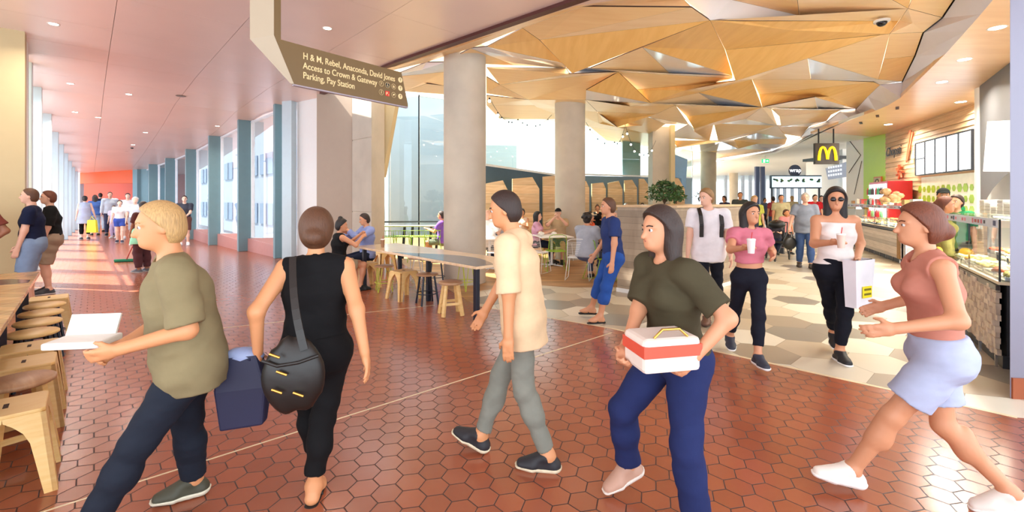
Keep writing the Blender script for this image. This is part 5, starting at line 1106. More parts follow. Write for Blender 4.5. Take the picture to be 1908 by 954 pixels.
# --- the couple at the long table
seat('bunw', 'person in black tank top seated at the long table end', 632, 8.0, 40, 1.62, .46, skin='tan', hair=('topbun', 'black'), top=('tank', BK, {'hem': -.04}), bottom=('shorts', (170, 150, 120), {'end': .35, 'g': .02}), shoes=('sneaker', BK, BK), fem=True, hands=((.40, .02, 1.06), (.40, -.12, 1.03)), head=(-25, -10), grip=True)
seat('bluem', 'person in pale blue shirt seated facing the black tank top', 684, 8.95, 222, 1.72, .46, skin='tan', hair=('short', 'dark'), top=('long', (142, 156, 206), {'hem': -.08}), bottom=('trousers', NV, {}), shoes=('sneaker', BK, BK), hands=((.40, .05, 1.05), (.38, -.1, 1.0)), head=(-10, -14), grip=True)
seat('purple', 'person in purple tee at the green counter by the window', 824, 12.2, 172, 1.66, .46, skin='tan', hair=('short', 'dark'), top=('tee', (132, 92, 196), {}), bottom=('shorts', (120, 130, 110), {'end': .4}), shoes=('sneaker', BK, BK))
# --- diners
seat('capman', 'person in black cap and check shirt eating at cafe table', 1040, 11.9, 262, 1.76, .46, skin='fair', hair=('short', 'grey'), cap_c=(22, 22, 26), top=('half', (196, 172, 136), {'hem': -.06}), bottom=('shorts', (90, 110, 150), {'end': .42}), shoes=('sneaker', (40, 50, 40), (60, 60, 60)), hands=((.30, .04, 1.17), (.30, -.08, 1.15)), grip=True, fat=1.15, elbow=((-.2, .8, -.8), (-.2, -.8, -.8)))
seat('pinkd', 'person in pale pink top with long black hair, seated', 1000, 11.6, 350, 1.66, .46, skin='fair', hair=('long', 'black'), top=('tee', (220, 170, 200), {}), bottom=('trousers', NV, {}), shoes=('sneaker', BK, BK), fem=True)
seat('greytee', 'person in grey tee with curly black hair, back to camera', 1094, 9.15, 55, 1.72, .46, skin='tan', hair=('curly', 'black'), top=('tee', (166, 172, 186), {'loose': .02}), bottom=('trousers', (84, 90, 120), {}), shoes=('sneaker', BK, BK), fat=1.22)
seat('orange', 'person in orange top and pale visor behind the grey tee', 1098, 11.4, 320, 1.66, .46, skin='tan', hair=('shoulder', 'dark'), cap_c=(232, 214, 180), top=('tank', (214, 92, 58), {}), bottom=('trousers', NV, {}), shoes=('sneaker', BK, BK), fem=True)
seat('greyman', 'heavy person with grey hair and pale tee leaning over table', 1150, 10.7, 245, 1.78, .46, skin='fair', hair=('short', 'grey'), top=('tee', (186, 190, 206), {'loose': .02}), bottom=('trousers', NV, {}), shoes=('sneaker', BK, BK), fat=1.25, lean=18)
seat('boothman', 'person in pale tee at the leftmost booth', 918, 13.4, 275, 1.72, .46, skin='fair', hair=('short', 'brown'), top=('tee', (222, 220, 220), {}), bottom=('trousers', NV, {}), shoes=('sneaker', BK, BK), res=LOW)
seat('whiteback', 'broad person in white tee behind the round column', 908, 11.1, 60, 1.74, .46, skin='fair', hair=('bald', 'grey'), top=('tee', (240, 238, 236), {}), bottom=('trousers', NV, {}), shoes=('sneaker', BK, BK), fat=1.25)
seat('boothwoman', 'person with pulled back hair at the booth left of second column', 973, 13.9, 255, 1.7, .46, skin='tan', hair=('bun', 'dark'), top=('tank', (220, 190, 170), {}), bottom=('trousers', NV, {}), shoes=('sneaker', BK, BK), fem=True, res=LOW)
seat('greydiner', 'person in grey tee between the booth diners', 941, 12.4, 235, 1.7, .46, skin='fair', hair=('short', 'brown'), top=('tee', (158, 158, 168), {}), bottom=('trousers', NV, {}), shoes=('sneaker', BK, BK), res=LOW)
seat('darktop', 'person in black strappy top sitting high in a booth', 1113, 17.2, 262, 1.74, .5, skin='tan', hair=('topbun', 'brown'), top=('tank', BK, {}), bottom=('trousers', NV, {}), shoes=('sneaker', BK, BK), fem=True, res=LOW)
seat('darkman', 'person in dark shirt seated at the booth above the planter', 1166, 18.9, 290, 1.82, .5, skin='fair', hair=('short', 'grey'), top=('long', (54, 58, 88), {}), bottom=('trousers', NV, {}), shoes=('sneaker', BK, BK), res=LOW)
seat('bluewoman', 'person in dark blue top at the rightmost booth', 1197, 20.3, 250, 1.8, .5, skin='fair', hair=('bun', 'dark'), top=('tee', (62, 62, 104), {}), bottom=('trousers', NV, {}), shoes=('sneaker', BK, BK), fem=True, res=LOW)
# --- distant crowd
far = [(1268, 20, 260, 1.7, (170, 176, 196), 'dark', 'seated person in pale top beyond the plant', 1), (1283, 17, 120, 1.7, (120, 116, 140), 'dark', 'seated person in grey top beyond the plant', 1), (1300, 24, 250, 1.6, (230, 200, 200), 'brown', 'seated child in pale pink beyond the planter', 1),
       (1338, 21, 290, 1.5, (60, 60, 74), 'brown', 'small person beside the round far column', 1), (1350, 19, 200, 1.76, (52, 50, 74), 'dark', 'person in dark clothes left of the white trolley', 0), (1379, 17.5, 250, 1.9, (70, 76, 72), 'brown', 'person in camouflage top behind the white trolley', 0),
       (1405, 13.2, 268, 1.72, (196, 200, 90), 'blond', 'person in yellow green cardigan walking towards camera', 0), (1455, 15.5, 255, 1.78, (198, 190, 150), 'dark', 'person in beige top behind the stroller', 0), (1464, 13.6, 275, 1.3, (232, 150, 150), 'brown', 'child in pink clothes beside the stroller', 0),
       (1518, 17.5, 262, 1.8, (206, 40, 52), 'dark', 'person in red shirt behind the grey polo', 0), (1476, 22, 80, 1.78, (206, 190, 150), 'blond', 'blond person queueing at the wrap counter', 0), (1424, 24, 300, 1.7, (90, 96, 120), 'dark', 'person in grey top near the far blue post', 0),
       (1530, 20, 250, 1.78, (48, 58, 96), 'black', 'person in navy shirt queueing under the arches sign', 0), (1441, 20, 100, 1.75, (150, 60, 66), 'dark', 'person in maroon top in the far queue', 0)]
for i, (px, D, fc, h, c, hr, l, st) in enumerate(far):
    x, y = at(px, D)
    kw = dict(skin=['fair', 'tan', 'warm'][i % 3], hair=('short' if i % 2 else 'bun', hr), top=('tee', c, {}), bottom=('trousers', [(40, 44, 66), (70, 80, 110), (50, 46, 50)][i % 3], {}), shoes=('sneaker', BK, (200, 200, 200)), res=LOW * 1.1, group='people in the far crowd')
    if st: seat('far%d' % i, l, px, D, fc, h, .46, **{k: v for k, v in kw.items()})
    else: man('far%d' % i, l, (x, y), fc, h, feet=((.14, .1, 0), (-.12, -.1, 0)), **kw)
# --- counter staff and customer
man('staff', 'shop worker in black cap behind the near food counter', at(1757, 7.9), 235, 1.80, skin='warm', hair=('short', 'black'), cap_c=(24, 30, 30), top=('tee', (30, 120, 70), {}), bottom=('trousers', BK, {}), shoes=('sneaker', BK, BK), res=MID)
man('staff2', 'shorter dark haired shop worker in red and green top', at(1784, 7.5), 200, 1.68, skin='tan', hair=('bun', 'dark'), top=('tee', (40, 130, 80), {}), bottom=('trousers', BK, {}), shoes=('sneaker', BK, BK), fem=True, res=MID)
man('customer', 'person with brown ponytail and olive top at the near counter', at(1757, 6.35), 320, 1.64, skin='tan', hair=('pony', 'auburn'), top=('long', (150, 140, 80), {}), bottom=('trousers', NV, {}), shoes=('sneaker', BK, BK), fem=True, res=MID)
# ================================================================ SIGNS, SHOPS, LAMPS, PLANT
# ---- hanging wayfinding sign
M_SIGN = mat('bronze_sign_face', (112, 88, 50), 0.45, noise=0.02); M_SIGNE = mat('pale_sign_edge', (176, 160, 136), .5, noise=.02); M_LET = mat('cream_lettering', (236, 214, 160), .5, noise=0)
sA, sB = Wp(548, 158, 3.85), Wp(760, 198, 4.80)
sd = (sB - sA); sd.z = 0; Ls = sd.length; sd.normalize(); sang = math.atan2(sd.y, sd.x); zb = (sA.z + sB.z) / 2
root = empty('hanging_sign', (sA.x, sA.y, zb), math.degrees(sang), 'bronze wayfinding sign with cream lettering hanging from the ceiling', 'sign')
dx0 = -((548 - 527) * 3.85 / F) * 1.15; hh = .345
body = [(0, 0), (Ls, .0), (Ls, .03), (Ls - .085, hh - .06 * 0), (dx0, hh), (dx0, 4.3 - zb), (dx0 - .055, 4.3 - zb), (dx0 - .055, hh + .02)]
MB().slab([(x, 0, z) for x, z in body], (0, .035, 0)).build('sign_face', M_SIGN, root)
MB().slab([(0, 0, 0), (Ls, 0, 0), (Ls, .035, 0), (0, .035, 0)], (0, 0, -.012)).build('under_edge', mat('lavender_edge', (160, 150, 160), .5), root)
mb = MB(); a = Vector((dx0 - .055, 0, 0)); off = Vector((-.13, .13, 0))
top = 4.3 - zb
mb.slab([a + Vector((0, 0, top)), a + Vector((0, 0, hh + .02)), Vector((0, 0, 0)), Vector((-.01, .0, .0)) + off * .1, a + off + Vector((0, 0, hh - .02)), a + off + Vector((0, 0, top))], (-.004, -.004, 0)); mb.build('bracket_panel', M_SIGNE, root)
rx = (math.pi / 2, 0, 0)
for i, l in enumerate(('H & M, Rebel, Anaconda, David Jones', 'Access to Crown & Gateway', 'Parking, Pay Station')):
    text(l, .079, M_LET, root, (.075, -.002, .232 - i * .083), rx, 'lettering', sx=.80)
for k in range(3): 
    x, z = Ls - .10, .262 - .085 * k
    o = MB().lathe([(.027, 0), (.027, .002)], seg=24).build('arrow_badge', M_LET, root); o.rotation_euler = rx; o.location = (x, -.001, z)
    MB().box((0, 0, .003), (.005, .028, .001)).slab([(-.014, .004, .003), (0, .018, .003), (.014, .004, .003), (0, .011, .003)], (0, 0, .001)).build('arrow', M_SIGN, o)
M_RED = mat('sign_red', (214, 44, 36), .5)
for ix in range(3):
    for iz in range(2):
        x, z = Ls - .335 + .075 * ix, .177 - .085 * iz
        if ix == 1 and iz == 1:
            o = MB().box((0, 0, .001), (.05, .05, .002)).build('parking_badge', M_RED, root); o.rotation_euler = rx; o.location = (x, -.001, z); text('P', .045, M_LET, o, (-.02, -.016, .003), (0, 0, 0), 'letter'); text('2', .022, M_LET, o, (.008, -.018, .003), (0, 0, 0), 'letter'); continue
        o = MB().lathe([(.027, 0), (.027, .002)], seg=24).build('amenity_badge', M_BLACK if (ix, iz) == (1, 0) else M_SIGN, root); o.rotation_euler = rx; o.location = (x, -.001, z)
        MB().tube([(math.cos(t) * .026, math.sin(t) * .026, .003) for t in np.linspace(0, 6.283, 25)[:-1]], .0016, 4, closed=True).build('ring', M_LET, o)
        mb = MB()
        if (ix, iz) == (0, 1): mb.box((0, -.002, .003), (.006, .022, .001)); mb.box((0, .015, .003), (.006, .006, .001))
        elif (ix, iz) == (1, 0): mb.sphere((0, .014, .003), .004, 8); mb.tube([(0, .009, .003), (0, -.004, .003), (.009, -.005, .003), (.012, -.014, .003)], .002, 4); mb.tube([(.006, -.01, .003), (-.002, -.013, .003), (-.009, -.007, .003), (-.007, .002, .003)], .0018, 4)
        elif (ix, iz) == (0, 0): mb.sphere((-.004, .012, .003), .004, 8); mb.tube([(-.006, .006, .003), (-.002, -.004, .003), (-.008, -.014, .003)], .002, 4); mb.tube([(-.002, .003, .003), (.01, .008, .003)], .002, 4)
        elif (ix, iz) == (2, 0): mb.box((-.006, 0, .003), (.008, .024, .001)); mb.box((.006, -.002, .003), (.009, .02, .001))
        else: mb.slab([(-.012, -.010, .003), (.010, -.002, .003), (.014, .012, .003), (-.006, .010, .003)], (0, 0, .001))
        mb.build('symbol', M_LET, o)

# ---- ceiling lamps and fittings
M_LAMP = emat('lamp_glow', (255, 244, 220), 14.0); M_RING = mat('lamp_trim', (230, 226, 220), .4)
def downlight(p, r, label, grp, e=60, m=M_LAMP, color=(1, .9, .75)):
    o = empty('downlight', p, 0, label, 'lamp', grp)
    MB().lathe([(r, 0), (r + .018, -.004), (r + .02, .004), (r, .006)], seg=28).build('trim_ring', M_RING, o); MB().lathe([(r, -.001), (r, .002)], seg=28).build('diffuser', m, o)
    if e:
        l = area_light('downlight_lamp', (p[0], p[1], p[2] - .02), r * 2, e, color); l.data.spread = math.radians(150)
    return o
for i, (px, py, r, l) in enumerate(((1858, 52, .085, 'nearest large downlight in the timber soffit'), (1797, 111, .085, 'second downlight in the timber soffit'), (1755, 153, .085, 'third downlight in the timber soffit'), (1790, 190, .10, 'downlight close to the shingled shop wall'), (1655, 232, .10, 'downlight in front of the green wall'))):
    downlight(G(px, py, ZS), r, l, 'downlights in the timber soffit', 40)
def zc_at(px, py):
    z = 4.3
    for _ in range(12):
        p = G(px, py, z); z = zc(p.dot(U))
    return G(px, py, z - .003)
for i, (px, py, l) in enumerate(((100, 45, 'small downlight above the cream wall'), (610, 53, 'small downlight right of the sign bracket'), (240, 176, 'brightest small downlight mid bridge ceiling'), (183, 219, 'small downlight left of the bridge centre'), (131, 156, 'faint small downlight near the left columns'), (271, 247, 'small downlight right of the bridge centre'),
        (248, 270, 'small downlight beside the smoke detector'), (222, 298, 'small downlight far along the bridge'), (217, 312, 'farthest small downlight of the bridge'), (140, 209, 'faint small downlight by third left column'), (405, 235, 'small downlight in front of second right column'))):
    downlight(zc_at(px, py), .055, l, 'small downlights of the bridge ceiling', 14)
for px, py, l in ((337, 179, 'oval grey ceiling speaker of the bridge'), (236, 282, 'further ceiling speaker of the bridge')):
    tag(MB().lathe([(.10, 0), (.11, .004), (.0, .012)], seg=28).build('ceiling_speaker', mat('grey_grille', (120, 112, 110), .6)), l, 'speaker').location = zc_at(px, py) - Vector((0, 0, .008))
for px, py, l in ((246, 275, 'dark smoke detector beside bridge downlight'),):
    tag(MB().lathe([(.02, -.05), (.05, -.03), (.05, 0)], seg=20).build('smoke_detector', M_STEELD), l, 'detector').location = zc_at(px, py)
for i, (px, py, l) in enumerate(((530, 203, 'dark spotlight above the first right column'), (471, 228, 'dark spotlight above the second right column'), (360, 280, 'dark spotlight above the third right column'))):
    o = MB().lathe([(.05, -.03), (.055, 0)], seg=20).build('spotlight', M_BLACK); o.location = zc_at(px, py); tag(o, l, 'lamp', 'dark spotlights along the right columns')
for i, (px, py, l) in enumerate(((1672, 201, 'rightmost dark slot in the timber soffit'), (1635, 216, 'middle dark slot in the timber soffit'), (1604, 229, 'leftmost dark slot in the timber soffit'))):
    p = G(px, py, ZS); o = MB().box((0, 0, -.004), (.42, .07, .012), math.radians(50)).build('air_slot', M_BLACK); o.location = p; tag(o, l, 'vent', 'air slots in the timber soffit')
p = G(1643, 38, 4.34); root = empty('security_camera', p, 0, 'white dome security camera under the plywood ceiling', 'camera'); MB().lathe([(.10, -.03), (.105, 0)], seg=28).build('housing', M_WHITE, root); MB().sphere((0, 0, -.03), .07, 24, 0, (1, 1, .9)).build('dome', mat('dark_dome', (16, 16, 20), .05), root)
p = Wp(1426, 300, 24); root = empty('exit_sign', p, 0, 'green and white exit sign at the far end', 'sign'); MB().box((0, 0, 0), (.36, .06, .19)).build('sign_box', emat('exit_green', (20, 170, 96), 1.0), root); mb = MB(); mb.box((-.08, -.035, 0), (.09, .004, .13)); mb.slab([(.02, -.033, -.015), (.09, -.033, -.015), (.09, -.033, -.045), (.14, -.033, 0), (.09, -.033, .045), (.09, -.033, .015), (.02, -.033, .015)], (0, -.003, 0)); mb.build('symbol', emat('exit_white', (255, 255, 255), 1.5), root); MB().beam((0, 0, .09), (0, 0, ZS - p.z), .02, .02).build('rod', M_FRAME, root)
# string lights
M_BULB = emat('warm_bulb', (255, 240, 214), 4.0)
def string_lights(pts, label, n):
    o0 = Vector(pts[0]); root = empty('string_lights', o0, 0, label, 'string lights'); P = []
    for a, b, sag in pts_segments(pts): 
        for t in np.linspace(0, 1, 9)[:-1]: P.append(a.lerp(b, t) - Vector((0, 0, sag * 4 * t * (1 - t))) - o0)
    P.append(Vector(pts[-1]) - o0); MB().tube(P, .006, 5).build('cable', M_STEELD, root)
    for k in range(n):
        q = P[int((k + .5) * (len(P) - 1) / n)]; o = MB().lathe([(.014, -.05), (.018, -.01), (.012, 0)], seg=10).build('socket', M_STEELD, root); o.location = q; MB().sphere((0, 0, -.075), .034, 12).build('bulb', M_BULB, o)
def pts_segments(pts): return [(Vector(pts[i]), Vector(pts[i + 1]), .25) for i in range(len(pts) - 1)]
string_lights([Wp(912, 182, 10.0), Wp(965, 222, 12.5), Wp(1028, 214, 14.0)], 'bulb string between the first and second columns', 11)
string_lights([Wp(1092, 228, 12.4), Wp(1145, 264, 14), Wp(1165, 232, 15), Wp(1192, 284, 16), Wp(1222, 262, 16.8)], 'zigzag bulb string right of the second column', 14)

# ---- riveted pillar: bolts
root = None
mb_ = []
for k in range(21):
    z = .25 + k * .155
    o = MB().sphere((0, 0, 0), .013, 10, 0, (1, .6, 1)).build('rivet', mat('steel_rivet', (200, 196, 196), .3, .6)); t = .16; o.location = (4.06 + 1.34 * .11, 3.72 - .17 * .11 - .002, z); tag(o, 'domed steel rivet on the grey metal pillar', 'rivet', 'rivets on the grey metal pillar')

# ---- timber planter / counter box in the middle, with shrub
M_GREIGE = wood('greige_planks', (150, 132, 112), (178, 160, 138), .5, (3, 3, 1), 1.5, planks=.11, axis=2)
Pb = G(1150, 543); root = empty('planter_box', Pb, 0, 'greige plank clad planter box with white plinth in the middle', 'planter')
q = lambda u, v, z: UV(u, v, z)
MB().slab([q(0, 0, .07), q(0, 2.7, .07), q(-1.1, 2.7, .07), q(-1.1, 0, .07)], (0, 0, 1.42)).build('cladding', M_GREIGE, root)
MB().slab([q(.01, -.012, 0), q(.01, 2.7, 0), q(-1.11, 2.7, 0), q(-1.11, -.012, 0)], (0, 0, .07)).build('plinth', M_WHITE, root)
MB().slab([q(.03, -.03, 1.49), q(.03, 2.73, 1.49), q(-1.13, 2.73, 1.49), q(-1.13, -.03, 1.49)], (0, 0, .035)).build('ledge', wood('ledge_timber', (196, 160, 118), (214, 182, 140), .3, (3, 3, 1), 1.5), root)
rn = random.Random(3)
M_LEAF = mat('glossy_leaf', (58, 96, 46), .4, noise=.25, nscale=3)
def shrub(loc, r, h, n, label):
    root = empty('leafy_shrub', loc, 0, label, 'plant'); mb = MB()
    for _ in range(7):
        a, b = rn.uniform(0, 6.28), rn.uniform(.2, .9); mb.tube([(0, 0, 0), (math.cos(a) * r * b * .4, math.sin(a) * r * b * .4, h * .5), (math.cos(a) * r * b, math.sin(a) * r * b, h * rn.uniform(.7, 1))], .012, 5, r2=.004)
    mb.build('stem', mat('bark', (90, 70, 50), .8), root); mb = MB()
    for _ in range(n):
        a, zz = rn.uniform(0, 6.28), rn.uniform(.18, 1); rr = r * math.sqrt(rn.uniform(.05, 1)) * math.sin(math.pi * min(zz, .96) ** .8) ** .5; c = Vector((math.cos(a) * rr, math.sin(a) * rr, zz * h))
        d = Vector((rn.gauss(0, 1), rn.gauss(0, 1), rn.gauss(-.3, .5))).normalized(); s_ = d.cross(Vector((rn.gauss(0, 1), rn.gauss(0, 1), rn.gauss(0, 1)))).normalized(); L = rn.uniform(.06, .10); mb.add([c, c + d * L * .5 + s_ * L * .28, c + d * L, c + d * L * .5 - s_ * L * .28], [(0, 1, 2, 3)])
    mb.build('foliage', M_LEAF, root)
shrub(Vector((*at(1238, 9.9), 1.526)), .38, .50, 700, 'dark green glossy shrub on the planter box'); shrub(Vector((*at(1260, 10.2), 1.526)), .20, .42, 220, 'smaller trailing plant beside the glossy shrub'); shrub(Vector((*at(1303, 22), 1.5)), .3, .5, 90, 'small distant plant left of the round far column')

# ---- food counters
M_SHING = wood('whitewashed_blocks', (190, 172, 154), (220, 204, 186), .6, (3, 3, 3), 3.0); M_CHROME = mat('chrome', (210, 210, 214), .15, .9)
M_COUNTG = glass('display_glass', (238, 246, 246), .05)
M_FOODS = [mat('food_%d' % i, c, .6, noise=.35, nscale=30, bump=.5) for i, c in enumerate(((230, 196, 110), (206, 150, 70), (120, 160, 60), (224, 210, 170), (200, 90, 50), (240, 226, 190)))]
def display_counter(name, A, B, label, zbody, ztop, depth, front, led=60):
    A, B = Vector(A), Vector(B); L = (B - A).length; d = (B - A).normalized(); ang = math.degrees(math.atan2(d.y, d.x))
    root = empty(name, A, ang, label, 'food counter')       # local x runs along the front, -y is into the shop
    MB().box((L / 2, -depth / 2 - .03, zbody / 2 + .06), (L - .02, depth - .06, zbody - .12)).build('body', M_STEELD, root)
    if front == 'blocks':
        mb = MB(); rb = random.Random(11); nx, nz = int(L / .075), int((zbody - .14) / .055)
        for i in range(nx):
            for k in range(nz):
                w, hh = L / nx, (zbody - .14) / nz; x = (i + .5 + (.5 if k % 2 else 0)) * w
                if x > L - w * .4: continue
                t = rb.choice((.008, .02, .03, .012)); mb.box((x, .0 + t / 2 - .01, .12 + (k + .5) * hh), (w * .98, t + .02, hh * .97), tilt=Matrix.Rotation(rb.uniform(-.12, .12), 3, 'Z'))
        mb.build('block_cladding', M_SHING, root)
    else:
        MB().box((L / 2, 0, .12 + (zbody - .2) / 2), (L, .03, zbody - .2)).build('plank_front', wood('whitewashed_planks', (220, 208, 200), (240, 230, 222), .5, (1, 3, 14), 2, planks=.1, axis=2), root)
        MB().box((.10, .012, .12 + (zbody - .2) / 2), (.2, .03, zbody - .2)).build('corner_board', wood('honey_board', (150, 108, 50), (176, 130, 66), .5), root)
    MB().box((L / 2, -.06, .06), (L, .06, .12)).build('plinth', M_STEELD, root)
    for i in range(int(L / .55) + 1): MB().box((min(i * .55 + .04, L - .03), .005, .06), (.02, .02, .12)).build('foot', M_CHROME, root)
    MB().box((L / 2, -depth / 2, zbody + .015), (L, depth, .03)).build('deck', mat('warm_counter_deck', (236, 222, 190), .3), root)
    MB().box((L / 2, .004, zbody - .03), (L, .03, .05)).build('nosing', mat('dark_marble', (66, 58, 58), .25, noise=.3, nscale=14), root)
    MB().add([(0, 0, zbody + .03), (L, 0, zbody + .03), (L, 0, ztop - .09), (0, 0, ztop - .09)], [(0, 1, 2, 3)]).add([(0, 0, zbody + .03), (0, -depth, zbody + .03), (0, -depth, ztop - .09), (0, 0, ztop - .09)], [(3, 2, 1, 0)]).build('front_glass', M_COUNTG, root)
    MB().box((L / 2, -depth / 2, ztop - .01), (L, depth, .02)).build('top_glass', M_COUNTG, root)
    n = max(2, int(L / 1.05)); 
    for i in range(n + 1): MB().box((min(max(i * L / n, .012), L - .012), -.012, (zbody + ztop) / 2), (.014, .014, ztop - zbody - .02)).build('post', M_STEELD, root)
    mb = MB(); MB().box((L / 2, .006, ztop - .05), (L, .006, .085)).build('label_strip', mat('pale_label_strip', (206, 214, 226), .4), root)
    r2 = random.Random(5); cols = [mat('label_%d' % i, c, .5) for i, c in enumerate(((60, 70, 110), (220, 120, 140), (60, 60, 70), (180, 80, 70)))]
    mb = MB()
    for i in range(int(L / .11)): 
        if r2.random() < .75: mb.box((.08 + i * .11, .0105, ztop - .05), (r2.uniform(.05, .09), .002, r2.uniform(.03, .055)), mi=r2.randrange(4))
    mb.build('label_print', cols, root)
    mb = MB(); MB().box((L / 2, -depth * .55, ztop - .04), (L * .96, .05, .02)).build('lamp_strip', emat('counter_tube', (255, 244, 214), 8.0), root)
    if led:
        c = A + d * (L / 2) + Vector((d.y, -d.x, 0)) * (depth * .5); l = area_light('counter_lamp', (c.x, c.y, ztop - .06), L * .9, led, (1, .92, .74), .3); l.rotation_euler = (0, 0, math.radians(ang))
    # trays of food: each a thing
    nt_ = int(L / .34); 
    for i in range(nt_):
        for row in range(2):
            x, y = (i + .5) * L / nt_, -.2 - .34 * row; w = L / nt_ * .88; hz = zbody + .035 + .10 * row
            p = A + d * x + Vector((d.y, -d.x, 0)) * (-y)
            t = empty('food_tray', (p.x, p.y, hz), ang, None, 'food tray', name.replace('_', ' ') + ' trays'); t['label'] = 'steel tray of prepared food inside the %s' % ('near block fronted counter' if front == 'blocks' else 'far plank fronted counter')
            MB().box((0, 0, .02), (w, .3, .04)).build('tray', M_CHROME, t, bevel=.004)
            mb = MB()
            for _ in range(14): mb.sphere((r2.uniform(-w * .38, w * .38), r2.uniform(-.11, .11), .05), r2.uniform(.025, .045), 8, 0, (1.2, 1.2, .7))
            mb.build('food', M_FOODS[(i * 3 + row + r2.randrange(2)) % 6], t)
            if row: MB().box((0, 0, -.05), (w * .9, .26, .09)).build('riser', M_CHROME, t)
    return root, A, d, ang
N0, N1 = Vector((4.68, 4.39, 0)), Vector((5.92, 6.22, 0))
rt, A, d, ang = display_counter('near_food_counter', N0, N1, 'near glass food display counter with wooden block front', .80, 1.44, .85, 'blocks', 30)
rt2, A2, d2, ang2 = display_counter('far_food_counter', Vector((9.80, 11.5, 0)), Vector((12.25, 16.7, 0)), 'long far glass food display counter with whitewashed plank front', .86, 1.47, .72, 'planks', 80)
r3 = random.Random(9)
M_FOAM = mat('white_container', (240, 236, 226), .5)
for i in range(9):
    for k in range(2 + (i * 7) % 3):
        x = .18 + i * .24; p = A + d * x + Vector((d.y, -d.x, 0)) * .42; o = MB().box((0, 0, .022), (.2, .2, .042)).build('takeaway_container', M_FOAM, bevel=.008); o.location = (p.x, p.y, 1.445 + k * .044); o.rotation_euler = (0, 0, math.radians(ang)); tag(o, 'white takeaway container stacked on the near food counter', 'container', 'takeaway containers on the near counter')
for i in range(11):
    p = A2 + d2 * (.5 + i * .62) + Vector((d2.y, -d2.x, 0)) * .45; hgt = r3.uniform(.1, .22)
    o = MB().box((0, 0, hgt / 2), (.24, .2, hgt)).build('packaging_box', [M_FOAM, mat('kraft_box', (196, 150, 100), .6), mat('printed_box', (190, 80, 76), .5)][i % 3], bevel=.006); o.location = (p.x, p.y, 1.475); o.rotation_euler = (0, 0, math.radians(ang2)); tag(o, 'packaging box standing on the far food counter', 'box', 'packaging on the far food counter')
# wrapped snack bag mound on the far counter
p = A2 + d2 * 1.6 + Vector((d2.y, -d2.x, 0)) * .2
mb = MB(); [mb.sphere((r3.uniform(-.22, .22), r3.uniform(-.1, .1), .1 + r3.uniform(0, .28)), r3.uniform(.07, .12), 8, 0, (1.1, 1, .8)) for _ in range(16)]; o = mb.build('prawn_cracker_bags', mat('peach_cellophane', (236, 176, 130), .25, noise=.3, nscale=12)); o.location = (p.x, p.y, 1.475); tag(o, 'mound of peach coloured cellophane snack bags on far counter', 'snack bags'); o['kind'] = 'stuff'
# small menu stand between the counters
root = empty('menu_stand', (*at(1697, 11.0), 0), 20, 'framed slatted menu stand at the end of the far counter', 'menu stand'); MB().box((0, 0, .72), (.46, .03, 1.4)).build('panel', wood('white_slats', (214, 206, 206), (236, 230, 230), .5, planks=.09, axis=2), root); mb = MB(); [mb.box((x, -.01, .74), (.03, .05, 1.46)) for x in (-.24, .24)]; mb.box((0, -.01, 1.46), (.5, .05, .03)); mb.build('frame', M_CHROME, root); MB().slab([(-.2, -.02, .7), (.0, -.02, .55), (.2, -.02, .35), (.2, -.02, .9), (-.0, -.02, 1.3), (-.2, -.02, 1.3)], (0, -.004, 0)).build('poster', mat('mauve_poster', (170, 130, 140), .5), root)

# ---- noodle shop back wall
W0, W1 = Vector((*at(1822, 10.9), 0)), Vector((*at(1651, 16.1), 0)); wd = (W1 - W0).normalized(); Lw = (W1 - W0).length; wang = math.degrees(math.atan2(wd.y, wd.x))
def wall_x(px):                                # distance along the wall of an image column
    k = (px - CX) / F; return (k * W0.y - W0.x) / (wd.x - k * wd.y)
def wall_z(px, py): p = W0 + wd * wall_x(px); return H + (HY - py) * p.y / F
M_SHW = wood('pale_timber_boards', (222, 184, 140), (240, 208, 168), .5, (1.2, 1, 10), 1.5, planks=.17, axis=2)
root = empty('wall_noodle_shop', W0, wang); root['kind'] = 'structure'; root['label'] = 'pale horizontal timber board wall of the noodle shop'
mb = MB()
for k in range(15):                             # overlapping boards
    z0 = 1.9 + k * .14; mb.add([(0, .0, z0), (Lw, 0, z0), (Lw, -.0, z0 + .14), (0, 0, z0 + .14), (0, .03, z0), (Lw, .03, z0)], [(4, 5, 2, 3), (0, 1, 5, 4)])
mb.box((Lw / 2, -.12, 2.0), (Lw, .2, 4.0)); mb.build('boards', M_SHW, root)
MB().box((wall_x(1768), .01, 1.6), (wall_x(1713) - wall_x(1820), .04, 1.35)).build('tiled_splashback', hexmat('green_hex_wall', 1.0, [(238, 240, 230), (150, 196, 60)], (238, 240, 230), 0, .3, line=.1) if False else mat('splashback_white', (238, 240, 228), .3), root)
mb = MB()
xa, xb = wall_x(1820), wall_x(1713)
nx = 11
for i in range(nx):
    for k in range(4):
        c = Vector((xa + (i + .5) * (xb - xa) / nx, .034, 1.08 + k * .28 + (.0 if i % 2 else .0))); r = .12 * min(1, (xb - xa) / nx / .25) * (1 if (i + k) % 3 else .75); mb.slab([c + Vector((math.cos(a) * r, 0, math.sin(a) * r)) for a in np.linspace(0, 2 * math.pi, 7)[:-1]], (0, .004, 0))
mb.build('green_hexagons', mat('lime_tile', (150, 190, 50), .3), root)
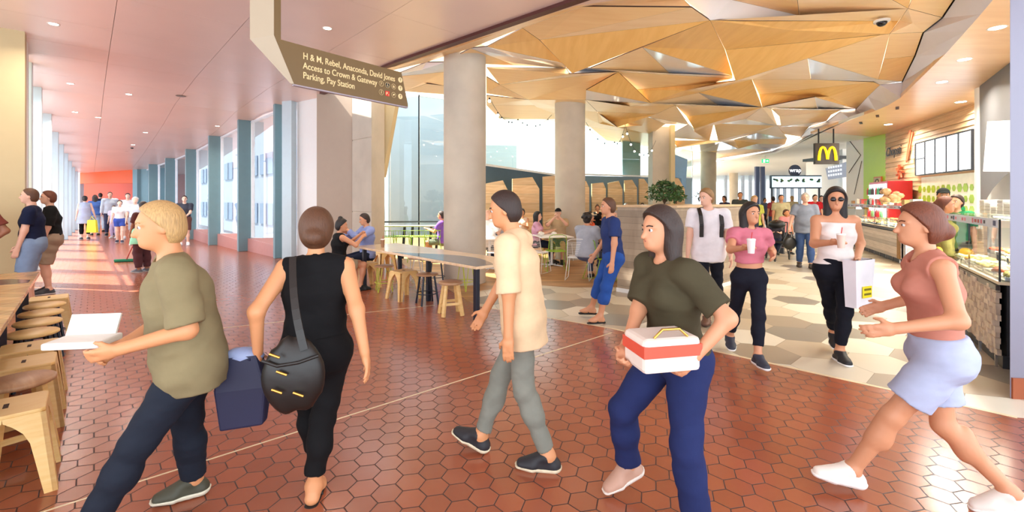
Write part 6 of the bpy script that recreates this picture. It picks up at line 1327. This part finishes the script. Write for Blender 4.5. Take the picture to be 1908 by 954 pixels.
# menu light boxes
root = empty('menu_lightbox', W0 + wd * xa, wang, 'bright backlit menu board with black grid frame on noodle shop wall', 'menu board'); Lm = xb - xa; z0, z1 = wall_z(1768, 321), wall_z(1768, 254)
for i in range(5):
    MB().box(((i + .5) * Lm / 5, .06, (z0 + z1) / 2), (Lm / 5 * .96, .04, (z1 - z0) * .96)).build('light_panel', emat('menu_glow', (240, 244, 255), 1.6 ), root)
mb = MB(); [mb.box((i * Lm / 5, .075, (z0 + z1) / 2), (.035, .06, z1 - z0)) for i in range(6)]; [mb.box((Lm / 2, .075, z), (Lm, .06, .04)) for z in (z0, z1)]; mb.box((Lm * .9, .08, (z0 + z1) / 2), (Lm / 5, .06, .03)); mb.build('frame', M_BLACK, root)
mb = MB(); [mb.box(((i + .3 + .4 * j) * Lm / 5, .083, z1 - .18), (.16, .004, .2)) for i in range(5) for j in (0, 1)]; mb.build('printed_pictures', emat('printed_food', (190, 200, 214), .8), root)
# shop name
root = empty('shop_name_sign', W0 + wd * wall_x(1694), wang, 'black script shop name with orange chopsticks on timber wall', 'sign')
zc_ = wall_z(1680, 285)
def wtext(t, size, m, x, z, sx=1): o = text(t, size, m, root, (x, .06, z), (math.pi / 2, 0, math.pi), 'lettering', .006, sx, shear=.25); return o
wl = wall_x(1661) - wall_x(1694)
t_ = wtext('Chopsti', (wall_x(1661) - wall_x(1693)) / 3.2, M_BLACK, wl + .3, zc_ - .02, .92)
M_OR = mat('orange_sign', (226, 110, 70), .5)
MB().slab([(-.02, .06, zc_ - .35), (.04, .06, zc_ - .35), (-.22, .06, zc_ + .62), (-.34, .06, zc_ + .62)], (0, .02, 0)).slab([(-.10, .06, zc_ - .30), (-.04, .06, zc_ - .30), (-.40, .06, zc_ + .55), (-.5, .06, zc_ + .55)], (0, .02, 0)).build('chopsticks', M_OR, root)
mb = MB(); [mb.tube([(.5 + math.cos(a) * .1, .07, zc_ - .62 + math.sin(a) * .08), (.5 + math.cos(a + .5) * .26, .07, zc_ - .62 + math.sin(a + .5) * .24)], .035, 6) for a in np.linspace(0, 5.4, 7)]; mb.build('emblem', M_OR, root)
# red fridge
fx = wall_x(1688); root = empty('drinks_fridge', W0 + wd * fx + Vector((-wd.y, wd.x, 0)) * .42, wang, 'red framed glass door drinks fridge', 'fridge'); wf = wall_x(1668) - wall_x(1708)
M_RF = mat('fridge_red', (200, 30, 36), .35); fridge_b = [None, None, None]
MB().box((0, 0, 1.1), (wf, .62, 2.2)).build('cabinet', M_RF, root, bevel=.01)
for s_ in (-1, 1):
    o = MB().box((s_ * wf * .24, .32, 1.15), (wf * .44, .03, 1.95)).build('door', mat('lit_fridge_glass', (214, 230, 240), .15, emit=(220, 236, 250), estr=.6), root); MB().tube([(s_ * wf * .05, .36, .9), (s_ * wf * .05, .36, 1.4)], .012, 8).build('handle', M_CHROME, o)
    for k in range(5):
        MB().box((s_ * wf * .24, .35, .33 + k * .36), (wf * .40, .05, .02)).build('shelf', M_CHROME, o)
        for i in range(5):
            pr = fridge_b[(i // 2 + k) % 3] = fridge_b[(i // 2 + k) % 3] or MB().lathe([(.03, 0), (.03, .15), (.012, .2), (.012, .23)], seg=10).build('drink_bottle', [M_RF, M_COLA, mat('green_bottle', (60, 140, 90), .3)][(i // 2 + k) % 3])
            bo = pr if not pr.get('label') else copy_tree(pr)
            fl = Matrix.Translation(root.location) @ Matrix.Rotation(math.radians(wang), 4, 'Z') @ Vector((s_ * wf * .24 - wf * .15 + i * wf * .075, .40, .34 + k * .36)); bo.location = fl
            tag(bo, 'small drink bottle on a shelf of the red fridge', 'bottle', 'bottles in the red fridge')
# green wall with picture
ga, gb = Vector((*at(1651, 16.1), 0)), Vector((*at(1609, 17.4), 0)); gd = (gb - ga).normalized(); gn = Vector((-gd.y, gd.x, 0))
struct(MB().slab([ga, gb, gb - gn * .2, ga - gn * .2], (0, 0, ZS)).build('wall_green', mat('lime_green_paint', (176, 214, 60), .4, noise=.02)), 'lime green wall beside the noodle shop')
p = ga.lerp(gb, .30); root = empty('framed_picture', (p.x, p.y, 2.25), math.degrees(math.atan2(gd.y, gd.x)), 'orange framed picture on the lime green wall', 'picture')
MB().box((0, .03, 0), (.44, .04, .40)).build('frame', mat('orange_frame', (200, 100, 50), .4), root); MB().box((0, .055, 0), (.36, .01, .33)).build('print', mat('sepia_print', (206, 180, 140), .5, noise=.5, nscale=12), root); MB().tube([(math.cos(t) * .1, .062, math.sin(t) * .1) for t in np.linspace(0, 6.28, 17)[:-1]], .02, 6, closed=True).build('wreath', mat('grey_wreath', (110, 110, 100), .6), root)
# white panel with thin black diagonal lines
va, vb = Vector((*at(1609, 17.5), 0)), Vector((*at(1577, 18.4), 0)); vd = (vb - va).normalized(); vn = Vector((-vd.y, vd.x, 0))
struct(MB().slab([va, vb, vb - vn * .3, va - vn * .3], (0, 0, ZS + .4)).build('wall_white_panel', M_WHITE), 'white wall panel with thin black angular lines')
def onp(px, py): k = (px - CX) / F; t = (k * va.y - va.x) / (vd.x - k * vd.y); p = va + vd * t + vn * .01; return Vector((p.x, p.y, H + (HY - py) * p.y / F))
mb = MB(); mb.tube([onp(1583, 262), onp(1604, 289), onp(1582, 322)], .012, 5); mb.tube([onp(1606, 300), onp(1592, 362)], .010, 5); struct(mb.build('trim_10', M_BLACK), 'black angular line on the white panel')
# burger shop: dark surround, menu screens, counter
D_ = 16.5; a = Wp(1529, 372, 21); b = Wp(1580, 372, 19.4)
root = empty('burger_counter', (a.x, a.y, 0), math.degrees(math.atan2(b.y - a.y, b.x - a.x)), 'dark burger shop counter under tilted menu screen', 'shop counter'); Lb = math.hypot(b.x - a.x, b.y - a.y)
MB().box((Lb / 2, .0, .55), (Lb, .5, 1.1)).build('counter', M_STEELD, root); MB().box((Lb / 2, .9, 1.4), (Lb, .1, 2.8)).build('back_panel', M_STEELD, root); MB().box((Lb / 2, .0, 3.42), (Lb * 1.1, 1.6, .12)).build('canopy', M_BLACK, root)
r4 = random.Random(2); mb = MB(); [mb.box((Lb * .55 + r4.uniform(-.1, .4), .72, .95 + k * .13), (.4, .2, .08), mi=k % 3) for k in range(9)]; mb.build('stacked_cups', [M_WHITE, M_STEELD, mat('tan_card', (206, 160, 110), .6)], root)
s0, s1 = Wp(1538, 372, 20.2), Wp(1580, 372, 19.0)
root = empty('menu_screen', (s0.x, s0.y, 2.8), math.degrees(math.atan2(s1.y - s0.y, s1.x - s0.x)), 'tilted grey menu screen over the burger counter', 'screen'); Ls_ = math.hypot(s1.x - s0.x, s1.y - s0.y)
MB().slab([(0, 0, .2), (Ls_, 0, .42), (Ls_, 0, -.22), (.14, 0, -.3)], (0, .06, 0)).build('screen', emat('screen_grey', (120, 124, 136), .5), root)
mb = MB(); [mb.box((.2 + i * .13, -.004, -.12 + k * .17 + i * .008), (.09, .004, .09)) for i in range(6) for k in range(3)]; mb.build('screen_tiles', emat('screen_pale', (190, 196, 206), .6), root)
# arches sign
Ds = 15.0; c = Wp(1539.5, 286.5, Ds); w, hgt = 45 * Ds / F, 39 * Ds / F
root = empty('arches_sign', c, 0, 'hanging dark square sign with yellow arches', 'sign'); MB().box((0, 0, 0), (w, .10, hgt)).build('panel', mat('umber_panel', (58, 50, 40), .45), root, bevel=.01)
mb = MB(); R_ = [(-.40, -.40), (-.385, -.1), (-.35, .15), (-.29, .33), (-.215, .38), (-.14, .33), (-.07, .15), (-.02, -.1), (0, -.33)]
for s_ in (-1, 1):
    pts = [(x * w * .88 * s_, y * hgt * .82) for x, y in R_]
    for i in range(len(pts) - 1):
        wa = .055 + .02 * abs(i - 4) / 4; mb.beam((pts[i][0], -.065, pts[i][1]), (pts[i + 1][0] + (pts[i + 1][0] - pts[i][0]) * .12, -.065, pts[i + 1][1] + (pts[i + 1][1] - pts[i][1]) * .12), .02, w * wa * 1.35, up=(0, 1, 0)) if False else mb.tube([(pts[i][0], -.062, pts[i][1]), (pts[i + 1][0], -.062, pts[i + 1][1])], w * wa * .75, 10)
mb.build('arches', emat('sign_yellow', (255, 204, 20), .6), root)
for s_ in (-.32, .30): MB().tube([(s_ * w, 0, hgt / 2), (s_ * w, 0, ZS - c.z)], .022, 8).build('rod', M_BLACK, root)
# wrap stall
Dw = 21.0; c = Wp(1482, 372, Dw); L_w = 92 * Dw / F
root = empty('wrap_stall', (c.x, c.y, 0), 0, 'wrap stall with backlit picture menu and pale counter', 'stall')
MB().box((0, 0, .6), (L_w * .95, .7, 1.2)).build('counter', mat('pale_counter', (226, 230, 236), .4), root); 
zt_ = H + (HY - 328) * Dw / F; zl = H + (HY - 350) * Dw / F
MB().box((0, 0, (zt_ + zl) / 2), (L_w, .2, zt_ - zl + .06)).build('menu_frame', mat('navy_frame', (30, 44, 66), .4), root)
for s_ in (-1, 1): MB().box((s_ * L_w * .48, 0, zl / 2), (.06, .06, zl)).build('post', mat('navy_frame', (30, 44, 66), .4), root)
for i in range(7):
    x = -L_w * .43 + i * L_w * .143; o = MB().box((x, -.11, (zt_ + zl) / 2), (L_w * .135, .02, (zt_ - zl) * .9)).build('menu_panel', emat('menu_pale_blue', (196, 226, 236), .9), root)
    mb = MB(); rr = random.Random(i); [mb.sphere((x + rr.uniform(-.08, .08), -.12, (zt_ + zl) / 2 + .05 + rr.uniform(-.04, .07)), .06, 8, rr.randrange(2), (1, .1, .8)) for _ in range(4)]; mb.build('food_picture', [mat('leaf_print', (80, 130, 60), .5), mat('dark_print', (40, 70, 60), .5)], o)
cs = Wp(1482, 318, Dw); root = empty('wrap_sign', cs, 0, 'round navy shop sign with white lettering above the wrap stall', 'sign'); r_ = 11 * Dw / F
MB().slab([(math.cos(t) * r_, 0, math.sin(t) * r_) for t in np.linspace(0, 6.283, 33)[:-1]], (0, .08, 0)).slab([(-.09, .01, -r_ * .9), (.09, .01, -r_ * .9), (0, .01, -r_ * 1.35)], (0, .05, 0)).build('disc', mat('navy_disc', (40, 52, 84), .4), root)
text('wrap', .26, emat('white_letters', (255, 255, 255), .8), root, (0, -.004, -.06), (math.pi / 2, 0, 0), 'lettering', .003, 1, 'CENTER')
# grey angular partition and hanging poster at the right
zz = lambda px, py, D: Wp(px, py, D)
mb = MB(); mb.slab([zz(1827, 155, 9.3), zz(1884, 112, 7.7), zz(1884, 318, 7.7), zz(1868, 332, 8.1), zz(1850, 352, 8.6), zz(1829, 386, 9.2)], (.1, .12, 0)); struct(mb.build('wall_grey_partition', mat('slate_grey_paint', (104, 104, 108), .5, noise=.02)), 'slate grey angular partition beside the menu board')
struct(MB().slab([zz(1820, 158, 9.5), zz(1829, 158, 9.4), zz(1829, 400, 9.4), zz(1820, 400, 9.5)], (.05, .1, 0)).build('trim_11', M_WHITE), 'white upright between timber wall and grey partition')
struct(MB().slab([Vector((9.9, 9.5, 0)), Vector((10.2, 9.5, 0)), Vector((9.6, 4.5, 0)), Vector((9.3, 4.5, 0))], (0, 0, 3.7)).build('wall_shop_side', M_WHITE), 'white side wall behind the near counter')
root = empty('hanging_poster', zz(1888, 272, 6.4), -52, 'tilted white hanging poster beside the grey partition', 'poster')
MB().box((0, 0, 0), (.55, .03, .72), tilt=Matrix.Rotation(.06, 3, 'Y')).build('board', M_WHITE, root); MB().tube([(0, 0, .36), (0, 0, ZS - zz(1888, 272, 6.4).z)], .005, 5).build('wire', M_STEELD, root)
struct(MB().slab([Vector((14.2, 19.6, 0)), Vector((17.4, 27, 0)), Vector((17.7, 27, 0)), Vector((14.6, 19.6, 0))], (0, 0, 3.8)).build('wall_back_shops', M_WHITE), 'white wall behind the far shops')
struct(MB().slab([Vector((10.6, 14.2, 2.95)), Vector((13.4, 19, 2.95)), Vector((13.7, 19, 2.95)), Vector((10.9, 14.2, 2.95))], (0, 0, .8)).build('trim_12', M_WHITE), 'white fascia over the far shops') if False else None

# ---- green bar counter by the window, with wire bar stools
b0, b1 = Wp(712, 428, 12.4), Wp(836, 418, 12.6)
zb = .90; b0.z = b1.z = 0; bd = (b1 - b0).normalized(); L = (b1 - b0).length
root = empty('window_bar', b0, math.degrees(math.atan2(bd.y, bd.x)), 'narrow pale green window bar with dark posts', 'bar counter')
MB().box((L / 2, 0, zb), (L, .34, .03)).build('bar_top', mat('pale_green_top', (206, 216, 170), .35), root); MB().box((L / 2, .3, zb + .1), (L, .04, .04)).build('handrail', M_STEELD, root)
for i, t in enumerate((.3, .42, .70, .80)): MB().beam((L * t, .05, 0), (L * t + .06, .05, zb), .07, .05).build('post', M_STEELD, root)
for i, t in enumerate((.12, .34, .56, .78)):
    p = b0 + bd * (L * t) + Vector((bd.y, -bd.x, 0)) * .5
    if 'bar' not in protos:
        r = empty('wire_bar_stool', p, 0, 'x', 'stool'); protos['bar'] = r
        mb = MB(); [mb.tube([(x, -.2, .66 - .02), (x, 0, .635), (x, .2, .66)], .006, 5) for x in np.linspace(-.2, .2, 9)]; mb.tube([(-.2, -.2, .66), (.2, -.2, .66), (.2, .2, .66), (-.2, .2, .66)], .008, 6, closed=True); mb.build('seat', M_WIREG, r)
        for sx in (-1, 1):
            for sy in (-1, 1): MB().tube([(sx * .18, sy * .18, .65), (sx * .24, sy * .24, 0)], .009, 6).build('leg', M_WIREG, r)
        mb = MB(); mb.tube([(-.2, -.2, .66), (-.21, -.24, .82), (.21, -.24, .82), (.2, -.2, .66)], .008, 6); [mb.tube([(x, -.2, .66), (x, -.24, .82)], .005, 5) for x in np.linspace(-.15, .15, 5)]; mb.build('backrest', M_WIREG, r); mb = MB(); mb.tube([(.21, .21, .28), (-.21, .21, .28), (-.21, -.21, .28), (.21, -.21, .28)], .007, 5, closed=True); mb.build('foot_ring', M_WIREG, r)
        used = False
    else: used = True
    place(protos['bar'], used, (p.x, p.y, 0), 5, ['leftmost green wire bar stool by the window', 'second green wire bar stool by the window', 'third green wire bar stool by the window', 'green wire bar stool nearest the round column'][i], 'green wire bar stools')
# ================================================================ THINGS CARRIED OR PUSHED
def wp(key, p): return world_pt(J[key][0], p)
M_BAGN = mat('navy_bag_fabric', (28, 32, 62), .6, noise=.1, bump=.2); M_BAGB = mat('black_leather', (24, 22, 20), .42, noise=.1, nscale=5, bump=.6); M_GOLD = mat('gold_hardware', (220, 180, 90), .25, .9)
# navy tote on the forearm
h_ = wp('black', J['black'][1]['wr'][0])
c = Vector((h_.x - .07, h_.y + .0, .70)); root = empty('tote_bag', (c.x, c.y, .48), 8, 'navy tote bag hanging from the left arm of black clothed person', 'bag')
mb = MB(); w0, w1, hh, t = .10, .12, .36, .05
vs = [(-w0, -t * .7, 0), (w0, -t * .7, .02), (w0, t * .7, .02), (-w0, t * .7, 0), (-w1, -t, hh * .55), (w1, -t, hh * .6), (w1, t, hh * .6), (-w1, t, hh * .55), (-w1 * .95, -t * .8, hh), (w1 * .6, -t * .8, hh * 1.03), (w1 * .6, t * .8, hh * 1.03), (-w1 * .95, t * .8, hh)]
mb.add(vs, [(3, 2, 1, 0), (0, 1, 5, 4), (1, 2, 6, 5), (2, 3, 7, 6), (3, 0, 4, 7), (4, 5, 9, 8), (5, 6, 10, 9), (6, 7, 11, 10), (7, 4, 8, 11)]); mb.build('bag_body', M_BAGN, root, bevel=.012)
MB().sphere((.0, 0, hh), .09, 12, 0, (1.1, .5, .5)).build('crumpled_contents', mat('blue_white_plastic', (150, 166, 220), .4, noise=.4, nscale=10), root)
for y in (-.04, .04): MB().tube([(-w1 * .6, y, hh * .97), (-.03, y * .3, h_.z - .52), (w1 * .4, y, hh * .98)], .007, 6).build('handle', M_BAGN, root)
# black handbag with shoulder strap
sj = J['black'][1]; shp = wp('black', sj['sh'][0]) + Vector((.1, -.045, .015)); c = Vector((-1.02, 2.13, .80)); root = empty('shoulder_bag', (c.x, c.y, .63), 10, 'slouchy black leather shoulder bag on the back of black clothed person', 'bag')
mb = MB(); mb.sphere((0, 0, .17), .19, 28, 0, (.74, .36, .98)); mb.v = [(x * (1 - .25 * max(z - .2, 0) / .2), y, max(z, .01) + .008 * math.sin(x * 60 + z * 30)) for x, y, z in mb.v]; mb.build('bag_body', M_BAGB, root)
for i, (x, z) in enumerate(((-.08, .30), (-.05, .22), (.02, .12), (-.07, .14))): MB().tube([(x, -.078, z), (x + .045, -.082, z - .018)], .006, 6).build('buckle', M_GOLD, root)
MB().tube([(-.12, -.045, .26), (-.05, -.066, .24), (.04, -.066, .25), (.12, -.045, .27)], .008, 6).build('seam_trim', M_BAGB, root)
mb = MB(); a, b = Vector((.06, -.05, .30)), shp - Vector((c.x, c.y, .58)); n_ = 10; pts = [a.lerp(b, t) + Vector((0, -.055 * math.sin(math.pi * t), 0)) for t in np.linspace(0, 1, n_)]
for i in range(n_ - 1): mb.beam(pts[i], pts[i + 1], .035, .006, up=(0, -1, 0))
mb.build('strap', M_BAGB, root)
# white food tray of the olive person
a, b = wp('olive', J['olive'][1]['wr'][0]), wp('olive', J['olive'][1]['wr'][1]); m = (a + b) / 2 + Vector((-.12, -.06, .02))
root = empty('food_box', m, 8, 'white open food box carried by the olive clothed person', 'food box'); MB().box((0, 0, .02), (.22, .15, .03)).build('box_base', M_PAPER, root, bevel=.008); MB().box((-.01, .075, .07), (.2, .01, .10), tilt=Matrix.Rotation(-.4, 3, 'X')).build('open_lid', M_PAPER, root)
# parcel of the brown person
a, b = wp('brown', J['brown'][1]['wr'][0]), wp('brown', J['brown'][1]['wr'][1]); m = (a + b) / 2 + Vector((.0, -.03, .0))
root = empty('parcel', m - Vector((0, 0, .06)), 12, 'red and white striped parcel held by the dark olive clothed person', 'parcel'); MB().box((0, 0, .08), (.27, .2, .15)).build('box', mat('parcel_white', (236, 222, 210), .6), root, bevel=.02); MB().box((0, 0, .10), (.275, .205, .05)).build('red_band', mat('parcel_red', (222, 84, 62), .5), root); MB().tube([(-.08, -.08, .155), (-.04, -.08, .19), (.04, -.08, .19), (.08, -.08, .155)], .006, 6).build('handle', M_GOLD, root)
# white shopping bag with yellow print
c = Wp(1600, 525, 4.45); root = empty('shopping_bag', (c.x, c.y, c.z - .24), 25, 'white shopping bag with yellow square print on forearm', 'bag')
mb = MB(); mb.add([(-.13, -.05, 0), (.13, -.05, 0), (.13, .05, 0), (-.13, .05, 0), (-.16, -.06, .46), (.16, -.06, .46), (.16, .06, .46), (-.16, .06, .46)], [(3, 2, 1, 0), (0, 1, 5, 4), (1, 2, 6, 5), (2, 3, 7, 6), (3, 0, 4, 7)]); mb.build('bag_body', mat('white_plastic_bag', (230, 230, 238), .4, noise=.08, nscale=5, bump=.5), root); MB().box((.02, -.064, .15), (.15, .004, .11)).build('yellow_print', mat('bag_yellow', (236, 220, 40), .5), root)
for k in range(2): MB().box((.02, -.068, .175 - .045 * k), (.11, .003, .02)).build('printed_band', mat('bag_olive', (120, 110, 30), .5), root)
w_ = wp('white', J['white'][1]['wr'][0]); MB().tube([(-.12, -.055, .46), Vector((w_.x - c.x, w_.y - c.y, w_.z - c.z + .24 - .03)) * 1.0, (.12, -.055, .46)], .007, 6).build('handle', M_BAGB, root)
def hcup(key, i, label, m, off=(0, -.04, -.05)):
    w = wp(key, J[key][1]['wr'][i]); hfv = wp(key, J[key][1]['wr'][i] + unit(J[key][1]['wr'][i] - J[key][1]['el'][i]) * .09) - w
    p = w + hfv + Vector(off); return cup((p.x, p.y, p.z), label, m, None, .12, .036)
hcup('white', 1, 'cup held by the white topped person', mat('coffee_cup', (226, 200, 184), .5)); hcup('pink', 1, 'pale cup held by the pink topped person', mat('milk_cup', (240, 232, 232), .4))
# black handbag of the grey polo person
w = wp('polo', J['polo'][1]['wr'][1]); root = empty('handbag', (w.x, w.y - .02, w.z - .52), 8, 'black leather handbag held low by the grey polo person', 'bag'); mb = MB(); mb.sphere((0, 0, .17), .17, 16, 0, (1, .5, .95)); mb.v = [(x, y, max(z, .0)) for x, y, z in mb.v]; mb.build('bag_body', M_BAGB, root); MB().tube([(-.09, 0, .3), (-.05, 0, .43), (.05, 0, .43), (.09, 0, .3)], .009, 6).build('handle', M_BAGB, root)
# yellow bag on the bridge
p = at(172, 18.4); root = empty('carrier_bag', (p[0], p[1], .30), 0, 'bright yellow carrier bag carried along the bridge', 'bag'); mb = MB(); mb.add([(-.2, -.06, 0), (.2, -.06, 0), (.2, .06, 0), (-.2, .06, 0), (-.16, -.04, .5), (.16, -.04, .5), (.16, .04, .5), (-.16, .04, .5)], [(3, 2, 1, 0), (0, 1, 5, 4), (1, 2, 6, 5), (2, 3, 7, 6), (3, 0, 4, 7)]); mb.build('bag_body', mat('yellow_plastic', (240, 232, 30), .5), root); MB().tube([(-.1, 0, .5), (-.03, 0, .64), (.1, 0, .5)], .01, 6).build('handle', mat('yellow_plastic', (240, 232, 30), .5), root)
# backpack of the printed tee person (straps over the shoulders, pack behind)
b, j = J['pack']; s = j['s']; root = empty('backpack', b.location, 262, 'black backpack worn by the printed tee person', 'backpack')
c = j['chest'] - j['ff'] * .22 * s; MB().sphere((float(c[0]), float(c[1]), float(c[2])), .2, 20, 0, (.45, .78, 1.15)).build('pack_body', M_BAGB, root)
for q in (1, -1):
    P_ = [j['chest'] + j['sf'] * .12 * s * q + j['ff'] * .125 * s - j['up'] * .16 * s, j['chest'] + j['sf'] * .125 * s * q + j['ff'] * .155 * s, j['chest'] + j['sf'] * .125 * s * q + j['ff'] * .11 * s + j['up'] * .12 * s, j['chest'] + j['sf'] * .12 * s * q + j['up'] * .205 * s, j['chest'] + j['sf'] * .11 * s * q - j['ff'] * .13 * s + j['up'] * .14 * s]
    mb = MB(); P_ = [Vector([float(x) for x in p]) for p in P_]
    for i in range(4): mb.beam(P_[i], P_[i + 1], .05, .02, up=(1, 0, 0))
    mb.build('strap', M_BAGB, root, bevel=.006)
# print on that tee
c = j['chest']; f = Vector([float(x) for x in (c + j['ff'] * .158 * s)])
# broom of the cleaner
bp = G(236, 486, .03); w = wp('cleaner', J['cleaner'][1]['wr'][1]); root = empty('push_broom', (bp.x, bp.y, 0), 20, 'wide green push broom swept across the bridge floor', 'broom')
p0 = Vector((bp.x, bp.y, 0)); MB().box((0, 0, .05), (.52, .07, .06)).build('broom_head', mat('broom_green', (20, 120, 84), .6), root, bevel=.01); MB().box((0, 0, .02), (.5, .05, .035)).build('bristles', mat('dark_bristle', (20, 70, 52), .9), root)
lw = Matrix.Rotation(math.radians(-20), 3, 'Z') @ (w - p0); MB().tube([(0, 0, .07), lw * .95 , lw * 1.12], .013, 8).build('broom_handle', mat('red_handle', (180, 60, 70), .5), root)
# phone of the bridge person
w = wp('phone', J['phone'][1]['wr'][1]); o = MB().box((0, 0, 0), (.08, .02, .15)).build('mobile_phone', mat('blue_phone', (80, 110, 190), .3), bevel=.006); o.location = w + Vector((0, -.1, .02)); tag(o, 'blue phone held by the dark tee person on bridge', 'phone')
# yellow pouch of the counter customer
w = wp('customer', J['customer'][1]['wr'][1]); root = empty('clutch_bag', (5.62, 6.02, 0.86), 40, 'mustard yellow clutch held at the near counter', 'bag'); mb = MB(); mb.sphere((0, 0, .07), .14, 16, 0, (1, .35, .5)); mb.build('bag_body', mat('mustard_leather', (206, 160, 40), .4), root); MB().tube([(.1, 0, .05), (.12, 0, -.12), (.09, 0, -.1)], .008, 6).build('tassel', M_BAGB, root)
# sunglasses of the white topped person, watch of the navy tee person
b, j = J['white']; hc = j['hc'] + j['hf'] * .088 * j['hd'] + j['hu'] * .008 * j['hd']; mb = MB()
for q in (1, -1): c = hc + j['hs'] * .032 * q + j['hf'] * .012; mb.sphere([float(x) for x in c], .026, 12, 0, (.5, 1, .8))
o = mb.build('sunglasses', mat('dark_lens', (20, 16, 18), .1), b)
# pushchair with child, shopping trolley
sx, sy = at(1447, 12.2); root = empty('pushchair', (sx, sy, 0), 235, 'black three wheeled pushchair in the far crowd', 'pushchair')
mb = MB(); mb.tube([(-.45, -.22, 1.0), (-.25, -.22, .75), (.35, -.05, .2)], .016, 6); mb.tube([(-.45, .22, 1.0), (-.25, .22, .75), (.35, .05, .2)], .016, 6); mb.tube([(-.45, -.22, 1.0), (-.45, .22, 1.0)], .018, 6); mb.tube([(0, -.2, .5), (-.3, -.25, .15)], .014, 6); mb.tube([(0, .2, .5), (-.3, .25, .15)], .014, 6); mb.build('frame', M_STEELD, root)
mb = MB(); mb.box((.05, 0, .5), (.4, .36, .06)); mb.box((-.16, 0, .72), (.06, .36, .45), tilt=Matrix.Rotation(-.3, 3, 'Y')); mb.build('seat', M_BLACK, root, bevel=.02)
MB().sphere((-.1, 0, .95), .26, 16, 0, (1, .8, .5)).build('hood', M_BLACK, root)
for x, y in ((.4, 0), (-.3, -.27), (-.3, .27)): MB().tube([(x + math.cos(t) * .12, y, .135 + math.sin(t) * .12) for t in np.linspace(0, 6.28, 17)[:-1]], .018, 6, closed=True).build('wheel', M_BLACK, root)
MB().box((0, 0, .28), (.35, .34, .14)).build('basket', M_STEELD, root)
b_, j_ = person('child riding in the black pushchair', (sx + .0, sy - .0), 235, .95, 'fair', ('short', 'brown'), ('tee', (60, 60, 70), {}), ('trousers', NV, {}), ('sneaker', BK, BK), feet=((.5, .1, .32), (.48, -.1, .32)), pel=(.02, 0, 1.12), sit=True, hands=((.35, .1, 1.4), (.35, -.1, 1.4)), res=LOW)
tx, ty = at(1386, 14.0); root = empty('baggage_trolley', (tx, ty, 0), 80, 'white panelled trolley in the far crowd', 'trolley'); MB().box((0, 0, .72), (.08, .62, .62)).build('white_panel', mat('cream_panel', (236, 228, 222), .5), root, bevel=.01); mb = MB(); [mb.tube([(x, y, .12), (x, y, 1.05)], .018, 6) for x in (-.3, .0) for y in (-.33, .33)]; mb.tube([(-.3, -.33, .3), (0, -.33, .3), (0, .33, .3), (-.3, .33, .3)], .018, 6, closed=True); mb.build('frame', M_STEELD, root)
for x in (-.3, .0):
    for y in (-.33, .33): MB().tube([(x + math.cos(t) * .05, y, .065 + math.sin(t) * .05) for t in np.linspace(0, 6.28, 13)[:-1]], .014, 6, closed=True).build('wheel', M_BLACK, root)
